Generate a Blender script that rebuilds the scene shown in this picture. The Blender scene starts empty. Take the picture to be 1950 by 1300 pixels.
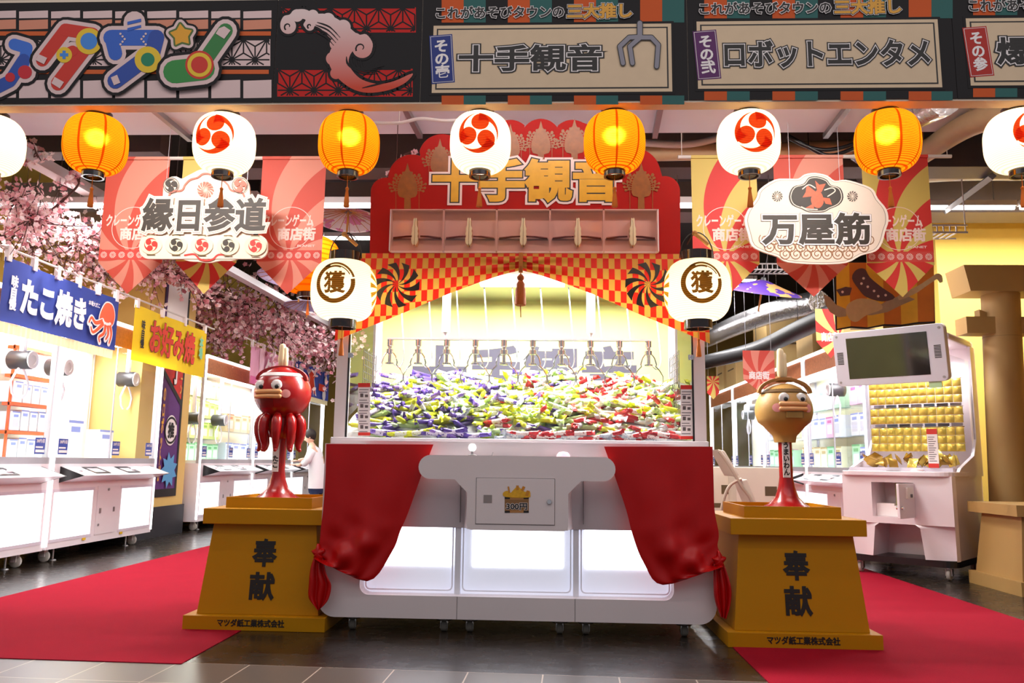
import bpy, bmesh, math, random
from mathutils import Vector, Matrix, noise
random.seed(7)
scene = bpy.context.scene
COL = scene.collection
pi = math.pi

# ------------------------------------------------------------------ camera
FOC = 1528.0; CAMZ = 1.0
PITCH, YAW, ROLL = math.radians(8.56), math.radians(2.4), math.radians(0.75)
cF = Vector((-math.sin(YAW)*math.cos(PITCH), math.cos(YAW)*math.cos(PITCH), math.sin(PITCH)))
r0 = Vector((math.cos(YAW), math.sin(YAW), 0)); u0 = r0.cross(cF)
cR = r0*math.cos(ROLL)+u0*math.sin(ROLL); cU = u0*math.cos(ROLL)-r0*math.sin(ROLL)
cam_d = bpy.data.cameras.new('camera'); cam = bpy.data.objects.new('camera', cam_d); COL.objects.link(cam)
cam_d.sensor_width = 36.0; cam_d.lens = FOC*36/1950; cam_d.clip_end = 200
M3 = Matrix((cR, cU, -cF)).transposed()
cam.matrix_world = Matrix.Translation((0, 0, CAMZ)) @ M3.to_4x4()
scene.camera = cam

def ray(px, py): return cF + cR*((px-975)/FOC) + cU*((650-py)/FOC)
def PY(px, py, y):            # photo point -> place in the upright plane at depth y
    d = ray(px, py); return Vector((0, 0, CAMZ)) + d*(y/d.y)
def PZ(px, py, z):            # ... on the level plane at height z
    d = ray(px, py); return Vector((0, 0, CAMZ)) + d*((z-CAMZ)/d.z)
def PX(px, py, x):            # ... on the side plane at x
    d = ray(px, py); return Vector((0, 0, CAMZ)) + d*(x/d.x)

# ------------------------------------------------------------------ light and exposure
vs = scene.view_settings
vs.view_transform = 'Standard'; vs.look = 'None'; vs.exposure = 0.0; vs.gamma = 1.0; vs.use_curve_mapping = False
cy = scene.cycles
cy.max_bounces = 10; cy.diffuse_bounces = 5; cy.glossy_bounces = 4; cy.transparent_max_bounces = 24; cy.transmission_bounces = 8
cy.sample_clamp_indirect = 6.0; cy.caustics_reflective = False; cy.caustics_refractive = False
w = bpy.data.worlds.new('world'); scene.world = w; w.use_nodes = True
w.node_tree.nodes['Background'].inputs[0].default_value = (0.95, 0.93, 1.0, 1); w.node_tree.nodes['Background'].inputs[1].default_value = WORLD = 0.30

def area(name, loc, size, power, col=(1, 1, 1), rot=(0, 0, 0), spread=pi):
    l = bpy.data.lights.new(name, 'AREA'); l.shape = 'RECTANGLE'; l.size, l.size_y = size; l.energy = power; l.color = col; l.spread = spread
    o = bpy.data.objects.new(name, l); COL.objects.link(o); o.location = loc; o.rotation_euler = rot
    return o
# mall lighting in front of the shop, then fill lights added for banners
area('mall_light', (0.0, 0.2, 4.6), (9, 3.0), 88, (1, .91, .90))
area('added_banner_light', (0.0, 2.3, 4.5), (8, .15), 30, (1, .93, .90), (math.radians(42), 0, 0))  # added strip that brightens the beam banners, no known fixture
for lx, pw_, rz_ in ((-2.75, 27, 0), (-.15, 6, 0), (1.9, 21, .12)): area('added_fill_light', (lx, 4.32, 3.48), (1.4, .12), pw_, (1, .93, .90), (math.radians(62), 0, rz_), math.radians(120))  # added fills that brighten the hanging banners, aisle signs and red board

# ------------------------------------------------------------------ helpers
def lin(c):
    if isinstance(c, str):
        c = [int(c[i:i+2], 16)/255 for i in (0, 2, 4)]
    return tuple((x/12.92 if x <= .04045 else ((x+.055)/1.055)**2.4) for x in c[:3])+(1.0,)
MATS = {}
def N(nt, t, **kw):
    n = nt.nodes.new(t)
    for k, v in kw.items():
        if k == 'op': n.operation = v
        else: setattr(n, k, v)
    return n
def math_(nt, op, a, b=None):
    n = N(nt, 'ShaderNodeMath', op=op)
    for i, v in enumerate((a, b)):
        if v is None: continue
        if hasattr(v, 'links') or hasattr(v, 'is_output'): nt.links.new(v, n.inputs[i])
        else: n.inputs[i].default_value = v
    return n.outputs[0]
def mat(name, col='ffffff', rough=.5, metal=0., emit=0., ecol=None, var=.06, vscale=8., bump=0., bscale=60., alpha=1., coat=0., trans=0., spec=.5, sheen=0.):
    if name in MATS: return MATS[name]
    m = bpy.data.materials.new(name); m.use_nodes = True; nt = m.node_tree; b = nt.nodes['Principled BSDF']
    b.inputs['Roughness'].default_value = rough; b.inputs['Metallic'].default_value = metal
    b.inputs['Specular IOR Level'].default_value = spec; b.inputs['Coat Weight'].default_value = coat
    b.inputs['Alpha'].default_value = alpha; b.inputs['Sheen Weight'].default_value = sheen
    c = lin(col)
    tc = N(nt, 'ShaderNodeTexCoord')
    if var:
        nz = N(nt, 'ShaderNodeTexNoise'); nz.inputs['Scale'].default_value = vscale; nz.inputs['Detail'].default_value = 4
        nt.links.new(tc.outputs['Object'], nz.inputs['Vector'])
        mx = N(nt, 'ShaderNodeMix', data_type='RGBA'); nt.links.new(nz.outputs[0], mx.inputs[0])
        mx.inputs[6].default_value = tuple(x*(1-var) for x in c[:3])+(1,); mx.inputs[7].default_value = tuple(min(1, x*(1+var)) for x in c[:3])+(1,)
        nt.links.new(mx.outputs[2], b.inputs['Base Color'])
    else: b.inputs['Base Color'].default_value = c
    if bump:
        n2 = N(nt, 'ShaderNodeTexNoise'); n2.inputs['Scale'].default_value = bscale; n2.inputs['Detail'].default_value = 3
        nt.links.new(tc.outputs['Object'], n2.inputs['Vector'])
        bp = N(nt, 'ShaderNodeBump'); bp.inputs['Strength'].default_value = bump; bp.inputs['Distance'].default_value = .01
        nt.links.new(n2.outputs[0], bp.inputs['Height']); nt.links.new(bp.outputs[0], b.inputs['Normal'])
    if emit:
        b.inputs['Emission Color'].default_value = lin(ecol or col); b.inputs['Emission Strength'].default_value = emit
    if trans:   # cloth / paper that lets light through
        tr = N(nt, 'ShaderNodeBsdfTranslucent'); tr.inputs[0].default_value = c
        ms = N(nt, 'ShaderNodeMixShader'); ms.inputs[0].default_value = trans
        nt.links.new(b.outputs[0], ms.inputs[1]); nt.links.new(tr.outputs[0], ms.inputs[2]); nt.links.new(ms.outputs[0], nt.nodes['Material Output'].inputs[0])
    MATS[name] = m
    return m
def glass(name, col='ffffff', refl=1.0, tint=1.0):
    if name in MATS: return MATS[name]
    m = bpy.data.materials.new(name); m.use_nodes = True; nt = m.node_tree; nt.nodes.remove(nt.nodes['Principled BSDF'])
    t = N(nt, 'ShaderNodeBsdfTransparent'); c = lin(col); t.inputs[0].default_value = tuple(x*tint for x in c[:3])+(1,)
    g = N(nt, 'ShaderNodeBsdfGlossy'); g.inputs[1].default_value = .02
    lw = N(nt, 'ShaderNodeFresnel'); lw.inputs[0].default_value = 1.45
    ge = N(nt, 'ShaderNodeNewGeometry'); f = math_(nt, 'MULTIPLY', math_(nt, 'MULTIPLY', lw.outputs[0], refl), math_(nt, 'SUBTRACT', 1.0, ge.outputs['Backfacing']))
    ms = N(nt, 'ShaderNodeMixShader'); nt.links.new(f, ms.inputs[0]); nt.links.new(t.outputs[0], ms.inputs[1]); nt.links.new(g.outputs[0], ms.inputs[2])
    nt.links.new(ms.outputs[0], nt.nodes['Material Output'].inputs[0]); MATS[name] = m
    return m

class MB:
    "collects shapes into one mesh"
    def __init__(s): s.v = []; s.f = []; s.mi = []; s.uv = {}; s.cur = 0
    def add(s, vs, fs, mi=None):
        o = len(s.v); s.v += [Vector(p) for p in vs]
        for f in fs: s.f.append(tuple(i+o for i in f)); s.mi.append(s.cur if mi is None else mi)
        return s
    def box(s, x0, x1, y0, y1, z0, z1, mi=None):
        vs = [(x, y, z) for z in (z0, z1) for y in (y0, y1) for x in (x0, x1)]
        return s.add(vs, [(0, 2, 3, 1), (4, 5, 7, 6), (0, 1, 5, 4), (2, 6, 7, 3), (0, 4, 6, 2), (1, 3, 7, 5)], mi)
    def cbox(s, c, d, mi=None): return s.box(c[0]-d[0]/2, c[0]+d[0]/2, c[1]-d[1]/2, c[1]+d[1]/2, c[2]-d[2]/2, c[2]+d[2]/2, mi)
    def loft(s, rings, cap=True, closed=True, mi=None):
        n = len(rings[0]); vs = [p for r in rings for p in r]; fs = []
        for k in range(len(rings)-1):
            for i in range(n if closed else n-1):
                j = (i+1) % n; fs.append((k*n+i, k*n+j, (k+1)*n+j, (k+1)*n+i))
        if cap: fs += [tuple(range(n))[::-1], tuple((len(rings)-1)*n+i for i in range(n))]
        return s.add(vs, fs, mi)
    def lathe(s, prof, c=(0, 0, 0), n=24, axis='z', cap=True, mi=None):
        rings = []
        for r, h in prof:
            rg = []
            for i in range(n):
                a = 2*pi*i/n; x, y = r*math.cos(a), r*math.sin(a)
                p = (x, y, h) if axis == 'z' else ((x, h, y) if axis == 'y' else (h, x, y))
                rg.append((p[0]+c[0], p[1]+c[1], p[2]+c[2]))
            rings.append(rg)
        return s.loft(rings, cap, mi=mi)
    def cyl(s, a, b, r, n=12, r2=None, mi=None): return s.tube([a, b], [r, r if r2 is None else r2], n, mi=mi)
    def tube(s, pts, r, n=8, cap=True, mi=None):
        pts = [Vector(p) for p in pts]; rs = r if isinstance(r, (list, tuple)) else [r]*len(pts); rings = []
        t0 = (pts[1]-pts[0]).normalized(); up = Vector((0, 0, 1)) if abs(t0.z) < .9 else Vector((1, 0, 0)); nrm = t0.cross(up).normalized()
        for i, p in enumerate(pts):
            t = (pts[min(i+1, len(pts)-1)]-pts[max(i-1, 0)]).normalized()
            nrm = (nrm-t*nrm.dot(t)).normalized(); bi = t.cross(nrm)
            rings.append([p+(nrm*math.cos(2*pi*k/n)+bi*math.sin(2*pi*k/n))*rs[i] for k in range(n)])
        return s.loft(rings, cap, mi=mi)
    def ball(s, c, r, n=20, m=12, mi=None):
        rx, ry, rz = (r, r, r) if not isinstance(r, (list, tuple)) else r; rings = []
        for k in range(m+1):
            th = -pi/2+pi*k/m; q = max(math.cos(th), 1e-3)
            rings.append([(c[0]+rx*q*math.cos(2*pi*i/n), c[1]+ry*q*math.sin(2*pi*i/n), c[2]+rz*math.sin(th)) for i in range(n)])
        return s.loft(rings, mi=mi)
    def prism(s, poly, y0, y1, mi=None):      # poly of (x, z) in the upright plane, thickness along y
        n = len(poly); return s.loft([[(x, y0, z) for x, z in poly], [(x, y1, z) for x, z in poly]], mi=mi)
    def zprism(s, poly, z0, z1, mi=None):
        return s.loft([[(x, y, z0) for x, y in poly], [(x, y, z1) for x, y in poly]], mi=mi)
    def grid(s, fn, nu, nv, mi=None, uv=None):
        o = len(s.f); vs = [fn(i/nu, j/nv) for j in range(nv+1) for i in range(nu+1)]; W_ = nu+1; fs = []
        for j in range(nv):
            for i in range(nu):
                fs.append((j*W_+i, j*W_+i+1, (j+1)*W_+i+1, (j+1)*W_+i))
                if uv: s.uv[o+len(fs)-1] = [uv(a/nu, b/nv) for a, b in ((i, j), (i+1, j), (i+1, j+1), (i, j+1))]
        return s.add(vs, fs, mi)
    def xf(s, M, start=0):
        for i in range(start, len(s.v)): s.v[i] = M @ s.v[i]
        return s
    def mv(s, d, start=0):
        d = Vector(d)
        for i in range(start, len(s.v)): s.v[i] = s.v[i]+d
        return s
    def join(s, o, M=None, mi=None):
        return s.add([M @ p for p in o.v] if M else o.v, o.f, mi)

def mesh(name, mb, mats, smooth=False, bev=0., fix=True, ang=40, seg=2):
    me = bpy.data.meshes.new(name); me.from_pydata([tuple(p) for p in mb.v], [], mb.f)
    for m in (mats if isinstance(mats, (list, tuple)) else [mats]): me.materials.append(m)
    if any(mb.mi): me.polygons.foreach_set('material_index', mb.mi)
    if mb.uv:
        ul = me.uv_layers.new(name='UVMap')
        for pi_, uvs in mb.uv.items():
            for li, q in zip(me.polygons[pi_].loop_indices, uvs): ul.data[li].uv = q
    if fix or bev:
        bm = bmesh.new(); bm.from_mesh(me)
        if fix: bmesh.ops.recalc_face_normals(bm, faces=bm.faces)
        if bev:
            es = [e for e in bm.edges if len(e.link_faces) == 2 and e.calc_face_angle(0) > .6]
            bmesh.ops.bevel(bm, geom=es, offset=bev, segments=seg, affect='EDGES', profile=.5, clamp_overlap=True)
        bm.to_mesh(me); bm.free()
    if smooth:
        me.polygons.foreach_set('use_smooth', [True]*len(me.polygons))
        me.set_sharp_from_angle(angle=math.radians(ang))
    me.update(); return me
def obj(name, mb, mats, parent=None, world=True, smooth=False, bev=0., fix=True, ang=40, seg=2, stuff=False, label=None):
    me = mb if isinstance(mb, bpy.types.Mesh) else mesh(name, mb, mats, smooth, bev, fix, ang, seg)
    o = bpy.data.objects.new(name, me); COL.objects.link(o)
    if parent:
        o.parent = parent
        if world:                       # mesh was written in world metres: bring it into the parent's frame
            p, M = parent, Matrix.Identity(4)
            while p: M = Matrix.LocRotScale(p.location, p.rotation_euler, None) @ M; p = p.parent
            o.data.transform(M.inverted())
    if stuff: o['kind'] = 'stuff'
    if label: o['label'] = label
    return o
def tag(o, label, cat, group=None, kind=None):
    if label: o['label'] = label
    if cat: o['category'] = cat
    if group: o['group'] = group
    if kind: o['kind'] = kind
    return o
def thing(name, label, cat, loc=(0, 0, 0), rz=0., group=None):
    o = bpy.data.objects.new(name, None); COL.objects.link(o); o.empty_display_size = .1
    o.location = loc; o.rotation_euler = (0, 0, rz); return tag(o, label, cat, group)
def struct(name, mb, m, **k):
    o = obj(name, mb, m, **k); o['kind'] = 'structure'; return o
def dup(root, loc=None, rz=None, label=None, group=None, rot=None):
    r = root.copy(); COL.objects.link(r)
    if loc is not None: r.location = loc
    if rz is not None: r.rotation_euler = (0, 0, rz)
    if rot is not None: r.rotation_euler = rot
    if label: r['label'] = label
    if group: r['group'] = group
    for ch in list(root.children):
        c = ch.copy(); COL.objects.link(c); c.parent = r
        for g in list(ch.children):
            d = g.copy(); COL.objects.link(d); d.parent = c
    return r

# flat figures: lists of polygons in 2-D, put on a sign as a thin printed layer
def text2d(s, w=None, h=None, bold=0., res=3, vertical=False, keep=False, gap=1.0):
    "lettering as (verts2d, faces), centred on 0, fitted into w x h"
    cu = bpy.data.curves.new('lettering', 'FONT'); cu.body = '\n'.join(s) if vertical else s
    cu.align_x = 'CENTER'; cu.align_y = 'CENTER'; cu.resolution_u = res; cu.bevel_depth = bold; cu.bevel_resolution = 1; cu.space_line = .95*gap; cu.space_character = gap if not vertical else 1
    o = bpy.data.objects.new('lettering', cu); me = o.to_mesh()
    V = [(v.co.x, v.co.y, v.co.z/bold if bold else 1.) for v in me.vertices]; Fc = [tuple(p.vertices) for p in me.polygons]; Zs = [v.co.z for v in me.vertices]
    o.to_mesh_clear(); bpy.data.objects.remove(o); bpy.data.curves.remove(cu)
    if bold: # keep the front half
        Fc = [f for f in Fc if min(Zs[i] for i in f) > -1e-4]
    return V, Fc
def bbox(V):
    xs = [p[0] for p in V]; ys = [p[1] for p in V]; return min(xs), max(xs), min(ys), max(ys)
def fit(V, ref, w, h):
    x0, x1, y0, y1 = ref; sx = w/(x1-x0); sy = h/(y1-y0); cx, cy_ = (x0+x1)/2, (y0+y1)/2
    return [((x-cx)*sx, (y-cy_)*sy, z) for x, y, z in V]
def text_layers(s, w, h, bolds, vertical=False, res=3, gap=1.0):
    "several grown copies of the same lettering; the first bold value is the letter itself and fits w x h"
    out = []; ref = None
    for b in bolds:
        V, Fc = text2d(s, bold=b, vertical=vertical, res=res, gap=gap)
        if ref is None: ref = bbox(V)
        out.append((fit(V, ref, w, h), Fc))
    return out
def layer_of(V, Fc):       # a hair of relief so that overlapping pieces of one print never share a plane
    if V and len(V[0]) == 3: return [p[2]*.00022 for p in V]
    d = [0.]*len(V)
    for k, f in enumerate(Fc):
        for i in f: d[i] = (k % 40)*.000006
    return d
def flat(V, Fc, fn, nrm=(0, -1, 0)):
    "2-D figure -> MB through fn(x, y) -> 3-D point"
    nv = Vector(nrm); return MB().add([Vector(fn(p[0], p[1]))+nv*q for p, q in zip(V, layer_of(V, Fc))], Fc)
def conform(V, Fc, fn0, maxlen):
    bm = bmesh.new(); vs = [bm.verts.new((p[0], p[1], q)) for p, q in zip(V, layer_of(V, Fc))]
    def fn(x, y, q):
        p = Vector(fn0(x, y)); n = Vector((p.x, p.y, 0)) if abs(p.x) < .5 and p.y > -.5 and p.y < 1 else Vector((0, -1, 0)); return p+n.normalized()*q
    for f in Fc:
        try: bm.faces.new([vs[i] for i in f])
        except ValueError: pass
    bmesh.ops.triangulate(bm, faces=bm.faces)
    for _ in range(5):
        es = [e for e in bm.edges if e.calc_length() > maxlen]
        if not es: break
        bmesh.ops.subdivide_edges(bm, edges=es, cuts=1); bmesh.ops.triangulate(bm, faces=bm.faces)
    bm.verts.index_update()
    mb = MB().add([fn(v.co.x, v.co.y, v.co.z) for v in bm.verts], [tuple(v.index for v in f.verts) for f in bm.faces]); bm.free(); return mb
class F2:
    "2-D figure builder"
    def __init__(s): s.v = []; s.f = []
    def poly(s, pts): o = len(s.v); s.v += [tuple(p) for p in pts]; s.f.append(tuple(range(o, o+len(pts)))); return s
    def circ(s, c, r, n=28, ry=None): return s.poly([(c[0]+r*math.cos(2*pi*i/n), c[1]+(ry or r)*math.sin(2*pi*i/n)) for i in range(n)])
    def ring(s, c, r, r2, n=36, a0=0, a1=2*pi):
        for i in range(n):
            a, b = a0+(a1-a0)*i/n, a0+(a1-a0)*(i+1)/n
            s.poly([(c[0]+q*math.cos(t), c[1]+q*math.sin(t)) for q, t in ((r, a), (r2, a), (r2, b), (r, b))])
        return s
    def rect(s, x0, x1, y0, y1): return s.poly([(x0, y0), (x1, y0), (x1, y1), (x0, y1)])
    def line(s, a, b, wd):
        dx, dy = b[0]-a[0], b[1]-a[1]; l = math.hypot(dx, dy) or 1; nx, ny = -dy/l*wd/2, dx/l*wd/2
        return s.poly([(a[0]+nx, a[1]+ny), (a[0]-nx, a[1]-ny), (b[0]-nx, b[1]-ny), (b[0]+nx, b[1]+ny)])
    def stroke(s, pts, wd, caps=True):
        for i in range(len(pts)-1): s.line(pts[i], pts[i+1], wd)
        for p in (pts if caps else pts[1:-1]): s.circ(p, wd/2, 14)
        return s
    def taper(s, pts, ws):
        L, R_ = [], []
        for i, p in enumerate(pts):
            a, b = pts[max(i-1, 0)], pts[min(i+1, len(pts)-1)]; dx, dy = b[0]-a[0], b[1]-a[1]; l = math.hypot(dx, dy) or 1
            L.append((p[0]-dy/l*ws[i]/2, p[1]+dx/l*ws[i]/2)); R_.append((p[0]+dy/l*ws[i]/2, p[1]-dx/l*ws[i]/2))
        for i in range(len(pts)-1): s.poly([L[i], R_[i], R_[i+1], L[i+1]])
        return s
def smooth2(pts, n=6, closed=False):
    out = []; m = len(pts)
    g = (lambda i: pts[i % m]) if closed else (lambda i: pts[max(0, min(m-1, i))])
    for i in range(m if closed else m-1):
        p0, p1, p2, p3 = g(i-1), g(i), g(i+1), g(i+2)
        for k in range(n):
            t = k/n; out.append(tuple(.5*((2*b)+(c-a)*t+(2*a-5*b+4*c-d)*t*t+(-a+3*b-3*c+d)*t**3) for a, b, c, d in zip(p0, p1, p2, p3)))
    if not closed: out.append(tuple(pts[-1]))
    return out
def tomoe(c=(0, 0), R=1., turn=0., mirror=1, head=.43, tail=1.95):
    "three-comma crest"
    f = F2()
    for k in range(3):
        a0 = turn+k*2*pi/3; hc = (.52*R*math.cos(a0), .52*R*math.sin(a0))
        f.circ((c[0]+mirror*hc[0], c[1]+hc[1]), head*R, 26)
        O, I = [], []
        for i in range(17):
            t = i/16; a = a0-.15+tail*t
            O.append((c[0]+mirror*R*math.cos(a)*.985, c[1]+R*math.sin(a)*.985)); ri = R*(.42+.565*t**.62)
            I.append((c[0]+mirror*ri*math.cos(a), c[1]+ri*math.sin(a)))
        for i in range(16): f.poly([O[i], O[i+1], I[i+1], I[i]])
    return f
def pinwheel(c, R, n=10, w=.5, swirl=.9, inner=.06, turn=0.):
    f = F2()
    for k in range(n):
        a0 = turn+2*pi*k/n; A, B = [], []
        for i in range(9):
            t = inner+(1-inner)*i/8; a = a0+swirl*(t-.2); hw = pi/n*w*(.35+.65*t)
            A.append((c[0]+R*t*math.cos(a-hw), c[1]+R*t*math.sin(a-hw))); B.append((c[0]+R*t*math.cos(a+hw), c[1]+R*t*math.sin(a+hw)))
        for i in range(8): f.poly([A[i], A[i+1], B[i+1], B[i]])
    return f
def rrect(x0, x1, z0, z1, r, n=6, corners=(1, 1, 1, 1)):
    out = []
    for (cx, cz, a0), on in zip(((x1-r, z1-r, 0), (x0+r, z1-r, pi/2), (x0+r, z0+r, pi), (x1-r, z0+r, 1.5*pi)), corners):
        if on: out += [(cx+r*math.cos(a0+pi/2*i/n), cz+r*math.sin(a0+pi/2*i/n)) for i in range(n+1)]
        else: out.append((cx+(r if a0 in (0, 1.5*pi) else -r), cz+(r if a0 in (0, pi/2) else -r)))
    return out
class Board:
    "an upright printed board facing the camera side: px() draws photo-measured figures on its face"
    def __init__(s, y, parent=None): s.y = y; s.k = 0; s.parent = parent
    def put(s, name, fig, m, px=True, label=None, step=.0005):
        V, Fc = (fig.v, fig.f) if isinstance(fig, F2) else fig; s.k += 1; yy = s.y-step*s.k
        fn = (lambda x, y: PY(x, y, s.y)-Vector((0, step*s.k, 0))) if px else (lambda x, z: Vector((x, yy, z)))
        return obj(name, flat(V, Fc, fn), m, s.parent, label=label, fix=False)
    def text(s, name, txt, cx, cz, w, h, layers, vertical=False, rot=0., gap=1.0, res=3):
        "layers: [(bold, material, part name)] from the letter outwards; drawn outermost first"
        L = text_layers(txt, w, h, [b for b, *_ in layers], vertical, res, gap); c, sn = math.cos(rot), math.sin(rot)
        for (V, Fc), (b, m, nm) in reversed(list(zip(L, layers))):
            s.put(nm, ([(cx+p[0]*c-p[1]*sn, cz+p[0]*sn+p[1]*c, p[2]) for p in V], Fc), m, px=False)

# common materials
black = mat('black_plastic', '141214', .35)
white = mat('white_plastic', 'e9dfe0', .35, var=.03)
offwhite = mat('warm_white_print', 'efe2d8', .6, var=.03)
chrome = mat('chrome', 'd8d8da', .15, 1.0, var=.02)
steel = mat('steel', 'a8a6a8', .4, .8)
ink = mat('black_ink', '17120f', .55, var=.03)
whiteink = mat('white_ink', 'eee6e4', .6, var=.02)
redink = mat('red_ink', 'c8281c', .55, var=.04)
brassg = mat('gold_paint', 'c8902c', .4, .3)
clear = glass('clear_glass')
# ------------------------------------------------------------------ materials of the setting
def floor_mat():
    m = bpy.data.materials.new('dark polished floor'); m.use_nodes = True; nt = m.node_tree; b = nt.nodes['Principled BSDF']
    tc = N(nt, 'ShaderNodeTexCoord'); mp = N(nt, 'ShaderNodeMapping'); nt.links.new(tc.outputs['Object'], mp.inputs[0])
    nz = N(nt, 'ShaderNodeTexNoise'); nz.inputs['Scale'].default_value = 2.2; nz.inputs['Detail'].default_value = 6; nt.links.new(mp.outputs[0], nz.inputs['Vector'])
    cr = N(nt, 'ShaderNodeValToRGB'); cr.color_ramp.elements[0].position = .3; cr.color_ramp.elements[1].position = .75
    cr.color_ramp.elements[0].color = lin('1b1512'); cr.color_ramp.elements[1].color = lin('33291f'); nt.links.new(nz.outputs[0], cr.inputs[0])
    nt.links.new(cr.outputs[0], b.inputs['Base Color'])
    n3 = N(nt, 'ShaderNodeTexNoise'); n3.inputs['Scale'].default_value = 9; n3.inputs['Detail'].default_value = 5; nt.links.new(mp.outputs[0], n3.inputs['Vector'])
    mr = N(nt, 'ShaderNodeMapRange'); mr.inputs[3].default_value = .16; mr.inputs[4].default_value = .36; nt.links.new(n3.outputs[0], mr.inputs[0]); nt.links.new(mr.outputs[0], b.inputs['Roughness'])
    n2 = N(nt, 'ShaderNodeTexNoise'); n2.inputs['Scale'].default_value = 14; n2.inputs['Detail'].default_value = 2; nt.links.new(mp.outputs[0], n2.inputs['Vector'])
    bp = N(nt, 'ShaderNodeBump'); bp.inputs['Strength'].default_value = .08; bp.inputs['Distance'].default_value = .02; nt.links.new(n2.outputs[0], bp.inputs['Height']); nt.links.new(bp.outputs[0], b.inputs['Normal'])
    return m
def tile_mat():
    m = bpy.data.materials.new('mall floor tiles'); m.use_nodes = True; nt = m.node_tree; b = nt.nodes['Principled BSDF']
    tc = N(nt, 'ShaderNodeTexCoord'); bk = N(nt, 'ShaderNodeTexBrick'); bk.offset = 0.0; nt.links.new(tc.outputs['Object'], bk.inputs['Vector'])
    bk.inputs['Scale'].default_value = 1.0; bk.inputs['Mortar Size'].default_value = .0035; bk.inputs['Brick Width'].default_value = .36; bk.inputs['Row Height'].default_value = .36
    bk.inputs['Color1'].default_value = lin('463d39'); bk.inputs['Color2'].default_value = lin('50463f'); bk.inputs['Mortar'].default_value = lin('a08d80')
    nt.links.new(bk.outputs[0], b.inputs['Base Color']); b.inputs['Roughness'].default_value = .3
    return m
fl = MB(); fl.grid(lambda u, v: (-9+18*u, 4.03-.0367*(-9+18*u)+ (17-0)*v, 0), 2, 2)
struct('floor', fl, floor_mat(), fix=False)
ft = MB(); ft.grid(lambda u, v: (-10+20*u, -4.68+4.68*v, 0), 1, 1)
o = struct('floor', ft, tile_mat(), fix=False); o.location = (0, 4.03, 0); o.rotation_euler = (0, 0, -.0367)
carp = mat('red carpet', '960e26', .95, var=.10, vscale=5, bump=.35, bscale=260, spec=.1)
def carpet(nm, poly, label):
    o = obj(nm, MB().zprism(poly, 0.0, .004), carp); tag(o, label, 'carpet')
carpet('carpet', [(-3.863, 4.115), (-1.775, 4.06), (-1.765, 14.5), (-3.863, 14.5)], 'red carpet runner left of the big white claw machine, under the octopus pedestal')
carpet('carpet', [(1.05, 3.75), (3.2, 3.75), (3.17, 14.5), (1.05, 14.5)], 'red carpet runner right of the big white claw machine, under the brown mascot pedestal')

tan = mat('tan wall paint', 'd9b56a', .7, var=.04, bump=.05)
yel = mat('yellow wall paint', 'e6c75c', .7, var=.05, bump=.05)
dkbase = mat('dark baseboard', '2c2c33', .5)
void = mat('black exposed ceiling', '121113', .8)
duct = mat('pale ceiling board', 'e2e2ec', .45, 0, var=.10, vscale=1.5, bump=.06, bscale=3)
grey = mat('grey ceiling beam', '5a5354', .6, var=.1)
struct('ceiling', MB().box(-9, 9, 4.6, 20.5, 4.55, 4.6), void)
struct('wall_back', MB().box(-9, 9, 20.2, 20.4, 0, 4.6), mat('back wall paint', '8a7230', .8, var=.1))
struct('wall_left', MB().box(-6.3, -6.2, 4.1, 20.2, 0, 4.6), yel)
struct('wall_right', MB().box(6.4, 6.5, 4.1, 20.2, 0, 4.6), mat('ochre wall paint', 'b98a34', .75, var=.08))
struct('wall_right', MB().box(4.55, 6.4, 9.3, 9.5, .35, 4.0), mat('bright yellow wall paint', 'e2c35a', .7, var=.05))
struct('baseboard_right', MB().box(4.53, 6.4, 9.27, 9.5, 0, .35), mat('black baseboard', '16151a', .5))
# shop-front beam with the fascia above it
struct('trim_1', MB().box(-9, 9, 4.0, 4.09, 2.875, 3.5).box(-9, 9, 4.10, 4.16, 2.93, 2.96).box(-9, 9, 4.09, 4.12, 2.93, 2.96), mat('cream painted beam', 'e8d6c0', .5, var=.03))
struct('wall_front', MB().box(-9, 9, 3.99, 4.2, 3.5, 5.2), mat('mauve grey wall', 'a79ba2', .7, var=.04))
# inner soffit boards behind the beam and the deeper beams
struct('trim_2', MB().box(-9, 9, 4.2, 6.0, 3.56, 3.62), duct)
struct('trim_3', MB().box(-9, -3.4, 6.6, 6.8, 3.66, 4.3).box(-3.2, 9, 6.9, 7.2, 3.62, 4.2), grey)
struct('trim_4', MB().box(-9, 9, 8.6, 9.0, 3.75, 4.1), mat('brown grey beam', '6d6462', .6, var=.1))

# ------------------------------------------------------------------ printed fabric banners along the beam
YB = 3.996
def strip_sheet(nm, px0, px1, label):
    x0, x1 = PY(px0, 100, YB).x, PY(px1, 100, YB).x
    t = thing(nm, label, 'banner', ((x0+x1)/2, YB, 2.885)); b = MB(); b.box(x0, x1, YB-.003, YB+.003, 2.885, 3.475)
    return t, Board(YB-.003, t), b, x0, x1
blackcloth = mat('black banner cloth', '171315', .8, var=.06)
cream = mat('cream banner paper print', 'd9c0a0', .8, var=.06, vscale=14)
orangecloth = mat('orange banner cloth', 'c9551f', .8)
tealcloth = mat('teal banner cloth', '2f625e', .8)
redcloth = mat('red banner cloth', 'c41c17', .8)
pinkw = mat('pale pink banner print', 'e3c6c3', .8, var=.04)
salm = mat('salmon banner print', 'd98f74', .8, var=.04)
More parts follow.
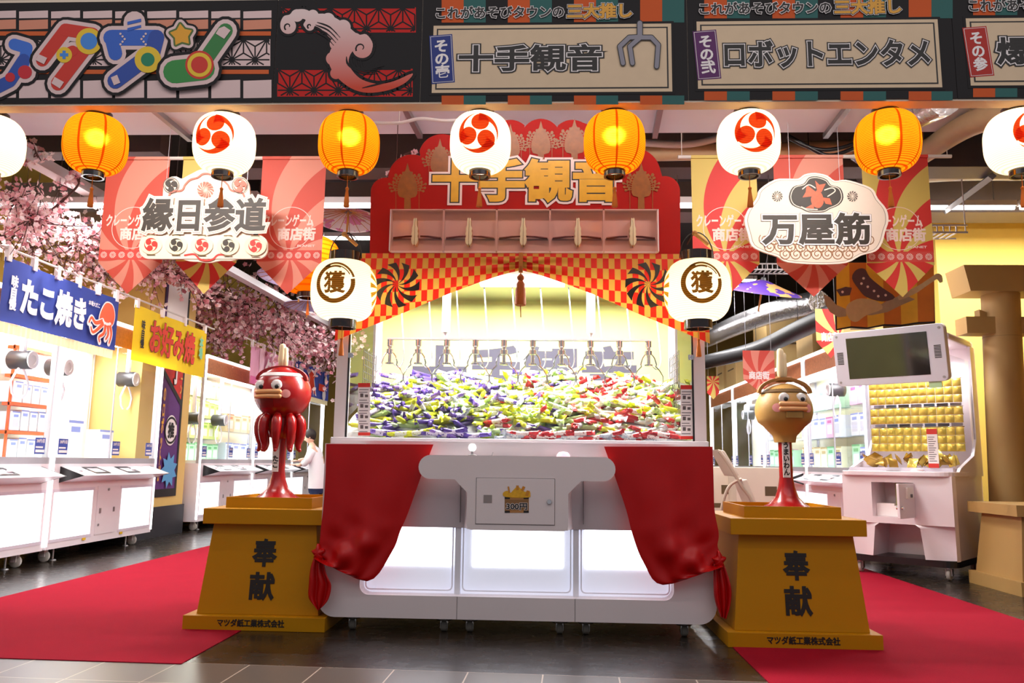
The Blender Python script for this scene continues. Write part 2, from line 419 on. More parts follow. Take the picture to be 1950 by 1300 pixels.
# title sheet
t, B, b, x0, x1 = strip_sheet('title_banner', -120, 524, 'black title banner with big toy-like coloured letters, leftmost on the shop-front beam')
obj('sheet', b, blackcloth, t)
f = F2(); g = F2(); h = F2(); k = F2()
for i in range(-2, 9):
    xa = 103.5-6+61*i; xb = xa+55
    if xa > 500: continue
    xb = min(xb, 517)
    for (ya, yb) in ((18, 34), (150, 186)): f.poly([(xa, ya+4), (xb, ya+2), (xb, yb), (xa, yb+1)])
    g.poly([(xa, 39), (xb, 37), (xb, 55), (xa, 57)])
g2 = F2().rect(-110, 516, 60, 68).rect(-110, 512, 133, 141); f2 = F2().rect(-110, 515, 75, 126)
B.put('paper_squares', f, pinkw); B.put('salmon_squares', g, salm); B.put('orange_bands', g2, mat('orange print', 'd2622f', .8)); B.put('star_lattice_ground', f2, pinkw)
def asanoha(f, xa, xb, ya, yb, s, wd):
    hgt = s*math.sqrt(3)/2; j = 0; y = ya
    def cl(a, b):
        pts = []
        n = 8
        for q in range(n):
            p1 = (a[0]+(b[0]-a[0])*q/n, a[1]+(b[1]-a[1])*q/n); p2 = (a[0]+(b[0]-a[0])*(q+1)/n, a[1]+(b[1]-a[1])*(q+1)/n)
            if all(xa <= p[0] <= xb and ya <= p[1] <= yb for p in (p1, p2)): f.line(p1, p2, wd)
    for j in range(-1, int((yb-ya)/hgt)+2):
        for i in range(-1, int((xb-xa)/s)+2):
            px, py = xa+(i+.5*(j % 2))*s, ya+j*hgt
            A, Bp, Cp = (px, py), (px+s, py), (px+s/2, py+hgt); D = (px+s/2, py-hgt)
            for T in ((A, Bp, Cp), (A, Bp, D)):
                cx, cy_ = sum(p[0] for p in T)/3, sum(p[1] for p in T)/3
                for p in T: cl(p, (cx, cy_))
            cl(A, Bp); cl(A, Cp); cl(Bp, Cp)
    return f
B.put('star_lattice', asanoha(F2(), -108, 514, 76, 125, 44, 2.6), blackcloth)
def toy(strokes, cols, outer=26, mid=15):
    for nm, ex, m in (('letter_rim', outer, blackcloth), ('letter_edge', mid, pinkw)):
        q = F2()
        for pts, wd in strokes: q.stroke(pts, wd+ex)
        B.put(nm, q, m)
    for (pts, wd), c in zip(strokes, cols): B.put('letter', F2().stroke(pts, wd), mat('toy '+c, c, .6, var=.05))
toy([([(28, 85), (52, 92), (46, 122)], 22), ([(46, 115), (20, 155), (-6, 168)], 24), ([(48, 138), (49, 138)], 26), ([(20, 148), (21, 148)], 18)], ['3a6fd0', '2c4fa8', 'cc2430', 'cc2430'])
toy([([(126, 58), (82, 116)], 24), ([(126, 58), (178, 66)], 24), ([(176, 76), (112, 160)], 27), ([(140, 98), (128, 104)], 20)], ['cf2f1e', 'cf2f1e', 'cf2f1e', 'cf2f1e'])
B.put('letter_edge', F2().circ((171, 80), 25).circ((124, 106), 15), mat('toy yellow', 'e8c22a', .6)); B.put('letter_detail', F2().circ((171, 80), 16), mat('toy sky', '3f86d8', .6))
B.put('letter_detail', F2().rect(116, 132, 103, 109).rect(121, 127, 98, 114), mat('toy sky', '3f86d8', .6)); B.put('letter_tip', F2().poly([(76, 105), (92, 112), (86, 124), (70, 116)]).poly([(106, 148), (124, 158), (116, 170), (100, 160)]), pinkw)
toy([([(258, 44), (258, 62)], 26), ([(214, 74), (300, 74)], 30), ([(216, 80), (222, 104)], 26), ([(300, 74), (292, 104), (222, 156)], 30)], ['e3c6c3', '2c5fc0', '2c5fc0', '2448a0'])
B.put('letter_detail', F2().poly([(245, 44), (271, 38), (271, 44), (245, 50)]).poly([(245, 56), (271, 50), (271, 55), (245, 62)]), mat('toy 2c5fc0', '2c5fc0', .6)); dots = F2()
for dx, sgn in ((232, 1), (280, -1)):
    for q in range(-2, 3): dots.circ((dx+sgn*(8-4*abs(q)), 77+q*5), 2.2, 10)
B.put('letter_dots', dots, pinkw); B.put('letter_edge', F2().circ((284, 116), 25), mat('toy yellow', 'e8c22a', .6)); B.put('letter_detail', F2().circ((284, 116), 13), mat('toy green', '12805a', .6)); B.put('letter_tip', F2().poly([(214, 150), (226, 145), (232, 160), (220, 165)]), pinkw)
def star(c, r, q=.62, a=-.1): return F2().poly([(c[0]+(r if i % 2 == 0 else r*q)*math.sin(a+pi*i/5), c[1]-(r if i % 2 == 0 else r*q)*math.cos(a+pi*i/5)) for i in range(10)])
sp0 = star((348, 70), 21, .6).v
for r, m in ((26, blackcloth), (18, pinkw), (8, mat('toy olive', '4f6a2a', .6)), (1, mat('toy amber', 'e5a325', .6))): B.put('star', F2().poly(sp0).stroke(sp0+[sp0[0]], r), m)
toy([([(432, 62), (386, 128)], 28), ([(390, 134), (336, 140)], 44)], ['2c7a38', '2f8a3c'], 28, 16)
B.put('letter_detail', F2().circ((383, 127), 27), mat('toy cf2f1e', 'cf2f1e', .6)); B.put('letter_detail', F2().circ((383, 127), 23), mat('toy yellow', 'e8c22a', .6)); B.put('letter_detail', F2().circ((383, 127), 16), mat('toy cf2f1e', 'cf2f1e', .6)); B.put('letter_tip', F2().poly([(420, 58), (430, 54), (442, 62), (430, 78), (414, 68)]), pinkw)
# wave sheet
t, B, b, x0, x1 = strip_sheet('wave_banner', 525, 802, 'red and black banner with a pink curling wave, beside the toy-letter banner on the beam')
obj('sheet', b, blackcloth, t)
B.put('red_ground', F2().rect(536, 792, 14, 62).rect(528, 786, 131, 184), redcloth)
B.put('star_lattice', asanoha(asanoha(F2(), 537, 791, 15, 61, 46, 2.6), 529, 785, 132, 183, 46, 2.6), blackcloth)
wv = smooth2([(545, 60), (534, 48), (540, 32), (552, 28), (560, 20), (580, 18), (600, 26), (620, 27), (640, 35), (662, 50), (682, 66), (698, 66), (710, 84), (704, 104), (690, 105), (684, 92), (670, 100), (664, 118), (672, 136), (690, 152), (720, 160), (750, 155), (786, 140), (772, 158), (740, 172), (700, 177), (668, 168), (640, 145), (626, 118), (630, 95), (640, 82), (628, 72), (612, 56), (598, 50), (588, 58), (578, 48), (582, 38), (566, 36), (556, 44), (556, 58)], 4, True)
def gradmat(nm, c1, c2, z0, z1):      # a print that runs from one ink to another up the sheet
    m = mat(nm, c1, .8, var=.01); nt = m.node_tree; b = nt.nodes['Principled BSDF']; tc = N(nt, 'ShaderNodeTexCoord'); sp = N(nt, 'ShaderNodeSeparateXYZ'); nt.links.new(tc.outputs['Object'], sp.inputs[0])
    mr = N(nt, 'ShaderNodeMapRange'); mr.inputs[1].default_value = z0; mr.inputs[2].default_value = z1; nt.links.new(sp.outputs[2], mr.inputs[0]); mx = N(nt, 'ShaderNodeMix', data_type='RGBA'); nt.links.new(mr.outputs[0], mx.inputs[0]); mx.inputs[6].default_value = lin(c1); mx.inputs[7].default_value = lin(c2); nt.links.new(mx.outputs[2], b.inputs['Base Color']); return m
foam = [((549, 50), 15), ((590, 50), 9), ((566, 30), 12), ((596, 30), 11), ((625, 38), 13), ((654, 52), 14), ((690, 92), 19), ((676, 76), 13), ((640, 84), 12), ((634, 112), 13), ((640, 140), 11)]
B.put('wave_rim', F2().stroke(wv+[wv[0]], 12), blackcloth); fr_, fw_ = F2(), F2().poly(wv)
for c, r in foam: fr_.circ(c, r+5); fw_.circ(c, r)
B.put('wave_rim', fr_, blackcloth); B.put('wave', fw_, gradmat('wave print', 'cf4a34', 'e6cdca', .08, .5))
cu_ = F2()
for c, r, a0 in (((549, 51), 8, 2.2), ((688, 92), 11, 2.6), ((590, 50), 5, 2.0)): cu_.taper([(c[0]+r*(1-.08*i)*math.cos(a0+i*.5), c[1]+r*(1-.08*i)*math.sin(a0+i*.5)) for i in range(10)], [3, 3, 3, 3, 2.6, 2.4, 2.2, 2, 1.6, 1.2])
B.put('foam_curls', cu_, blackcloth)
ws = F2()
for q in range(4): ws.taper(smooth2([(604-3*q, 43+5*q), (628-3*q, 52+6*q), (648-4*q, 72+5*q)], 4), [1, 2, 3, 3, 3, 2, 2, 1, 1])
for q in range(4): ws.taper(smooth2([(660+9*q, 108+2*q), (664+9*q, 124+2*q), (690+6*q, 140-3*q), (720+4*q, 140-5*q)], 4), [1, 2, 3, 4, 4, 4, 4, 3, 3, 2, 2, 1, 1])
B.put('wave_lines', ws, blackcloth)
B.put('wave_lines', F2().taper(smooth2([(690, 168), (730, 158), (770, 146)], 4), [1, 2, 3, 3, 3, 2, 2, 1, 1]), blackcloth)
# feature sheets
tagcol = {1: '27367e', 2: '5c2560', 3: 'b02820'}
gold = mat('gold print', 'd89a24', .5); greyart = mat('grey print', '8d8a94', .7)
def feature(px0, px1, dx, dy, k, main, mw, kanji, label, sc=1.0):
    t, B, b, x0, x1 = strip_sheet('feature_banner', px0, px1, label); obj('sheet', b, blackcloth, t)
    o_, te = F2(), F2()
    for i in range(-1, 5):
        xa = 841+dx+126*i*sc
        for (p, q, fg) in ((xa, xa+42*sc, o_), (xa+42*sc, xa+84*sc, te)):
            p, q = max(p, px0+2), min(q, px1-2)
            if q > p: fg.rect(p, q, -14+dy, 43+dy); fg.rect(p, q, 182+dy, 199+dy)
    B.put('orange_stripes', o_, orangecloth); B.put('teal_stripes', te, tealcloth)
    P = lambda x, y: PY(x, y, YB)
    tl, br = P(826+dx, 50+dy), P(826+dx+454*sc, 175+dy)
    def pan(nm, ins, m):
        B.put(nm, F2().rect(tl.x+ins, br.x-ins, br.z+ins, tl.z-ins), m, px=False)
    pan('panel_rim', -.014, blackcloth); pan('panel', 0, cream); pan('panel_border', .018, ink); pan('panel_face', .026, cream)  # outermost black layer is a printed rim
    c = P(826+dx-8, 115+dy); c = Vector((tl.x+.05, 0, (tl.z+br.z)/2)); ca, sa = math.cos(.075), math.sin(.075)
    def rr(hw, hh): return F2().poly([(c.x+x*ca-z*sa, c.z+x*sa+z*ca) for x, z in ((-hw, -hh), (hw, -hh), (hw, hh), (-hw, hh))])
    B.put('tag', rr(.062, .138), mat('tag%d' % k, tagcol[k], .7), px=False); B.put('tag_border', rr(.056, .132), whiteink, px=False); B.put('tag_face', rr(.0535, .1295), mat('tag%d' % k, tagcol[k], .7), px=False)
    B.text('tag_lettering', 'その'+kanji, c.x, c.z, .075, .215, [(.035, whiteink, 'tag_lettering')], vertical=True, rot=.075)
    mcx = tl.x+.14+mw/2; mcz = (tl.z+br.z)/2
    B.text('lettering', main, mcx, mcz, mw, .155, [(.03, ink, 'lettering'), (.06, whiteink, 'lettering_edge'), (.1, ink, 'lettering_rim')], res=2)
    hz = P(950+dx, 25+dy).z; ha, hb = P(829+dx, 25+dy).x, P(829+dx+247*sc, 25+dy).x; hc = P(829+dx+378*sc, 25+dy).x
    B.text('heading', 'これがあそびタウンの', (ha+hb)/2, hz, hb-ha-.01, .072, [(.03, ink, 'heading'), (.07, whiteink, 'heading_edge')], res=2)
    B.text('heading_gold', '三大推し', (hb+hc)/2, hz, hc-hb-.02, .088, [(.04, gold, 'heading_gold'), (.075, ink, 'heading_gold_rim'), (.1, whiteink, 'heading_gold_edge')], res=2)
    return t, B
t, B = feature(803, 1309, 0, 0, 1, '十手観音', .76, '壱', 'feature banner with blue tag and four black characters, above the big claw machine')
cl = [([(1218, 46), (1218, 72)], 9), ([(1186, 122), (1180, 90), (1198, 73), (1218, 72)], 8), ([(1204, 122), (1199, 90), (1219, 73), (1240, 73), (1253, 87), (1250, 128)], 8)]
q = F2(); q2 = F2()
for pts, wd in cl: q.stroke(pts, wd+3); q2.stroke(pts, wd)
B.put('claw_print_rim', q, ink); B.put('claw_print', q2, greyart)
feature(1310, 1816, 500, -8, 2, 'ロボットエンタメ', 1.06, '弐', 'feature banner with purple tag and long black katakana, second of the striped banners', 1.03)
feature(1817, 2322, 1012, -14, 3, '爆', .2, '参', 'feature banner with red tag, cut by the right edge of the photo')

# ------------------------------------------------------------------ paper lanterns
def paper(name, col, tint, see=.0, seams=0, ribs=150., rib=.75, emit=0.):
    m = bpy.data.materials.new(name); m.use_nodes = True; nt = m.node_tree; nt.nodes.remove(nt.nodes['Principled BSDF'])
    tc = N(nt, 'ShaderNodeTexCoord'); sp = N(nt, 'ShaderNodeSeparateXYZ'); nt.links.new(tc.outputs['Object'], sp.inputs[0])
    s = math_(nt, 'SINE', math_(nt, 'MULTIPLY', sp.outputs[2], ribs*2*pi)); s = math_(nt, 'GREATER_THAN', s, .55)
    mx = N(nt, 'ShaderNodeMix', data_type='RGBA'); nt.links.new(s, mx.inputs[0]); c = lin(col); c2 = lin(tint)
    mx.inputs[6].default_value = c; mx.inputs[7].default_value = tuple(x*rib for x in c2[:3])+(1,); out = mx.outputs[2]
    if seams:
        a = math_(nt, 'ARCTAN2', sp.outputs[1], sp.outputs[0]); a = math_(nt, 'COSINE', math_(nt, 'MULTIPLY', a, float(seams))); a = math_(nt, 'GREATER_THAN', a, .955)
        m2 = N(nt, 'ShaderNodeMix', data_type='RGBA'); nt.links.new(a, m2.inputs[0]); nt.links.new(out, m2.inputs[6]); m2.inputs[7].default_value = tuple(x*.55 for x in c2[:3])+(1,); out = m2.outputs[2]
    tr = N(nt, 'ShaderNodeBsdfTranslucent'); df = N(nt, 'ShaderNodeBsdfDiffuse'); tp = N(nt, 'ShaderNodeBsdfTransparent'); nt.links.new(out, tr.inputs[0]); nt.links.new(out, df.inputs[0]); nt.links.new(out, tp.inputs[0])
    ms = N(nt, 'ShaderNodeMixShader'); ms.inputs[0].default_value = .3; nt.links.new(tr.outputs[0], ms.inputs[1]); nt.links.new(df.outputs[0], ms.inputs[2]); last = ms.outputs[0]
    if see:
        m3 = N(nt, 'ShaderNodeMixShader'); rf = N(nt, 'ShaderNodeBsdfRefraction'); rf.inputs['Roughness'].default_value = .5; rf.inputs['IOR'].default_value = 1.3; nt.links.new(out, rf.inputs[0]); m3.inputs[0].default_value = see; nt.links.new(last, m3.inputs[1]); nt.links.new(rf.outputs[0], m3.inputs[2]); last = m3.outputs[0]
    nt.links.new(last, nt.nodes['Material Output'].inputs[0]); return m
pw = paper('white lantern paper', 'fff0d2', 'ffe2b0', .02, 0, 110, .93)
po = paper('orange lantern paper', 'ffac1e', 'e85a08', .30, 8, 110, .85)
pb = paper('large lantern paper', 'fff2d4', 'ffe8c0', .02, 0, 85, .95)
crestred = paper('red crest ink on paper', 'ee5a2c', 'd8401c', 0, 0, 110, .75)
brownink = paper('brown brush ink on paper', '6a4a20', '4a3010', 0, 0, 85, .8)
yellowray = paper('yellow sunray ink on paper', 'ffd650', 'f2b824', 0, 0, 85, .9)
lacq = mat('black lacquer', '1d0f0c', .18, coat=.6, var=.02)
tassel_m = mat('orange tassel silk', 'e87818', .7, bump=.6, bscale=400)
bulb_m = mat('bulb', 'fff2d8', .5, emit=40, ecol='fff0d0', var=0)
def shade_r(R, z, H, rc):      # barrel profile
    q = abs(2*z/H); return rc+(R-rc)*(1-q**2.6)**(1/2.0)
def lantern(nm, R, H, rc, capr, caph, botr, both, shade, label, group, loc, watt, lcol, big=False, bulbz=.03):
    t = thing(nm, label, 'lantern', loc, group=group); x, y, z = loc
    s = MB(); prof = [(shade_r(R, -H/2+H*i/36, H, rc), -H/2+H*i/36) for i in range(37)]; s.lathe(prof, n=56, cap=False)
    so = obj('shade', s, shade, t, False, True, ang=180)
    c = MB().lathe([(capr, H/2-.006), (capr, H/2+caph), (capr*.8, H/2+caph), (capr*.8, H/2-.006)], n=32, cap=False); c.lathe([(capr*1.0, H/2-.006), (capr*.8, H/2-.006)], n=32, cap=False)
    obj('top_cap', c, lacq, t, False, True)
    c = MB().lathe([(botr*.82, -H/2+.006), (botr, -H/2+.006), (botr, -H/2-both), (botr*.82, -H/2-both), (botr*.82, -H/2+.006)], n=32, cap=False); c.cyl((-botr, 0, -H/2-both*.6), (botr, 0, -H/2-both*.6), .004, 6)
    obj('bottom_cap', c, lacq, t, False, True)
    ts = MB().cyl((0, 0, -H/2-both*.6), (0, 0, -H/2-both-.055), .0022, 6); z0 = -H/2-both-.055
    ts.lathe([(.004, z0), (.010, z0-.008), (.007, z0-.02), (.012, z0-.06), (.0165, z0-.105), (.015, z0-.112)], n=14); obj('tassel', ts, tassel_m, t, False, True)
    bl = MB().ball((0, 0, bulbz), .025, 14, 8); bo = obj('bulb', bl, bulb_m, t, False, True); 
    l = bpy.data.lights.new('lantern_light', 'POINT'); l.energy = watt; l.color = lcol; l.shadow_soft_size = .036
    lo = bpy.data.objects.new('lantern_light', l); COL.objects.link(lo); lo.location = (x, y, z+bulbz)
    return t
def on_shade(R, H, rc, off):
    def fn(u, v):
        r = shade_r(R, v, H, rc)+off; a = -pi/2+u/R
        return (r*math.cos(a), r*math.sin(a), v)
    return fn
LX = [(-15, 'w'), (183, 'o'), (428, 'w'), (665, 'o'), (915, 'w'), (1170, 'o'), (1425, 'w'), (1690, 'o'), (1940, 'w')]
where = ['cut by the left edge of the photo', 'leftmost of the orange ones, above the red sunburst flags', 'above the sign of the left aisle', 'left of the red signboard', 'in front of the left half of the red signboard', 'in front of the right half of the red signboard', 'above the flag right of the red signboard', 'rightmost of the orange ones', 'cut by the right edge of the photo']
for i, ((px, kd), wh) in enumerate(zip(LX, where)):
    p = PY(px, 271, 4.13); loc = (p.x, 4.13, 2.705); R = .165; H = .315
    t = lantern('paper_lantern', R, H, .06, .072, .026, .058, .032, pw if kd == 'w' else po, ('white lantern with red comma crest, ' if kd == 'w' else 'orange ribbed paper lantern, ')+wh, 'lanterns hung along the shop-front beam', loc, 9.0 if kd == 'w' else 5.0, (1, .86, .62) if kd == 'w' else (1, .8, .45))
    hk = MB(); hk.tube([(0, 0, .25), (0, 0, H/2+.02)], .003, 6); hk.cyl((-.058, 0, H/2+.02), (.058, 0, H/2+.02), .003, 6); obj('hook', hk, black, t, False)
    if kd == 'w':
        f = tomoe(R=.112, turn=math.radians(100), mirror=-1, head=.43, tail=2.0); obj('crest', conform(f.v, f.f, on_shade(R, H, .06, .0015), .02), crestred, t, False, fix=False)
for sx, px, wh in ((-1, 655, 'left'), (1, 1328, 'right')):
    p = PY(px, 552, 4.76); R, H = .198, .365; loc = (p.x, 4.76, p.z-.005)
    t = lantern('large_paper_lantern', R, H, .085, .095, .055, .083, .05, pb, 'large cream lantern with a brushed ring, at the %s end of the checkered valance' % wh, 'large lanterns on the claw machine', loc, 7.5, (1, .88, .66), True, -.02)
    fn = on_shade(R, H, .085, .0016); rg = F2()
    for k2, (ra, rb, a0, a1) in enumerate(((.098, .124, 1.9, 6.5), (.112, .126, .3, 2.2), (.099, .106, 0.5, 2.0), (.093, .1, 1.2, 4.4))): rg.ring((-.01, .012), ra, rb, 44, a0, a1)
    obj('brush_ring', conform(rg.v, rg.f, fn, .02), brownink, t, False, fix=False)
    V, Fc = text_layers('獲', .135, .135, [.03])[0]; obj('lettering', conform([(p[0]-.008, p[1]+.012, p[2]) for p in V], Fc, on_shade(R, H, .085, .002), .02), brownink, t, False, fix=False)
    ry = F2()
    for side in (-1, 1):
        for q in range(7):
            a = -1.15+2.3*q/6; cx = side*.375
            p0 = (cx-side*.03*math.cos(a), .02+.03*math.sin(a)); L_ = .15
            p1 = (cx-side*L_*math.cos(a-.1), .02+L_*math.sin(a-.1)*1.1); p2 = (cx-side*L_*math.cos(a+.1), .02+L_*math.sin(a+.1)*1.1)
            if abs(p1[1]) < .165 and abs(p2[1]) < .165: ry.poly([p0, p1, p2])
    obj('sun_rays', conform(ry.v, ry.f, fn, .02), yellowray, t, False, fix=False)
    hd = MB().tube([(.1*math.cos(a), 0, H/2+.02+.16*math.sin(a)) for a in [pi*i/14 for i in range(15)]], .0035, 6); obj('handle', hd, black, t, False)
    bb = MB().cyl((-.005, -.01, H/2+.165), (.07, -.01, H/2+.1), .011, 10).ball((-.01, -.012, H/2+.17), .017, 10, 8); obj('bamboo_clip', bb, mat('bamboo', 'b9813a', .5, var=.2), t, False, True)
    hk = MB().tube([(0, 0, H/2+.18), (0, .06, H/2+.2), (-sx*.02, .2, H/2+.16)], .006, 6); obj('hanger', hk, black, t, False)
# ------------------------------------------------------------------ the big ten-claw machine
MX, MY = -0.165, 4.88
mw_ = mat('machine white', 'e3d8d8', .38, var=.02)
mgrey = mat('machine grey and shaded white', 'cfc8cc', .4, var=.03)
seam = mat('panel seam', '6e6666', .6)
lit = mat('lit white panel', 'ffffff', .5, emit=3.2, ecol='f6f8ff', var=0)
frost = mat('frosted white panel', 'eef0f8', .35, var=.02); frostlit = mat('backlit frosted panel', 'eef0fa', .35, emit=.42, ecol='e6eafc', var=0)
mach = thing('claw_machine', 'very wide white claw machine with three lit bays, full of snack sticks, in the centre', 'claw machine', (MX, MY, 0))
U = lambda px, py, y=MY: PY(px, py, y)
def mpart(nm, mb, m, **k): return obj(nm, mb, m, mach, **k)
x0, x1 = -1.335, 1.005
# base plate with the bay opening (skirt + side posts) and rounded corners
out = rrect(x0, x1, .085, 1.10, .10, 8, (0, 0, 1, 1)); ix0, ix1 = -1.09, .765
b = MB(); R_ = .055
skirt = [(x0+.10*(1-math.cos(a)), .085+.10*(1-math.sin(a))) for a in [pi/2*i/8 for i in range(9)]][::1]
left = [(x0, 1.1)]+[(x0+.1-.1*math.cos(a), .185-.1*math.sin(a)) for a in [pi/2*i/8 for i in range(9)]]+[(ix0+R_, .085), (ix0+R_, .215)]+[(ix0+R_-R_*math.sin(a), .27-R_*math.cos(a)) for a in [pi/2*i/6 for i in range(1, 7)]]+[(ix0, 1.1)]
b.prism(left, MY, MY+.12); b.prism([(x0+x1-x, z) for x, z in left][::-1], MY, MY+.12); b.box(ix0+R_, ix1-.0-R_+ (x0+x1-ix0-ix1), MY, MY+.12, .085, .215)
mpart('base_plate', b, mw_)
sm_ = MB()
for px, pyy in ((870, 1160), (1095, 1160)): xx = U(px, pyy).x; sm_.box(xx-.0015, xx+.0015, MY-.001, MY+.002, .086, .214)
mpart('skirt_seam', sm_, seam)
# cabinet body behind, floor of the bays
b = MB(); b.box(x0+.03, x1-.03, MY+.42, MY+1.36, .12, 1.10).box(x0+.03, ix0-.0, MY+.12, MY+.42, .12, 1.1).box(x1-.235, x1-.03, MY+.12, MY+.42, .12, 1.1); b.box(x0+.03, x1-.03, MY+.12, MY+.42, .12, .20)
mpart('cabinet', b, mw_)
# three lit bays: sloping lit panel above, frosted step below, clear cover with rounded frame
bays = [(-1.085, -.535), (-.500, .175), (.21, .76)]
for (a, c), (la, lc) in zip(bays, ((-1.085, -.56), (-.43, .115), (.25, .76))):
    mpart('lit_panel', MB().box(la, lc, MY+.10, MY+.11, .375, .70), lit)
    mpart('bay_step', MB().box(a, c, MY+.108, MY+.4, .20, .72), frostlit)
    fr = MB(); o1, i1 = rrect(a+.01, c-.01, .232, .73, .03, 5), rrect(a+.018, c-.018, .24, .722, .024, 5)
    fr.loft([[(x, MY+.082, z) for x, z in o1], [(x, MY+.082, z) for x, z in i1]], False); fr.loft([[(x, MY+.092, z) for x, z in o1], [(x, MY+.082, z) for x, z in o1]], False); mpart('bay_cover_frame', fr, mat('acrylic edge', 'f4f6ff', .2, var=0))
    mpart('bay_cover', MB().box(a+.018, c-.018, MY+.086, MY+.089, .24, .72), clear)
for xx in (-.5175, .1925): mpart('bay_divider', MB().box(xx-.017, xx+.017, MY+.075, MY+.2, .2, .7), frost)
# bowed upper cabinet front behind the control panel
def bow(u, v):
    x = x0+.04+(x1-x0-.08)*u; q = (x-MX)/1.16; z = .605+.515*v
    return (x, MY+.012+.035*q*q+.05*(1-v)**2, z+.0)
b = MB().grid(bow, 40, 8); b.grid(lambda u, v: (bow(u, 0)[0], bow(u, 0)[1]+.3*v, .605), 40, 1); mpart('upper_front', b, mgrey, smooth=True, ang=50)  # same white as the machine, its shade put into the grey colour
sm_ = MB()
for xx in (U(876, 960).x, U(1097, 960).x+.045): sm_.box(xx-.0015, xx+.0015, bow((xx-x0-.04)/(x1-x0-.08), .5)[1]-.012, bow((xx-x0-.04)/(x1-x0-.08), .5)[1]+.02, .64, .91)
mpart('front_seam', sm_, seam)
mpart('shelf', MB().box(x0+.04, x1-.04, MY+.03, MY+.2, 1.02, 1.035), mw_)
mpart('shelf_back', MB().box(x0+.04, x1-.04, MY+.12, MY+.2, 1.035, 1.118), mw_)
mpart('glass_sill', MB().box(x0-.0, x1+.0, MY+.11, MY+.2, 1.10, 1.142), mgrey, bev=.006)
# T-shaped control panel
YT = MY-.13; UT = lambda px, py: PY(px, py, YT)
bx0, bx1, bz0, bz1 = UT(797, 890).x, UT(1172, 890).x, UT(985, 914).z, UT(985, 868).z
k0, k1 = U(875, 960).x+.045, U(1097, 960).x-.02
k0, k1 = UT(889, 960).x, UT(1082, 960).x; kb = UT(985, 1010).z
r = (bz1-bz0)/2; T = [(bx1-r+r*math.sin(a), bz1-r+r*math.cos(a)) for a in [pi*i/14 for i in range(15)]]
T += [(k1+.075, bz0), (k1, bz0-.075)]+[(k1-.03+.03*math.cos(a), kb+.03-.03*math.sin(a)) for a in [pi/2*i/6 for i in range(7)]]+[(k0+.03-.03*math.sin(a), kb+.03-.03*math.cos(a)) for a in [pi/2*i/6 for i in range(7)]]
T += [(k0, bz0-.075), (k0-.075, bz0)]+[(bx0+r-r*math.sin(a), bz0+r-r*math.cos(a)) for a in [pi*i/14 for i in range(15)]]
b = MB(); cxm, czm = (bx0+bx1)/2, .8
T2 = [(x+(.045 if x > k1-.05 and z < bz0+.001 and x < k1+.08 else (-.045 if x < k0+.05 and z < bz0+.001 and x > k0-.08 else 0)), z) for x, z in T]
b.loft([[(x, YT, z) for x, z in T], [(x, YT+.06, z) for x, z in T]]); b.loft([[(x, YT+.06, z) for x, z in nk] for nk in [[(k0, kb), (k1, kb), (k1, bz1-.004), (k0, bz1-.004)]]]+[[(x, MY+.14, z) for x, z in ((k0-.05, kb), (k1+.05, kb), (k1+.05, bz1-.004), (k0-.05, bz1-.004))]]); cp = mpart('control_panel', b, mw_, smooth=True, ang=20)
dx0, dx1, dz0, dz1 = UT(906, 950).x, UT(1057, 950).x, UT(985, 999).z, UT(985, 910).z; yf = YT
d = obj('coin_door', MB().box(dx0+.003, dx1-.003, yf-.006, yf+.01, dz0+.003, dz1-.003), mw_, mach, bev=.002)
obj('door_gap', MB().box(dx0, dx1, yf-.001, yf, dz0, dz1), seam, mach)
yf -= .006
obj('coin_slot', MB().box(UT(921, 950).x, UT(937, 950).x, yf-.002, yf+.001, UT(930, 957).z, UT(930, 942).z), mat('slot grey', '8f8684', .5), d)
lk = MB().lathe([(.001, -.012), (.012, -.012), (.015, -.004), (.015, 0)], (UT(1046, 955).x, yf, UT(1046, 955).z), 16, 'y'); obj('lock', lk, chrome, d, smooth=True)
Bd = Board(yf-.0005, d)
Bd.put('price_board', F2().rect(961, 1007, 949, 975), mat('price brown', '8a6238', .6)); Bd.put('price_board_trim', F2().rect(961, 1007, 946, 951).rect(961, 1007, 971, 976), mat('price tan', 'b07a44', .6)); Bd.put('board_corners', F2().rect(961, 971, 946, 950).rect(997, 1007, 946, 950).rect(961, 971, 972, 976).rect(997, 1007, 972, 976), ink)
c_ = PY(984, 964, Bd.y); Bd.text('price_lettering', '300円', c_.x, c_.z, .122, .04, [(.03, ink, 'price_lettering'), (.07, whiteink, 'price_lettering_edge')])
gr = F2().poly(smooth2([(963, 946), (958, 938), (966, 934), (972, 938), (980, 930), (986, 926), (994, 932), (1000, 936), (1008, 934), (1010, 942), (1005, 947)], 3, True)); Bd.put('gold_heap_print', gr, mat('gold yellow print', 'e0a81e', .5, var=.25, vscale=60))
Bd.put('gold_heap_print', F2().rect(983, 988, 924, 933).line((968, 926), (970, 938), 3).line((998, 926), (994, 934), 5).line((1006, 934), (1003, 944), 6), mat('gold amber print', 'c98422', .5))
jy = YT+.045; jx = UT(898, 860).x
j = MB().cyl((jx, jy, bz1), (jx, jy, 1.07), .007, 10).lathe([(.026, bz1), (.026, bz1+.004), (.012, bz1+.008)], (jx, jy, 0), 20); obj('joystick', j, steel, mach); obj('joystick_ball', MB().ball((jx, jy, 1.084), .024, 18, 12), mat('lit white ball', 'ffffff', .3, emit=1.1, var=0), mach, smooth=True)
qx = UT(1073, 863).x; obj('start_button', MB().lathe([(.04, bz1), (.038, bz1+.011), (.025, bz1+.026), (.0, bz1+.03)], (qx, jy, 0), 24), mat('lit pink dome', 'ffd4de', .3, emit=1.1, ecol='ffb8cc', var=0), mach, smooth=True); obj('toggle', MB().cyl((UT(936, 866).x, jy, bz1), (UT(938, 866).x, jy, 1.058), .003, 6), steel, mach)
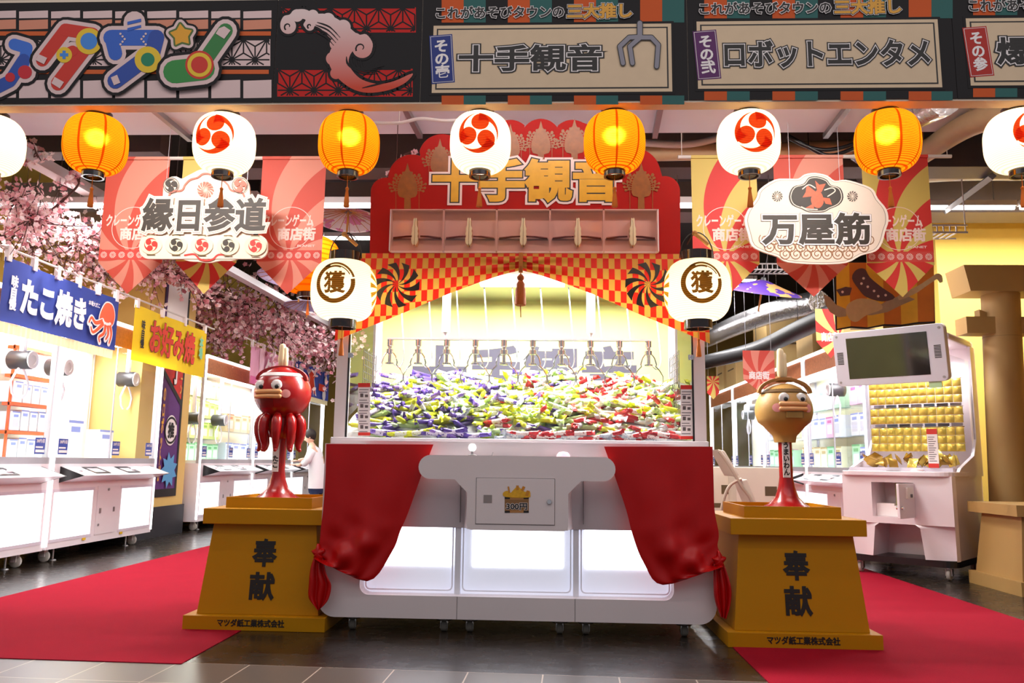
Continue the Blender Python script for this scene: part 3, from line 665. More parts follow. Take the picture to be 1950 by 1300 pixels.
# glass box
GY = MY+.17; zt = 2.33; ym = MY+1.36
for xx in (x0, x1-.075): mpart('corner_post', MB().box(xx, xx+.075, GY, GY+.07, 1.12, zt), mw_, bev=.005)
for xx in (x0, x1-.05): mpart('rear_post', MB().box(xx, xx+.05, ym-.05, ym, 1.12, zt), mw_)
gk = MB().box(x0+.075, x0+.084, GY+.0, GY+.02, 1.14, zt).box(x1-.084, x1-.075, GY, GY+.02, 1.14, zt); mpart('glass_gasket', gk, black)
mpart('front_glass', MB().box(x0+.084, x1-.084, GY+.012, GY+.018, 1.14, zt), clear); 
for xx in (x0+.01, x1-.016): mpart('side_glass', MB().box(xx, xx+.006, GY+.07, ym-.05, 1.12, zt-.06), clear)
mpart('roof', MB().box(x0, x1, GY+.02, ym, zt-.06, zt), mw_); mpart('ceiling_mirror', MB().box(x0+.08, x1-.08, GY+.45, ym-.03, zt-.075, zt-.062), mat('mirror', 'e6e8ee', .04, 1., var=0))
backm = mat('lime back print', 'd8dc7c', .5, var=.22, vscale=3.5)
mpart('back_panel', MB().box(x0+.03, x1-.03, ym-.02, ym, 1.12, zt-.06), backm)
for xx in (x0+.03, x1-.055): pass
bb = Board(ym-.021, mach); bb.text('back_lettering', '十手観音', MX, 1.68, 1.75, .46, [(.035, mat('grey violet print', '3c384a', .6), 'back_lettering')])
mpart('trough_floor', MB().box(x0+.03, x1-.03, GY+.03, ym-.02, 1.10, 1.125), frost)
mpart('low_divider', MB().box(x0+.09, x1-.09, GY+.10, GY+.105, 1.12, 1.235), clear)
for sx, xx in ((-1, x0+.13), (1, x1-.13)):
    g = MB()
    for q in range(8): g.cyl((xx+sx*.0, GY+.2+.055*q, 1.15), (xx, GY+.2+.055*q, 1.74), .0025, 4)
    for q in range(13): g.cyl((xx, GY+.2, 1.18+.045*q), (xx, GY+.585, 1.18+.045*q), .0025, 4)
    mpart('wire_grille', g, mat('grille wire', '55504c', .4, .6))
for px, py in ((668, 676), (1316, 680)):
    p = PY(px, py, GY); h = MB().cbox((p.x, GY+.005, p.z), (.035, .012, .032)); h.lathe([(.013, -.004), (.016, 0)], (p.x+.005, GY, p.z), 14, 'y'); mpart('glass_latch', h, chrome)
for (pa, pb_) in ((682, 705), (1296, 1320)):
    B2 = Board(GY+.011, mach); y0_, y1_ = (729, 829) if pa < 900 else (733, 836)
    B2.put('notice_sticker', F2().rect(pa, pb_, y0_, y1_), whiteink); B2.put('sticker_head', F2().rect(pa, pb_, y0_, y0_+8).rect(pa, pb_, y1_-6, y1_), redink)
    ln = F2()
    for q in range(17):
        yy = y0_+12+q*5
        if q % 4 == 2: ln.rect(pa+4, pa+10, yy-2, yy+5); ln.rect(pa+13, pa+19, yy, yy+5)
        elif q % 4 != 3: ln.rect(pa+2, pb_-3-(q*7) % 5, yy, yy+1.3)
    B2.put('sticker_lines', ln, mat('sticker ink', '5a5050', .7))
caster_m = mat('caster rubber', '7a756c', .6)
for px in (672, 846, 895, 1066, 1116, 1303):
    p = PY(px, 1150, 4.95); cx = p.x; c = MB().cyl((cx, 4.97, .085), (cx, 4.97, .125), .018, 10).lathe([(.046, .066), (.05, .072), (.046, .085)], (cx, 4.97, 0), 20).box(cx-.022, cx-.015, 4.955, 5.0, .02, .07).box(cx+.015, cx+.022, 4.955, 5.0, .02, .07)
    w_ = mpart('caster', c, chrome); obj('wheel', MB().lathe([(.026, -.02), (.032, -.014), (.032, .014), (.026, .02)], (cx, 4.975, .032), 18, 'x'), caster_m, w_, smooth=True)
for q in range(3): area('claw_machine_light', (MX-.72+.72*q, MY+.62, 2.235), (.6, .25), 52, (1, .99, .96))
lt = MB()
for q in range(3): lt.box(MX-.72+.72*q-.3, MX-.72+.72*q+.3, MY+.5, MY+.74, 2.24, 2.262)
mpart('light_panel', lt, mat('light panel', 'ffffff', .5, emit=2.0, var=0))

# ------------------------------------------------------------------ ten claws hanging from one bar
gan = thing('claw_gantry', 'steel bar with a row of ten two-armed claws hanging inside the big claw machine', 'claw gantry', (MX, 5.6, 1.75)); gy = 5.6
za = PY(740, 648, gy).z; zb = PY(1240, 648, gy).z; zbar = (za+zb)/2+.005; xa, xb = PY(738, 650, gy).x, PY(1240, 650, gy).x
obj('bar', MB().box(xa, xb, gy-.02, gy+.02, zbar-.006, zbar+.008), steel, gan)
for px in (850, 1125): xx = PY(px, 600, gy).x; obj('post', MB().lathe([(.01, zbar), (.012, zbar+.03), (.03, zbar+.05), (.03, 2.25)], (xx, gy, 0), 18), mat('post white', 'd8d8dc', .3), gan, smooth=True)
zc = zbar
c0 = None
for i in range(10):
    xx = xa+.02+(xb-xa-.04)*i/9
    if c0 is None:
        h = MB(); h.lathe([(.022, zc-.005), (.022, zc-.05), (.014, zc-.055), (.014, zc-.07), (.026, zc-.075), (.026, zc-.105), (.012, zc-.11), (.012, zc-.165), (.03, zc-.17), (.03, zc-.18), (.0, zc-.182)], (xx, gy, 0), 14)
        c0 = obj('claw', h, chrome, gan, smooth=True); lst = [c0]
        for s_ in (-1, 1):
            pts = [(.024, -.10), (.042, -.125), (.055, -.17), (.05, -.185), (.075, -.21), (.098, -.25), (.1, -.29), (.085, -.32), (.078, -.33)]
            obj('claw_arm', MB().tube([(xx+s_*a, gy, zc+z) for a, z in pts], [.005, .005, .006, .006, .0045, .004, .004, .003, .001], 7), chrome, c0, smooth=True)
    else:
        c = c0.copy(); COL.objects.link(c); c.parent = gan; c.location = (xx-xa-.02, 0, 0)
        for ch in list(c0.children): e = ch.copy(); COL.objects.link(e); e.parent = c
cabm = mat('clear hose', 'b8bcc4', .3, var=0)
for i in range(10):
    xx = xa+.02+(xb-xa-.04)*i/9
    obj('hose', MB().tube(smooth2([(xx+.05, gy+.06, 2.25), (xx+.07, gy+.05, 2.0), (xx+.085, gy+.05, zc-.02), (xx+.09, gy+.04, zc-.15), (xx+.06, gy+.03, zc-.2), (xx+.02, gy+.01, zc-.17)], 4), .0045, 7), cabm, gan, smooth=True)

# ------------------------------------------------------------------ snack sticks
def stick_mb(L=.205, r=.016):
    b = MB(); n = 10; rings = []
    for t, q, fl_ in ((-.5, 1.3, .06), (-.44, 1.2, .08), (-.40, .95, .7), (-.37, 1, 1), (.37, 1, 1), (.40, .95, .7), (.44, 1.2, .08), (.5, 1.3, .06)):
        rings.append([(L*t, r*q*math.cos(2*pi*i/n), r*fl_*math.sin(2*pi*i/n)) for i in range(n)])
    return b.loft(rings)
def wrap(nm, base, band, spots=None):
    m = bpy.data.materials.new(nm); m.use_nodes = True; nt = m.node_tree; b = nt.nodes['Principled BSDF']; b.inputs['Roughness'].default_value = .25
    tc = N(nt, 'ShaderNodeTexCoord'); sp = N(nt, 'ShaderNodeSeparateXYZ'); nt.links.new(tc.outputs['Object'], sp.inputs[0])
    a = math_(nt, 'GREATER_THAN', math_(nt, 'ABSOLUTE', math_(nt, 'ADD', sp.outputs[0], .01)), .038)
    mx = N(nt, 'ShaderNodeMix', data_type='RGBA'); nt.links.new(a, mx.inputs[0]); mx.inputs[6].default_value = lin(band); mx.inputs[7].default_value = lin(base)
    vo = N(nt, 'ShaderNodeTexNoise'); vo.inputs['Scale'].default_value = 70; nt.links.new(tc.outputs['Object'], vo.inputs['Vector'])
    m2 = N(nt, 'ShaderNodeMix', data_type='RGBA'); nt.links.new(math_(nt, 'GREATER_THAN', vo.outputs[0], .58), m2.inputs[0]); nt.links.new(mx.outputs[2], m2.inputs[6]); m2.inputs[7].default_value = lin(spots or base)
    nt.links.new(m2.outputs[2], b.inputs['Base Color']); return m
SK = {'purple': [wrap('purple wrapper', '4a3088', 'ddd2ea', '3a2470'), wrap('dark violet wrapper', '7a5cb0', 'e6e0ee', '4a3480')], 'yellow': [wrap('lime yellow wrapper', 'd4dc2a', 'eef2dc', 'b4c030')], 'green': [wrap('pale green wrapper', 'b4d080', 'eef2e2', '86a868')], 'red': [wrap('red wrapper', 'b01c24', 'e6d2cc', '861018')], 'silver': [wrap('white wrapper', 'c4ccd4', 'eef0ee', '9aa0b4')]}
stick_me = {k: [mesh('snack_stick', stick_mb(), m, True, ang=60) for m in v] for k, v in SK.items()}
rs = random.Random(11)
def heap(x, y):     # heap surface height
    q = (y-GY-.12)/(ym-.1-GY-.12); q = max(0, min(1, q)); return 1.20+.47*(q**.62)+.03*math.sin(x*7+1)+.02*math.sin(x*17+y*9)
pile = MB()
for i in range(820):
    x = rs.uniform(x0+.125, x1-.125); q = rs.random()**1.2; y = GY+.14+q*(ym-GY-.3); z = heap(x, y)-.028-rs.uniform(0, .05)
    M = Matrix.Translation((x, y, z)) @ Matrix.Rotation(rs.uniform(-1.5, 1.5)+(pi if rs.random() < .5 else 0), 4, 'Z') @ Matrix.Rotation(rs.uniform(-.3, .3), 4, 'Y') @ Matrix.Rotation(rs.uniform(0, pi), 4, 'X')
    c = rs.random(); fr = (x-x0)/(x1-x0)
    if fr < .42: mi = 0 if c < .5 else (1 if c < .78 else 3)
    elif fr < .62: mi = 0 if c < .15 else (1 if c < .45 else (3 if c < .75 else 4))
    else: mi = 2 if c < .32 else (3 if c < .6 else (1 if c < .75 else 4))
    pile.join(stick_mb(), M, mi)
pm = [mat('pile purple', '4a3280', .3, var=.5, vscale=40), mat('pile lime', 'c4cc30', .3, var=.4, vscale=40), mat('pile red', 'a81e26', .3, var=.4, vscale=40), mat('pile pale green', 'b4cf8c', .3, var=.4, vscale=40), mat('pile white', 'd8dcdc', .3, var=.3, vscale=40)]
o = obj('snack_stick_heap', pile, pm, None, smooth=True, fix=False); tag(o, 'deep heap of wrapped snack sticks filling the glass box, below the loose top sticks', 'snack heap', kind='stuff')
hb = MB().grid(lambda u, v: (x0+.03+(x1-x0-.06)*u, GY+.11+(ym-.03-GY-.11)*v, heap(x0+.1+(x1-x0-.2)*u, GY+.11+(ym-.03-GY-.11)*v)-.09), 40, 16); hb.add([(x0+.1, GY+.11, 1.125), (x1-.1, GY+.11, 1.125), (x1-.1, GY+.11, 1.13), (x0+.1, GY+.11, 1.13)], [(0, 1, 2, 3)])
obj('heap_core', hb, pm[4], o, fix=False)
lab = {'purple': 'purple wrapped snack stick lying on top of the heap in the glass box, mostly left', 'yellow': 'lime yellow wrapped snack stick lying on top of the heap behind the glass', 'green': 'pale green wrapped snack stick lying on top of the heap behind the glass', 'red': 'red wrapped snack stick lying on top of the heap in the glass box, mostly right', 'silver': 'white wrapped snack stick lying on top of the heap behind the glass'}
for i in range(290):
    if i < 34: x = rs.uniform(x0+.2, x1-.2); y = GY+.055; z = 1.145+.04*rs.random(); tilt = rs.uniform(-.25, .25); rzz = rs.uniform(-.15, .15)+(pi if rs.random() < .5 else 0)
    else:
        x = rs.uniform(x0+.17, x1-.17); q = rs.random(); y = GY+.16+q*(ym-GY-.34); z = heap(x, y)+rs.uniform(-.012, .022); tilt = rs.uniform(-.5, .5); rzz = rs.uniform(-1.4, 1.4)+(pi if rs.random() < .5 else 0)
    c = rs.random(); fr = (x-x0)/(x1-x0)
    if fr < .42: kx = 'purple' if c < .45 else ('yellow' if c < .72 else ('green' if c < .85 else 'silver'))
    elif fr < .62: kx = 'purple' if c < .14 else ('yellow' if c < .45 else ('green' if c < .75 else ('red' if c < .85 else 'silver')))
    else: kx = 'red' if c < .32 else ('yellow' if c < .52 else ('green' if c < .85 else 'silver'))
    if i < 34 and fr > .45 and c < .6: kx = 'red'
    s_ = bpy.data.objects.new('snack_stick', rs.choice(stick_me[kx])); COL.objects.link(s_); s_.location = (x, y, z); s_.rotation_euler = (rs.uniform(0, pi), tilt, rzz); tag(s_, lab[kx], 'snack', kx+' snack sticks in the claw machine')

# ------------------------------------------------------------------ red signboard on top
SY = 5.04
redboard = mat('red sign board', '98100a', .6, var=.04, spec=.15); goldart = mat('gold silhouette print', '84490e', .45, 0, var=.35, vscale=25); goldleaf = mat('gold leaf letters', 'd8a024', .4, 0, var=.22, vscale=12)
sg = thing('signboard', 'red scalloped signboard with four gold characters and gold statues, standing on the claw machine', 'signboard', (-.15, SY, 2.33))
def P2(px, py): p = PY(px, py, SY); return (p.x, p.z)
prof = [(707, 483), (705, 366)]
def arc(c, r, a0, a1, n=12, ry=None): return [(c[0]+r*math.cos(math.radians(a0+(a1-a0)*i/n)), c[1]-(ry or r)*math.sin(math.radians(a0+(a1-a0)*i/n))) for i in range(n+1)]
half = [(704, 483), (706, 370)]+arc((734, 366), 28, 180, 80)+arc((785, 340), 46, 165, 70)+arc((842, 300), 45, 165, 55)+arc((915, 272), 40, 140, 60)+arc((972, 268), 40, 120, 48)
topc = arc((1022, 268), 38, 140, 40)
right = arc((1090, 268), 40, 132, 60)+arc((1140, 290), 50, 100, 30)+arc((1208, 332), 50, 110, 15)+arc((1266, 364), 29, 100, 0)+[(1296, 483)]
poly = [P2(*p) for p in half+arc((1030, 264), 38, 145, 35)+right]
obj('board', MB().prism(poly, SY, SY+.04), redboard, sg)
Bs = Board(SY, sg)
def statue(cx, by, h):
    f = F2(); w_ = h*.17
    f.poly([(cx-w_*.42, by), (cx+w_*.42, by), (cx+w_*.34, by-h*.55), (cx-w_*.34, by-h*.55)]).circ((cx, by-h*.62), w_*.55, 14); f.poly([(cx-w_*.5, by-h*.68), (cx+w_*.5, by-h*.68), (cx, by-h)])
    f.poly(smooth2([(cx-w_*1.0, by-h*.3), (cx-w_*1.15, by-h*.55), (cx-w_*.7, by-h*.75), (cx, by-h*.86), (cx+w_*.7, by-h*.75), (cx+w_*1.15, by-h*.55), (cx+w_*1.0, by-h*.3)], 3, True))
    for s_ in (-1, 1):
        for q in range(9):
            a = math.radians(-8+q*12); L_ = h*(.33+.03*(q % 3)); p = (cx+s_*L_*math.cos(a), by-h*.46-L_*math.sin(a)*.95); f.line((cx, by-h*.46), p, h*.022).circ(p, h*.028, 8)
            p2 = (cx+s_*L_*.8*math.cos(a+.1), by-h*.46-L_*.8*math.sin(a+.1)); f.circ(p2, h*.022, 8)
        f.line((cx+s_*h*.24, by), (cx+s_*h*.24, by-h*.72), h*.012); f.circ((cx+s_*h*.24, by-h*.74), h*.035, 8)
    return f
for cx, by, h in ((776, 402, 92), (838, 352, 88), (905, 330, 88), (972, 322, 86), (1030, 318, 88), (1094, 318, 92), (1160, 330, 86), (1221, 400, 90)): Bs.put('gold_statue_print', statue(cx, by, h), goldart)
c_ = PY(1000, 344, SY); Bs.text('lettering', '十手観音', c_.x, c_.z, 1.22, .305, [(.04, goldleaf, 'lettering'), (.068, ink, 'lettering_rim'), (.115, mat('pinkish white print', 'e2c8c2', .6), 'lettering_edge')])
# hand display: shallow white box with five bays
pl, pr_, zt_, zb_ = P2(748, 403)[0], P2(1250, 403)[0], P2(1000, 403)[1], P2(1000, 482)[1]
wht = mat('display white', 'f8f2f0', .4, var=.02); bwid = (pr_-pl)/5
obj('display_back', MB().box(pl, pr_, SY-.012, SY, zb_, zt_), wht, sg)
dv = MB()
for q in range(6): xx = pl+bwid*q; dv.box(xx-.006, xx+.006, SY-.055, SY-.012, zb_, zt_)
obj('display_divider', dv, wht, sg); obj('display_top', MB().box(pl, pr_, SY-.055, SY-.012, zt_-.008, zt_), wht, sg); obj('display_cover', MB().box(pl, pr_, SY-.06, SY-.056, zb_, zt_), glass('display cover', 'f6e6e2', .9), sg)
handm = mat('cream wood hand', 'e8d2a8', .5, var=.06); rodm = mat('dark red rod', '6a3a34', .3, .3)
ords = ['first from the left', 'second from the left', 'middle one', 'second from the right', 'first from the right']
for q in range(5):
    cx = pl+bwid*(q+.5); zr = zb_+.098
    t = thing('hand_spinner', 'cream clapper hand, %s of five, in the white display of the signboard' % ords[q], 'hand spinner', (cx, SY-.035, zr), group=None)
    off = (q-2)*.006
    for s_ in (-1, 1):
        h = MB(); prof2 = [(.001, -.07)]+smooth2([(.008, -.076), (.02, -.055), (.022, -.03), (.018, -.015), (.022, .0), (.018, .018), (.021, .035), (.015, .05), (.012, .065), (.011, .1), (.005, .108)], 3)+[(.001, .1)]
        h.prism([(s_*x+off, z+.012) for x, z in prof2], -.03, .025); obj('hand', h, handm, t, False, True, ang=50, bev=.003)
    r = MB()
    for s_ in (-1, 1): r.tube([(s_*.02, 0, .004), (s_*.07, 0, .002), (s_*.155, 0, -.008)], [.006, .007, .007], 8); 
    obj('rod', r, rodm, t, False, True); r = MB().box(-.16, .16, .012, .02, -.016, -.006); obj('rail', r, steel, t, False)

# ------------------------------------------------------------------ checkered valance with tassel
def checker(nm, c1, c2, n):
    m = bpy.data.materials.new(nm); m.use_nodes = True; nt = m.node_tree; b = nt.nodes['Principled BSDF']; tc = N(nt, 'ShaderNodeTexCoord'); ck = N(nt, 'ShaderNodeTexChecker')
    ck.inputs['Scale'].default_value = n; ck.inputs[1].default_value = lin(c1); ck.inputs[2].default_value = lin(c2); nt.links.new(tc.outputs['UV'], ck.inputs[0]); nt.links.new(ck.outputs[0], b.inputs['Base Color']); b.inputs['Roughness'].default_value = .7
    tr = N(nt, 'ShaderNodeBsdfTranslucent'); nt.links.new(ck.outputs[0], tr.inputs[0]); ms = N(nt, 'ShaderNodeMixShader'); ms.inputs[0].default_value = .2
    nt.links.new(b.outputs[0], ms.inputs[1]); nt.links.new(tr.outputs[0], ms.inputs[2]); nt.links.new(ms.outputs[0], nt.nodes['Material Output'].inputs[0]); return m
VY = 5.0
val = thing('valance', 'red and gold checkered valance gathered at the middle above the glass of the claw machine', 'curtain', (-.15, VY, 2.33)); ckm = checker('checkered cloth', 'cc1f0c', 'cc963a', 1.0)
vx0, vx1, vc = -1.33, 1.02, PY(992, 510, VY).x; ztop = PY(990, 485, VY).z+.008
def val_pt(side):
    ex = vx0 if side < 0 else vx1
    def fn(u, v):            # u 0 at the middle .. 1 at the end
        x = vc+(ex-vc)*u; zb = ztop-.105-.0*u-(.075*min(1, u*8)**.8 if False else 0)-.475*(u**1.12) if True else 0
        z = ztop+(zb-ztop)*v
        g = (1-u)**1.6; ph = math.atan2((ztop-.08-z), (.02+abs(x-vc)))
        y = VY-.012*math.sin(ph*19)*(.25+.75*g)*min(1, .2+v)-.02*v*u+ -.012*math.sin(u*9+v*5)*v
        return (x, y-.02*math.sin(pi*min(1, v))*.5, z)
    def uv(u, v):
        p = fn(u, v); return ((p[0]-vc)/.0372+40, (p[2])/.0372-(.0 if v < .0 else (p[0]-vc)*side*(-.26)*v/.0372))
    return fn, uv
for side in (-1, 1):
    fn, uv = val_pt(side); obj('cloth', MB().grid(fn, 56, 22, uv=uv), ckm, val, smooth=True, ang=180, fix=False)
    f = pinwheel((PY(757 if side < 0 else 1234, 545, VY).x, PY(757 if side < 0 else 1234, 543, VY).z), .148, 10, .62, .75, .03)
    def onv(x, z, fn=fn, side=side):
        ex = vx0 if side < 0 else vx1; u = max(0, min(1, (x-vc)/(ex-vc))); zb = ztop-.105-.475*u**1.12; v = max(0, min(1, (z-ztop)/(zb-ztop))); p = fn(u, v); return (x, p[1]-.003, z)
    obj('pinwheel_print', conform(f.v, f.f, onv, .03), ink, val, fix=False)
obj('centre_strap', MB().box(vc-.013, vc+.013, VY-.025, VY-.015, ztop-.13, ztop), mat('ochre strap', 'b06a20', .7), val)
tz = ztop-.09; ts = MB().tube([(vc, VY-.03, tz), (vc, VY-.03, tz-.07)], .004, 6).lathe([(.01, tz-.055), (.024, tz-.07), (.022, tz-.085), (.014, tz-.095), (.027, tz-.115), (.026, tz-.135), (.031, tz-.15), (.036, tz-.25), (.03, tz-.255)], (vc, VY-.03, 0), 18); ts.tube([(vc, VY-.03, tz-.25), (vc+.004, VY-.03, tz-.33)], .0035, 6)
obj('tassel', ts, mat('rust tassel', 'b4560e', .75, bump=.8, bscale=300), val, smooth=True)

# ------------------------------------------------------------------ red satin curtains tied at the machine corners
satin = mat('red satin', 'b40406', .36, var=.04, spec=.35)
def curtain(E0, E1, knot, tail, label, sgn):
    CY = MY-.05; t = thing('red_curtain', label, 'curtain', (PY(*E0[0], CY).x, CY, 1.1))
    e0 = smooth2(E0, 5); e1 = smooth2(E1, 5)
    def at_(pl_, v):
        k = v*(len(pl_)-1); i = min(int(k), len(pl_)-2); f = k-i; return (pl_[i][0]*(1-f)+pl_[i+1][0]*f, pl_[i][1]*(1-f)+pl_[i+1][1]*f)
    def fn(u, v):
        a, b = at_(e0, v), at_(e1, v); sag = math.sin(pi*u)*v*(1-v)*26
        p = PY(a[0]+(b[0]-a[0])*u, a[1]+(b[1]-a[1])*u+sag, CY)
        w_ = .012+.075*v**1.4; wrk = math.sin(u*9+v*4.5)*.6+math.sin(u*19-v*8+1)*.4+.5*math.sin(v*17+u*7)*v+.25*math.sin(v*34-u*9)*v
        return (p.x, CY-.01-.035*math.sin(pi*u)*v-w_*.55*wrk*math.sin(pi*min(1, u*1.02+.02)), p.z)
    obj('drape', MB().grid(fn, 40, 60), satin, t, smooth=True, ang=180, fix=False)
    k = PY(*knot, CY); kb = MB()
    kb.grid(lambda u, v: (k.x+(.034+.010*math.sin(5*2*pi*u))*math.cos(2*pi*u)*math.sin(pi*v)*1.0, k.y-.02+.03*math.cos(pi*v)+.0*u, k.z+(.045+.012*math.sin(4*2*pi*u+1))*math.sin(2*pi*u)*math.sin(pi*v)), 30, 14); obj('knot', kb, satin, t, smooth=True, ang=180, fix=False)
    L_, Rr = smooth2(tail[0], 4), smooth2(tail[1], 4)
    def ft_(u, v):
        a, b = at_(L_, v), at_(Rr, v); p = PY(a[0]+(b[0]-a[0])*u, a[1]+(b[1]-a[1])*u, CY); return (p.x, CY-.01-.03*abs(math.sin(u*2.5*pi+.4))*min(1, v*2+.2), p.z)
    obj('tail', MB().grid(ft_, 24, 20), satin, t, smooth=True, ang=180, fix=False)
curtain([(622, 845), (621, 900), (617, 960), (612, 1005), (609, 1035), (604, 1050), (603, 1058)], [(826, 846), (803, 905), (778, 975), (763, 1010), (747, 1050), (700, 1106), (612, 1062)], (608, 1052), ([(600, 1058), (593, 1080), (590, 1110), (590, 1138), (608, 1160)], [(616, 1060), (624, 1090), (634, 1112), (628, 1140), (612, 1158)]), 'red satin curtain tied back in a knot at the left corner of the claw machine', -1)
curtain([(1356, 850), (1358, 910), (1360, 970), (1368, 1015), (1366, 1040), (1376, 1060), (1374, 1070)], [(1150, 850), (1170, 905), (1192, 970), (1205, 1020), (1225, 1070), (1262, 1113), (1364, 1080)], (1368, 1066), ([(1358, 1072), (1357, 1100), (1358, 1130), (1362, 1150), (1370, 1172)], [(1378, 1074), (1386, 1100), (1390, 1122), (1388, 1150), (1380, 1176)]), 'red satin curtain tied back in a knot at the right corner of the claw machine', 1)

# ------------------------------------------------------------------ pedestals
pedm = mat('mustard painted board', 'ba8004', .5, var=.05, vscale=4, spec=.2)
def pedestal(cx, y0, wbase, label, lx, body, slab, tray, off):
    t = thing('pedestal', label, 'pedestal', (cx, y0+wbase/2, 0)); cyy = y0+wbase/2; h = wbase/2
    obj('base', MB().box(cx-h, cx+h, y0, y0+wbase, .0, .082), pedm, t, bev=.003)
    b0, b1 = body; rg = [[(cx+sx*q, cyy+sy*q, z) for sx, sy in ((-1, -1), (1, -1), (1, 1), (-1, 1))] for q, z in ((b0, .082), (b1, .608))]; obj('body', MB().loft(rg), pedm, t, bev=.003)
    obj('slab', MB().box(cx-slab, cx+slab, cyy-slab, cyy+slab, .608, .70), pedm, t, bev=.003)
    tr = MB(); q = tray; w_ = .012
    tr.box(cx-q, cx+q, cyy-q, cyy-q+w_, .70, .765).box(cx-q, cx+q, cyy+q-w_, cyy+q, .70, .765).box(cx-q, cx-q+w_, cyy-q+w_, cyy+q-w_, .70, .765).box(cx+q-w_, cx+q, cyy-q+w_, cyy+q-w_, .70, .765).box(cx-q+w_, cx+q-w_, cyy-q+w_, cyy+q-w_, .70, .712)
    obj('tray', tr, pedm, t)
    # lettering: 奉献 on the sloping face, the donor's name on the base
    s = (b0-b1)/.518
    for ch, z in (('奉', .44), ('献', .245)):
        V, Fc = text_layers(ch, .155, .165, [.035])[0]; obj('lettering', flat(V, Fc, lambda x, y, z=z: (lx+x, cyy-b0+s*(z+y-.09)-.0025, z+y)), ink, t, fix=False)
    V, Fc = text_layers('マツダ紙工業株式会社', .40, .045, [.035])[0]; obj('donor_lettering', flat(V, Fc, lambda x, y: (lx+off+x, y0-.002, .045+y)), ink, t, fix=False)
    return cyy
cyL = pedestal(-1.705, 4.85, .85, 'mustard yellow pedestal left of the claw machine, carrying the red octopus statue', -1.69, (.368, .318), .368, .27, -.03)
cyR = pedestal(1.45, 4.70, .85, 'mustard yellow pedestal right of the claw machine, carrying the brown round mascot', 1.44, (.375, .325), .383, .28, 0.0)

# ------------------------------------------------------------------ statues on the pedestals
gred = mat('glossy red plastic', '960608', .26, var=.02, coat=.12); peach = mat('peach lips', 'e8a96e', .4, var=.03); eyew = mat('eye white', 'e8e4e0', .2, var=0); blush = mat('pink blush', 'e79a98', .5)
brown = mat('brown kraft skin', 'b58a48', .5, var=.05, vscale=20, bump=.08, bscale=90); dred = mat('dark red strap', '8e0a08', .3); strapb = mat('brown strap', '9a6526', .45)
def face(t, cx, cy_, cz, R, ex, ez, er, lx, lz, lw, ch, mouthm, look):
    def surf(x, z, o=0.): q = R*R-(x-cx)**2-(z-cz)**2; return cy_-math.sqrt(max(q, 1e-6))-o
    for s_ in (-1, 1):
        x = lx+s_*ex; y = surf(x, ez); e = obj('eye', MB().ball((x, y+.005, ez), (er, er*.55, er), 20, 12), eyew, t, smooth=True)
        obj('pupil', MB().ball((x+look[0], y-er*.42, ez+look[1]), (er*.4, er*.22, er*.4), 14, 8), black, e, smooth=True)
        obj('eye_dome', MB().ball((x, y+.0, ez), (er*1.06, er*.72, er*1.06), 20, 12), clear, e, smooth=True)
    for k, z in enumerate((lz, lz-.03)):
        y = min(surf(lx-lw, z), surf(lx+lw, z)); obj('lip', MB().tube([(lx-lw, surf(lx-lw, z, .005), z), (lx-lw*.5, surf(lx-lw*.5, z, .008), z), (lx, surf(lx, z, .01), z), (lx+lw*.5, surf(lx+lw*.5, z, .008), z), (lx+lw, surf(lx+lw, z, .005), z)], .0145, 12).ball((lx-lw, surf(lx-lw, z, .005), z), .0145, 12, 8).ball((lx+lw, surf(lx+lw, z, .005), z), .0145, 12, 8), peach, t, smooth=True)
    for s_ in (-1, 1):
        x = lx+s_*ch; c = F2().circ((x, ez-.055 if mouthm is None else ez-.06), .027, 22); obj('cheek', conform(c.v, c.f, lambda a, b: (a, surf(a, b, .002), b), .012), blush, t, fix=False)
    return surf
# octopus
ox, oy, oz = -1.745, cyL, 1.435; R = .185
t = thing('octopus_statue', 'glossy red octopus statue with googly eyes and orange lips on the left pedestal', 'statue', (ox, oy, .712))
obj('stand', MB().lathe([(.185, .712), (.185, .725), (.165, .74), (.11, .77), (.07, .81), (.048, .87), (.04, .93), (.04, 1.2)], (ox, oy, 0), 36), gred, t, smooth=True)
obj('head', MB().lathe([(.03, 1.13), (.072, 1.145), (.086, 1.2), (.09, 1.26)]+[(R*math.cos(a), oz+R*math.sin(a)*.97) for a in [-1.08+ (pi/2+1.08)*i/20 for i in range(21)]], (ox, oy, 0), 44), gred, t, smooth=True, ang=70)
for k in range(9):
    a = -pi/2+(k-4)*2*pi/9+.1; ca, sa = math.cos(a), math.sin(a)
    pr = [(.105, 1.285), (.132, 1.25), (.138, 1.19), (.132, 1.14), (.122, 1.10), (.128, 1.07), (.135, 1.06)]
    obj('tentacle', MB().tube([(ox+ca*r_, oy+sa*r_, z) for r_, z in smooth2(pr, 3)], [.02, .026, .030, .033, .034, .034, .033, .032, .030, .028, .026, .024, .022, .02, .018, .016, .014, .012, .01][:19], 12).ball((ox+ca*.107, oy+sa*.107, 1.285), .024, 10, 8).ball((ox+ca*.135, oy+sa*.135, 1.06), .012, 10, 8), gred, t, smooth=True)
lxo = ox-.055
sf = face(t, ox, oy, oz, R, .057, 1.475, .036, lxo+.012, 1.432, .082, .118, None, (.008, -.012))
obj('mouth_slot', MB().grid(lambda u, v: (lxo-.04+.09*u, sf(lxo-.04+.09*u, 1.33+.055*v, .001), 1.33+.055*v), 10, 6), mat('mouth dark red', '7e0908', .4), t, fix=False)
obj('cap_band', MB().lathe([(.152, 1.535), (.155, 1.541), (.135, 1.562), (.132, 1.556)], (ox, oy, 0), 40), whiteink, t, smooth=True)
hp = [(ox+.155*math.cos(a)*1.05, oy-.03, 1.52+.085*math.sin(a)) for a in [pi*i/16 for i in range(17)]]
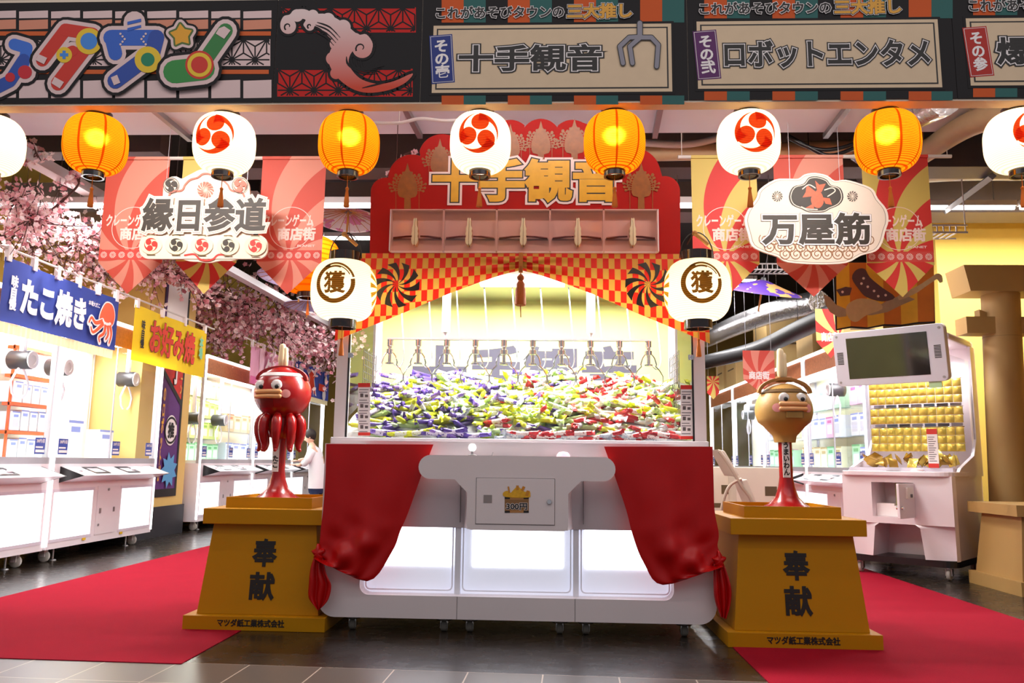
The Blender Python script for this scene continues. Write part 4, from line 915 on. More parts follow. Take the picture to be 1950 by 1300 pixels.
def strap(pts, w_, th, mt, nm, t):
    b = MB(); rings = []
    for i, p in enumerate(pts):
        a, c = Vector(pts[max(0, i-1)]), Vector(pts[min(len(pts)-1, i+1)]); tg = (c-a).normalized(); n_ = Vector((-tg.z, 0, tg.x)); p = Vector(p)
        rings.append([p+n_*th+Vector((0, -w_, 0)), p+n_*th+Vector((0, w_, 0)), p-n_*th+Vector((0, w_, 0)), p-n_*th+Vector((0, -w_, 0))])
    return obj(nm, b.loft(rings), mt, t, bev=.002)
strap(hp, .02, .011, dred, 'headband', t); obj('headband_crown', MB().tube([(ox-.05, oy-.03, 1.598), (ox+.05, oy-.03, 1.598)], .019, 12), dred, t, smooth=True)
def finger(t, x, y, z0, z1, m):
    b = MB(); h = z1-z0; pr = [(.016, 0), (.021, .05), (.026, .3), (.024, .55), (.021, .75), (.021, .9), (.015, .97), (.004, 1)]
    b.lathe([(r_, z0+h*q) for r_, q in pr], (x-.006, y, 0), 16); s0 = len(b.v); b.lathe([(r_*.85, z0+h*.86*q) for r_, q in pr], (x+.014, y+.004, 0), 16)
    return obj('wooden_hand', b, m, t, smooth=True)
finger(t, ox-.002, oy-.03, 1.612, 1.765, handm)
obj('label_strip', MB().box(ox-.010-.021, ox-.010+.021, oy-.0435, oy-.0385, .92, 1.13), whiteink, t)
V, Fc = text_layers('たこ', .036, .08, [.04], vertical=True)[0]; obj('label_lettering', flat(V, Fc, lambda x, y: (ox-.010+x, oy-.045, .985+y)), ink, t, fix=False)
obj('emblem', flat(*text_layers('奉納', .05, .018, [.02])[0], lambda x, y: (ox+.01+x, oy-.1705-(.0), .745+y)), dred, t, fix=False)
# round brown mascot
bx, by, bz = 1.503, cyR, 1.345; R = .175
t = thing('round_mascot_statue', 'round brown statue with googly eyes and peach lips, on the right pedestal', 'statue', (bx, by, .712))
obj('stand', MB().lathe([(.185, .712), (.185, .725), (.165, .738), (.11, .768), (.07, .81), (.05, .87), (.041, .93), (.041, 1.17)], (bx, by, 0), 36), gred, t, smooth=True)
obj('head', MB().lathe([(.03, 1.145), (.064, 1.145), (.066, 1.16), (.072, 1.185), (.1, 1.215), (.132, 1.25)]+[(R*math.cos(a), bz+R*math.sin(a)*.98) for a in [-.45+(pi/2+.45)*i/18 for i in range(19)]], (bx, by, 0), 44), brown, t, smooth=True, ang=70)
lxb = bx+.012
sf = face(t, bx, by, bz, R, .052, 1.412, .033, lxb, 1.374, .075, .095, 1, (.006, -.008))
mo = MB().box(lxb-.048, lxb+.052, by-.183, by-.165, 1.29, 1.328); obj('mouth_slot', mo, mat('mouth tan', '9a7434', .6), t); obj('mouth_edge_shade', MB().box(lxb-.048, lxb+.052, by-.1845, by-.182, 1.325, 1.33).box(lxb+.048, lxb+.052, by-.1845, by-.182, 1.29, 1.33), mat('mouth shade brown', '6e4c1c', .6), t)  # dark strips paint recess shade along the slot's top and right edges
hp = [(bx+.158*math.cos(a), by-.03, 1.45+.09*math.sin(a)) for a in [pi*i/16 for i in range(17)]]; strap(hp, .02, .01, strapb, 'headband', t); obj('headband_crown', MB().tube([(bx-.05, by-.03, 1.537), (bx+.05, by-.03, 1.537)], .018, 12), strapb, t, smooth=True)
obj('cap_band', MB().lathe([(.142, 1.447), (.145, 1.452), (.09, 1.492), (.086, 1.488)], (bx, by, 0), 40), mat('dark brown band', '5e4420', .5), t, smooth=True)
finger(t, bx-.012, by-.03, 1.552, 1.735, handm)
obj('label_strip', MB().box(bx-.008-.022, bx-.008+.022, by-.0445, by-.0395, .93, 1.15), whiteink, t)
V, Fc = text_layers('うまいわん', .036, .205, [.04], vertical=True)[0]; obj('label_lettering', flat(V, Fc, lambda x, y: (bx-.008+x, by-.046, 1.045+y)), ink, t, fix=False)
# ------------------------------------------------------------------ rows of ordinary claw machines along both aisles
ufo_white = mat('cabinet white', 'eadfe4', .35, var=.03); alu = mat('aluminium', 'b6b4bc', .35, .35); ledw = mat('white led strip', 'ffffff', .5, emit=2.6, var=0); ledp = mat('backlit panel', 'f2fbff', .4, emit=1.05, ecol='eefaff', var=0)
peg = mat('orange brown perforated board', 'b9764a', .6, var=.35, vscale=30); bluest = mat('blue price sticker', '3d4fa0', .5); inwall = mat('cream cabinet lining', 'f8ecd4', .5, var=.04)
stand_glass = glass('cabinet glass', 'fbfdff', .8)
def ufo_machine(label, loc, rz, w=2.05):
    t = thing('claw_cabinet', label, 'claw machine', loc, rz, 'ordinary claw machines along the aisles'); h = w/2; P = lambda nm, b, m, **k: obj(nm, b, m, t, False, **k)
    P('lower_body', MB().box(-h+.01, h-.01, .0, .9, .13, .93), ufo_white)
    for sx in (-1, 1):
        P('backlit_panel', MB().box(sx*.62-.33, sx*.62+.33, -.006, .0, .22, .66), ledp)
        P('panel_frame', MB().box(sx*.62-.36, sx*.62+.36, -.004, .004, .19, .22).box(sx*.62-.36, sx*.62+.36, -.004, .004, .66, .69), mat('pale lilac trim', 'dcd0dc', .4))
    d = P('service_door', MB().box(-.2, .2, -.006, .0, .2, .7), ufo_white, bev=.002)
    obj('door_latch', MB().box(-.15, -.12, -.012, -.006, .42, .47).box(.12, .15, -.012, -.006, .42, .47).lathe([(.014, -.016), (.014, -.006)], (0, 0, .66), 12, 'y').lathe([(.012, -.014), (.012, -.006)], (-.15, 0, .3), 12, 'y'), steel, d, False)
    P('warning_label', MB().box(-.42, -.36, -.008, -.006, .165, .19).box(.3, .36, -.008, -.006, .165, .19), mat('yellow label', 'e6b820', .6))
    # projecting wedge-shaped control shelf with black end cheeks
    pr = [(-.24, .82), (0, .905), (0, .75)]; sh = MB()
    sh.loft([[(-h+.15, y, z) for y, z in pr], [(h-.15, y, z) for y, z in pr]]); P('control_shelf', sh, ufo_white, bev=.004)
    ck = MB()
    for sx in (-1, 1): ck.loft([[(sx*(h-.15), y, z) for y, z in pr], [(sx*(h-.13), y*1.01, z) for y, z in pr]])
    P('shelf_cheek', ck, black)
    for sx in (-1, 1):
        f = MB(); z = lambda y: .905+.085*y/.24*1.0+.004
        for a, b_, c, d_ in ((-.14, .14, -.2, -.17), (-.14, .14, -.06, -.03), (-.14, -.11, -.17, -.06), (.11, .14, -.17, -.06)): f.add([(sx*.3*0+sx*.33*0+(.02 if sx > 0 else -.6)+.14+a, c, .905+.354*c+.006), ((.02 if sx > 0 else -.6)+.14+b_, c, .905+.354*c+.006), ((.02 if sx > 0 else -.6)+.14+b_, d_, .905+.354*d_+.006), ((.02 if sx > 0 else -.6)+.14+a, d_, .905+.354*d_+.006)], [(0, 1, 2, 3)])
        P('shelf_window', f, black)
    for q in (-1, 1):
        j = MB().cyl((q*.5-.25, -.12, .865), (q*.5-.25, -.12, .875), .03, 14).ball((q*.5-.25, -.12, .875), .018, 12, 8); P('button', j, ufo_white, smooth=True)
    gz0, gz1 = .99, 2.33
    P('sill', MB().box(-h+.02, h-.02, .0, .06, .93, .99), alu); P('tray', MB().box(-h+.02, h-.02, .06, .88, .93, .97), mat('bright tray', 'eef6f8', .3, var=0))
    for sx in (-1, 1):
        P('front_post', MB().box(sx*(h-.035)-.025, sx*(h-.035)+.025, .01, .06, .93, 2.4), alu); P('led_strip', MB().box(sx*(h-.012)-.012, sx*(h-.012)+.012, -.008, .012, .16, 2.46), ledw)
        P('rear_post', MB().box(sx*(h-.03)-.025, sx*(h-.03)+.025, .86, .9, .93, 2.4), ufo_white); P('side_glass', MB().box(sx*(h-.02)-.003, sx*(h-.02)+.003, .06, .86, .97, 2.33), stand_glass)
        P('front_glass', MB().box(min(sx*.003, sx*(h-.06)), max(sx*.003, sx*(h-.06)), .02, .026, gz0, gz1), stand_glass)
        for k, x in enumerate((sx*(h-.17), sx*.12)):
            if k == 0 or sx > 0:
                s_ = P('price_sticker', MB().box(x-.075, x+.075, .016, .019, 1.02, 1.17), bluest); V, Fc = text_layers('200円1回', .12, .035, [.02])[0]; obj('sticker_lettering', flat(V, Fc, lambda a, b, x=x: (x+a, .0145, 1.14+b)), whiteink, s_, False, fix=False); obj('sticker_lines', MB().box(x-.065, x+.065, .013, .016, 1.035, 1.06).box(x-.065, x+.04, .013, .016, 1.075, 1.09), whiteink, s_, False)
    P('glass_seam', MB().box(-.004, .004, .015, .03, gz0, gz1), alu)
    P('top_box', MB().box(-h+.01, h-.01, .02, .9, 2.33, 2.46), ufo_white); P('perforated_fascia', MB().box(-h+.07, h-.07, .01, .02, 2.2, 2.42), peg); P('top_led', MB().box(-h+.02, h-.02, -.006, .018, 2.43, 2.465), ledw)
    P('back_lining', MB().box(-h+.03, h-.03, .86, .88, .97, 2.33), inwall)
    P('interior_light', MB().box(-h+.15, h-.15, .2, .5, 2.31, 2.328), mat('cabinet light panel', 'ffffff', .5, emit=7.0, var=0))
    for sx in (-1, 1):
        for y in (.12, .78):
            c = P('caster', MB().cyl((sx*(h-.2), y, .13), (sx*(h-.2), y, .09), .03, 10).box(sx*(h-.2)-.028, sx*(h-.2)-.02, y-.02, y+.03, .05, .12).box(sx*(h-.2)+.02, sx*(h-.2)+.028, y-.02, y+.03, .05, .12), ufo_white); obj('wheel', MB().lathe([(.045, -.018), (.055, -.01), (.055, .01), (.045, .018)], (sx*(h-.2), y, .055), 18, 'x'), mat('white wheel', 'd8d2cc', .5), c, False, True)
            P('foot', MB().cyl((sx*(h-.34), y, .13), (sx*(h-.34), y, .012), .01, 8).lathe([(.035, 0), (.03, .01), (.01, .014)], (sx*(h-.34), y, 0), 14), steel)
    return t
first = ufo_machine('nearest left-aisle claw cabinet, cut by the left edge of the photo, under the blue flag', (-4.66, 6.47, 0), pi/2)
cabs = [(first, -4.66, 6.47, 1)]
for x, y, rz, lb in ((-4.66, 8.54, pi/2, 'second left-aisle claw cabinet, ending beside the purple poster wall'), (-4.8, 12.15, pi/2, 'first claw cabinet beyond the poster wall in the left aisle, behind the octopus statue'), (-4.8, 14.22, pi/2, 'second claw cabinet beyond the poster wall, where the person plays'), (-4.8, 16.29, pi/2, 'third claw cabinet beyond the poster wall, deepest in the left aisle'),
        (3.5, 9.97, -pi/2, 'nearest right-aisle claw cabinet, behind the tall white prize machine'), (3.5, 12.04, -pi/2, 'second right-aisle claw cabinet, behind the round brown statue'), (3.5, 14.11, -pi/2, 'third right-aisle claw cabinet, left of the round brown statue'), (3.5, 16.18, -pi/2, 'deepest right-aisle claw cabinet, beside the claw machine corner')):
    t2 = dup(first, (x, y, 0), rz, lb); cabs.append((t2, x, y, 1 if rz > 0 else -1))
for i, (t_, x, y, s_) in enumerate(cabs):
    area('cabinet_light', (x-s_*.4, y, 2.29), (.5, 1.6), 55 if i < 2 else 45, (1, .98, .95), (0, 0, 0))
# crane heads: black drums with a white ring, white claw below
crm = mat('drum black', '2e2d30', .35)
def crane_head(label, x, y, z, s_):
    t = thing('crane_head', label, 'crane head', (x, y, z), pi/2 if s_ > 0 else -pi/2, 'crane heads in the claw cabinets')
    obj('drum', MB().lathe([(.085, -.1), (.09, -.09), (.09, .1), (.08, .11)], (0, 0, 0), 24, 'y'), crm, t, False, True, ang=50); obj('ring', MB().lathe([(.05, -.112), (.082, -.112), (.082, -.1), (.05, -.1), (.05, -.112)], (0, 0, 0), 24, 'y', cap=False).lathe([(.0, -.102), (.05, -.102)], (0, 0, 0), 24, 'y', cap=False), whiteink, t, False, True)
    obj('mast', MB().box(-.025, .025, -.02, .02, .08, max(.12, 2.335-z)), ufo_white, t, False)
    for q in (-1, 1): obj('claw_arm', MB().tube([(q*.03, 0, -.08), (q*.08, 0, -.14), (q*.13, 0, -.22), (q*.1, 0, -.32), (q*.05, 0, -.36)], .011, 8), ufo_white, t, False, True)
    return t
for lb, px, py, xx, s_ in (('black crane drum with white ring in the nearest left cabinet, nearer the photo edge', 42, 685, -5.0, 1), ('black crane drum half behind the post between the two near left cabinets', 112, 699, -5.0, 1), ('black crane drum under the yellow flag in the second left cabinet', 243, 722, -5.05, 1), ('black crane drum beside the white end post beyond the poster wall', 368, 796, -5.1, 1), ('grey crane drum left of the octopus statue face', 418, 800, -5.2, 1), ('crane drum behind glass right of the octopus statue', 560, 790, -5.2, 1),
        ('crane drum behind the glass right of the round brown statue', 1592, 742, 3.9, -1), ('crane drum behind the glass left of the round brown statue', 1425, 790, 3.9, -1), ('crane drum at the far end of the right aisle', 1385, 790, 4.0, -1)):
    p = PX(px, py, xx); crane_head(lb, xx, min(p.y, 15.8), min(p.z, 2.1), s_)
# prizes in the cabinets
def prize_mesh(cols):
    b = MB().box(-.5, .5, -.5, .5, 0, 1, mi=0); b.box(-.36, .36, -.505, -.5, .18, .62, mi=1).box(-.3, .3, -.505, -.5, .7, .84, mi=2).box(-.5, .5, -.503, -.5, .93, 1, mi=2); return mesh('prize_box', b, [mat('box '+c, c, .5, var=.04) for c in cols])
PMS = {k: prize_mesh(v) for k, v in dict(white=('f0ebe6', 'd8d0d6', '8a93c8'), peach=('f0c89a', 'f6e6d0', 'd87a4a'), mint=('b8e0b4', 'f0f4e8', '6ab070'), lime=('dfe88a', 'f4f4d8', '9ac04a'), pink=('f0b4c8', 'f8e4ec', 'c05a90'), violet=('b48ac8', 'e8dcf0', '7a4aa0'), orange=('e88a30', 'f6dca8', 'c83a20'), cream=('f2e2b8', 'fbf4e0', 'c8a870')).items()}
rp = random.Random(5)
def prize(kind, x, y, z, w, d, h, s_, label, group):
    o = bpy.data.objects.new('prize_box', PMS[kind]); COL.objects.link(o); o.location = (x, y, z); o.scale = (w, d, h); o.rotation_euler = (0, 0, pi/2 if s_ > 0 else -pi/2); return tag(o, label, 'prize box', group)
shelfm = glass('acrylic shelf', 'f4f8ff', 1.0)
def shelf_row(x, ya, yb, z, s_, label): o = obj('prize_shelf', MB().box(min(x, x-s_*.22), max(x, x-s_*.22), ya, yb, z-.012, z), shelfm); return tag(o, label, 'shelf')
cn = {'white': 'white', 'peach': 'peach', 'mint': 'mint green', 'lime': 'lime yellow', 'pink': 'pink', 'violet': 'violet', 'orange': 'orange', 'cream': 'cream'}
levels = ['bottom tray', 'lowest shelf', 'middle shelf', 'top shelf']
def fill(ci, xoff, ya, yb, zs, kinds, w, h, wh, gap=.02):
    t_, x, y, s_ = cabs[ci]
    for lv, z in enumerate(zs):
        if lv: shelf_row(x-s_*xoff+s_*.1, ya, yb, z, s_, 'clear shelf, %s of %s' % (['', 'lowest', 'middle', 'top', 'uppermost'][lv], wh))
        yy = ya+w/2; 
        while yy < yb-w/2+.01:
            k = kinds[lv % len(kinds)]; k = rp.choice(k) if isinstance(k, tuple) else k
            prize(k, x-s_*xoff, yy, z+.001, w, .16, h*rp.uniform(.9, 1.05), s_, '%s prize box on the %s of %s' % (cn[k], levels[min(lv, 3)], wh), '%s boxes, %s of %s' % (k, levels[min(lv, 3)], wh)); yy += w+gap
fill(0, .62, 5.6, 6.5, (.972, 1.42, 1.78), (('white', 'white', 'mint'), ('peach', 'mint'), ('lime', 'peach')), .28, .34, 'the nearest left cabinet')
fill(0, .7, 6.75, 7.35, (.972, 1.32, 1.62, 1.92), ('cream', ('pink', 'violet'), 'orange', 'orange'), .17, .22, 'the rack in the nearest left cabinet')
fill(1, .68, 7.75, 8.3, (.972, 1.25, 1.53, 1.81), ('white', 'white', 'white', 'white'), .12, .2, 'the orange rack in the second left cabinet')
ra = MB()
for z in (1.235, 1.515, 1.795, 2.08): ra.box(-5.36, -5.24, 7.72, 8.36, z-.02, z+.012)
for yy in (7.72, 8.34): ra.box(-5.3, -5.28, yy, yy+.02, .97, 2.1)
tag(obj('prize_rack', ra, mat('orange rack', 'e8622a', .5)), 'orange rack holding small white boxes in the second left cabinet', 'rack')
prize('white', -5.2, 8.62, .972, .28, .16, .42, 1, 'larger white box standing alone right of the orange rack', None); prize('white', -5.2, 9.25, .972, .3, .16, .34, 1, 'pale box at the far end of the second left cabinet', None)
fill(2, .6, 11.25, 13.05, (.972, 1.3, 1.62, 1.94), ('mint', ('lime', 'cream'), ('lime', 'lime', 'pink'), ('lime', 'cream')), .2, .26, 'the first cabinet past the poster wall')
fill(3, .6, 13.3, 15.1, (.972, 1.45), ('white', ('cream', 'peach')), .3, .3, 'the cabinet where the person plays')
fill(5, .6, 9.1, 10.85, (.972, 1.4, 1.8), (('mint', 'white'), 'white', ('white', 'pink')), .26, .3, 'the nearest right cabinet')
fill(6, .6, 11.15, 12.95, (.972, 1.4, 1.8), (('mint', 'cream'), ('pink', 'white'), ('white', 'mint')), .26, .3, 'the second right cabinet')
fill(7, .6, 13.25, 15.05, (.972, 1.45), (('pink', 'mint'), ('white', 'cream')), .26, .3, 'the third right cabinet')

# ------------------------------------------------------------------ poster wall between the two left groups
struct('wall_left', MB().box(-6.2, -4.95, 9.62, 11.0, .38, 3.56), tan); struct('baseboard_left', MB().box(-6.2, -4.93, 9.61, 11.02, 0, .38), dkbase)
class XBoard(Board):      # upright sheet on a plane x = const seen from +x: u runs along +Y
    def __init__(s, x, parent=None, dirn=1): s.x = x; s.k = 0; s.parent = parent; s.d = dirn
    def put(s, name, fig, m, px=False, label=None, step=.002):
        V, Fc = (fig.v, fig.f) if isinstance(fig, F2) else fig; s.k += 1; xx = s.x+s.d*step*s.k
        return obj(name, flat(V, Fc, (lambda u, v: PX(u, v, s.x)+Vector((s.d*step*s.k, 0, 0))) if px else (lambda u, v: Vector((xx, u, v))), (s.d, 0, 0)), m, s.parent, label=label, fix=False)
t = thing('poster', 'tall purple and red poster with a black brushed ring on the tan wall end', 'poster', (-4.95, 10.4, .48)); ya, yb = 10.05, 10.76
obj('sheet', MB().box(-4.948, -4.942, ya, yb, .5, 3.45), mat('poster purple', '5a2a72', .6, var=.15, vscale=3), t); B = XBoard(-4.941, t)
B.put('red_field', F2().poly([(ya, 2.2), (yb, 1.72), (yb, 2.75), (ya, 2.75)]), redink); B.put('black_band', F2().poly([(ya, 2.14), (yb, 1.66), (yb, 1.74), (ya, 2.22)]).rect(ya, ya+.02, .5, 3.45).rect(yb-.05, yb, .5, 3.45).rect(ya, yb, .5, .6).rect(ya, yb, 2.72, 2.8), ink); B.put('white_field', F2().rect(ya+.06, yb-.06, 2.8, 3.4), whiteink)
B.put('ring_disc', F2().circ((10.47, 1.36), .17, 36, .2), whiteink); B.put('brush_ring', F2().ring((10.47, 1.36), .15, .178, 36, .5, 5.9), ink); B.text('lettering', '推', 10.47, 1.36, .18, .21, [(.05, ink, 'lettering')]); B.text('lettering', '横丁', 10.5, 2.28, .2, .62, [(.06, whiteink, 'lettering'), (.1, ink, 'lettering_rim')], vertical=True)
B.text('side_lettering', 'ロボゾーン', 10.655, 2.2, .07, .7, [(.04, mat('poster gold', 'e0a83a', .6), 'side_lettering')], vertical=True); B.text('side_lettering', 'のロボットが', 10.2, 1.3, .075, 1.2, [(.04, mat('poster gold', 'e0a83a', .6), 'side_lettering')], vertical=True)
B.put('starburst', F2().poly([(10.47+(.24 if i % 2 else .15)*math.cos(i*pi/9), .84+(.24 if i % 2 else .15)*math.sin(i*pi/9)) for i in range(18)]), mat('poster blue', '5a9ed0', .6))

# ------------------------------------------------------------------ shop flags (noren) on rods over the left cabinets
rodw = mat('white rod', 'cfc8c0', .4)
def rod(a, b, label, rad=.011): tag(obj('flag_rod', MB().cyl(a, b, rad, 8), rodw), label, 'rod')
rod((-4.5, 5.6, 2.715), (-4.5, 10.6, 2.735), 'thin white rod carrying the blue and the yellow flag over the near left cabinets'); rod((-4.5, 11.7, 2.80), (-4.5, 16.8, 2.80), 'thin white rod carrying the pink and the squid flag, deep in the left aisle')
def flag(label, ya, yb, z0, z1, col, n=5, fringe=None, zr=2.72):
    t = thing('shop_flag', label, 'flag', (-4.5, (ya+yb)/2, z0), group=None); m = mat('cloth '+col, col, .8, var=.05, trans=.25)
    obj('cloth', MB().grid(lambda u, v: (-4.5+.012*math.sin(u*14), ya+(yb-ya)*u, z0+(z1-z0)*v), 40, 6), m, t, smooth=True, fix=False)
    lp = MB()
    for q in range(n): yy = ya+.04+(yb-ya-.08)*q/(n-1); lp.box(-4.518, -4.482, yy-.025, yy+.025, z1-.03, zr+.016)
    obj('loops', lp, whiteink, t)
    if fringe: obj('fringe', MB().grid(lambda u, v: (-4.5+.01*math.sin(u*200), ya+(yb-ya)*u, z0-.09+.09*v), 120, 1), mat('fringe', fringe, .8, trans=.2), t, fix=False)
    return t, XBoard(-4.486, t)
t, B = flag('dark blue flag with white lettering and an orange octopus, nearest on the left', 6.33, 8.12, 2.10, 2.64, '30408c', 6, 'd8cfa8')
wl = [(.05, whiteink, 'lettering')]
B.text('lettering', 'たこ焼き', 7.05, 2.36, .98, .34, wl); B.text('small_lettering', '味自慢', 6.46, 2.36, .1, .3, [(.05, whiteink, 'small_lettering')], vertical=True); B.text('small_lettering', '本場大だこ', 7.66, 2.5, .2, .05, [(.03, whiteink, 'small_lettering')])
oc = mat('octopus orange', 'e0582a', .6, var=.1)
hd = smooth2([(7.78, 2.34), (7.78, 2.44), (7.86, 2.55), (7.98, 2.55), (8.04, 2.46), (8.02, 2.36), (7.92, 2.3)], 4, True); B.put('octopus_rim', F2().poly([(7.91+(x-7.91)*1.1, 2.42+(y-2.42)*1.1) for x, y in hd]), whiteink); B.put('octopus_head', F2().poly(hd), oc)
tn = [[(7.82, 2.36), (7.7, 2.32), (7.62, 2.36), (7.58, 2.3)], [(7.84, 2.34), (7.74, 2.26), (7.66, 2.22), (7.62, 2.27)], [(7.88, 2.33), (7.86, 2.24), (7.78, 2.19), (7.8, 2.14)], [(7.92, 2.33), (7.94, 2.24), (7.9, 2.18)], [(7.96, 2.34), (8.0, 2.25), (7.97, 2.15)]]
a, b_ = F2(), F2()
for q in tn: s_ = smooth2(q, 4); a.stroke(s_, .06); b_.taper(s_, [.045-.03*i/len(s_) for i in range(len(s_))])
B.put('octopus_rim', a, whiteink); B.put('octopus_arms', b_, oc)
t, B = flag('yellow flag with red lettering beside the poster wall', 8.48, 10.34, 2.05, 2.66, 'f0d020', 4)
B.text('lettering', 'お好み焼', 9.42, 2.37, 1.18, .4, [(.035, mat('flag red', 'd83a20', .6), 'lettering'), (.055, mat('flag brown', '6a2a1a', .6), 'lettering_rim')]); B.text('small_lettering', '味自慢', 8.66, 2.36, .09, .32, [(.04, ink, 'small_lettering')], vertical=True); B.text('small_lettering', '本場', 10.18, 2.42, .12, .3, [(.05, mat('flag mint', '7ac49a', .6), 'small_lettering')], vertical=True)
t, B = flag('pink flag with white lettering behind the octopus statue', 12.0, 14.1, 2.14, 2.73, 'e6a8c4', 5, None, 2.8)
B.put('stripes', F2().rect(12.35, 12.55, 2.14, 2.73).rect(12.9, 13.1, 2.14, 2.73).rect(13.5, 13.7, 2.14, 2.73), mat('flag pale pink', 'efc8d6', .8)); B.put('band', F2().rect(12.0, 14.1, 2.14, 2.26), mat('flag rose', 'd86a9c', .8)); B.text('lettering', 'クレープ', 13.2, 2.45, 1.2, .34, [(.06, whiteink, 'lettering'), (.09, mat('flag rose', 'd86a9c', .8), 'lettering_rim')])
t, B = flag('blue flag with a red squid right of the octopus statue', 14.2, 16.45, 2.2, 2.78, '3a4aa0', 5, 'e6dfc8', 2.8)
sq = [(15.2, 2.7), (15.42, 2.6), (15.34, 2.55), (15.4, 2.42), (15.5, 2.26), (15.42, 2.27), (15.36, 2.36), (15.33, 2.24), (15.27, 2.36), (15.2, 2.24), (15.16, 2.36), (15.06, 2.25), (15.0, 2.28), (15.06, 2.42), (15.08, 2.55), (15.0, 2.6)]
B.put('squid_rim', F2().poly([(15.22+(x-15.22)*1.3, 2.46+(y-2.46)*1.15) for x, y in sq]), whiteink); B.put('squid', F2().poly(sq), mat('flag red', 'd83a20', .6)); B.put('foam', F2().circ((14.5, 2.62), .14, 20).circ((14.6, 2.34), .12, 18).circ((16.2, 2.6), .1, 16).circ((16.1, 2.3), .12, 16), whiteink); B.put('red_patch', F2().rect(15.7, 16.1, 2.36, 2.5), mat('flag red', 'd83a20', .6))

# ------------------------------------------------------------------ hanging sunburst banners and aisle signs
def swirl(nm, c1, c2, cx, cz, n=8, k=5.0, trans=.25):
    m = bpy.data.materials.new(nm); m.use_nodes = True; nt = m.node_tree; b = nt.nodes['Principled BSDF']; tc = N(nt, 'ShaderNodeTexCoord'); sp = N(nt, 'ShaderNodeSeparateXYZ'); nt.links.new(tc.outputs['Object'], sp.inputs[0])
    dx = math_(nt, 'SUBTRACT', sp.outputs[0], cx); dz = math_(nt, 'SUBTRACT', sp.outputs[2], cz); a = math_(nt, 'ARCTAN2', dz, dx); r = math_(nt, 'SQRT', math_(nt, 'ADD', math_(nt, 'MULTIPLY', dx, dx), math_(nt, 'MULTIPLY', dz, dz)))
    s = math_(nt, 'SINE', math_(nt, 'ADD', math_(nt, 'MULTIPLY', a, float(n)), math_(nt, 'MULTIPLY', r, k))); g = math_(nt, 'GREATER_THAN', s, 0.0)
    mx = N(nt, 'ShaderNodeMix', data_type='RGBA'); nt.links.new(g, mx.inputs[0]); mx.inputs[6].default_value = lin(c1); mx.inputs[7].default_value = lin(c2); nt.links.new(mx.outputs[2], b.inputs['Base Color']); b.inputs['Roughness'].default_value = .6
    tr = N(nt, 'ShaderNodeBsdfTranslucent'); nt.links.new(mx.outputs[2], tr.inputs[0]); ms = N(nt, 'ShaderNodeMixShader'); ms.inputs[0].default_value = trans
    nt.links.new(b.outputs[0], ms.inputs[1]); nt.links.new(tr.outputs[0], ms.inputs[2]); nt.links.new(ms.outputs[0], nt.nodes['Material Output'].inputs[0]); return m
swA = swirl('salmon sunburst cloth', 'e39a84', 'd65a48', 0, .3, 8, 7.5); swB = swirl('red and yellow sunburst cloth', 'd93c36', 'dcc56a', 0, .3, 8, 7.5)
rosette = pinwheel((0, 0), .026, 12, .62, .5, .15)
faint = mat('pale print', 'f2d8cc', .7); band_m = mat('rosette band red', 'd0483e', .7)
def hang_banner(label, x0, x1, m, y=6.0, grp=None):
    cx = (x0+x1)/2; h = (x1-x0)/2; t = thing('sunburst_banner', label, 'banner', (cx, y, 2.26)); zt_ = 3.36; zc_ = 2.51
    obj('cloth', MB().prism([(-h, zt_-2.26), (-h, zc_-2.26), (0, 0), (h, zc_-2.26), (h, zt_-2.26)], -.0015, .0015), m, t, False)
    obj('hem', MB().box(-h, h, -.014, .014, zt_-2.26-.012, zt_-2.26+.012), m, t, False)
    B = Board(y-.0015, t); B.put('rosette_band', F2().rect(x0+.002, x1-.002, 2.53, 2.61), band_m, px=False); rs_ = F2()
    for q in range(7):
        o_ = len(rs_.v); ccx = x0+.04+(x1-x0-.08)*q/6; rs_.v += [(a+ccx, b+2.57) for a, b in rosette.v]; rs_.f += [tuple(i+o_ for i in f) for f in rosette.f]
    B.put('rosettes', rs_, faint, px=False)
    B.put('logo_ring', F2().ring((cx, 2.79), .165, .17, 40), faint, px=False)
    B.text('lettering', 'クレーンゲーム', cx-.02, 2.85, .4, .1, [(.03, faint, 'lettering')]); B.text('lettering', '商店街', cx+.05, 2.74, .3, .11, [(.04, faint, 'lettering')]); B.text('small_lettering', 'PLANET', cx+.13, 2.645, .14, .018, [(.03, faint, 'small_lettering')])
    return t
hang_banner('salmon sunburst banner left of the left aisle sign', -3.51, -3.0, swA); hang_banner('red and yellow sunburst banner mostly hidden behind the left aisle sign', -2.89, -2.41, swB); hang_banner('salmon sunburst banner between the left aisle sign and the red signboard', -2.25, -1.74, swA)
hang_banner('red and yellow sunburst banner between the red signboard and the right aisle sign', 1.12, 1.62, swB); hang_banner('salmon sunburst banner mostly hidden behind the right aisle sign', 1.75, 2.28, swA); hang_banner('red and yellow sunburst banner right of the right aisle sign', 2.42, 2.92, swB)
for xa, xb, wh in ((-3.6, -1.66, 'left'), (1.02, 3.1, 'right')):
    b = MB().cyl((xa, 6.0, 3.362), (xb, 6.0, 3.362), .014, 10)
    for xx in (xa+.03, xb-.03): b.cyl((xx, 6.0, 3.362), (xx, 6.0, 3.62), .003, 5)
    tag(obj('banner_rod', b, rodw), 'white rod on wires carrying the three sunburst banners on the %s' % wh, 'rod')
signcream = mat('sign cream print', 'ead8c4', .55, var=.03); dkink = mat('dark brown sign ink', '2f271c', .55, var=.08)
YS = 5.8
t = thing('aisle_sign', 'cream cut-out sign with four dark characters and lantern crests, over the left aisle', 'sign', (-2.6, YS, 2.47)); B = Board(YS, t)
def Q(px, py): p = PY(px, py, YS); return (p.x, p.z)
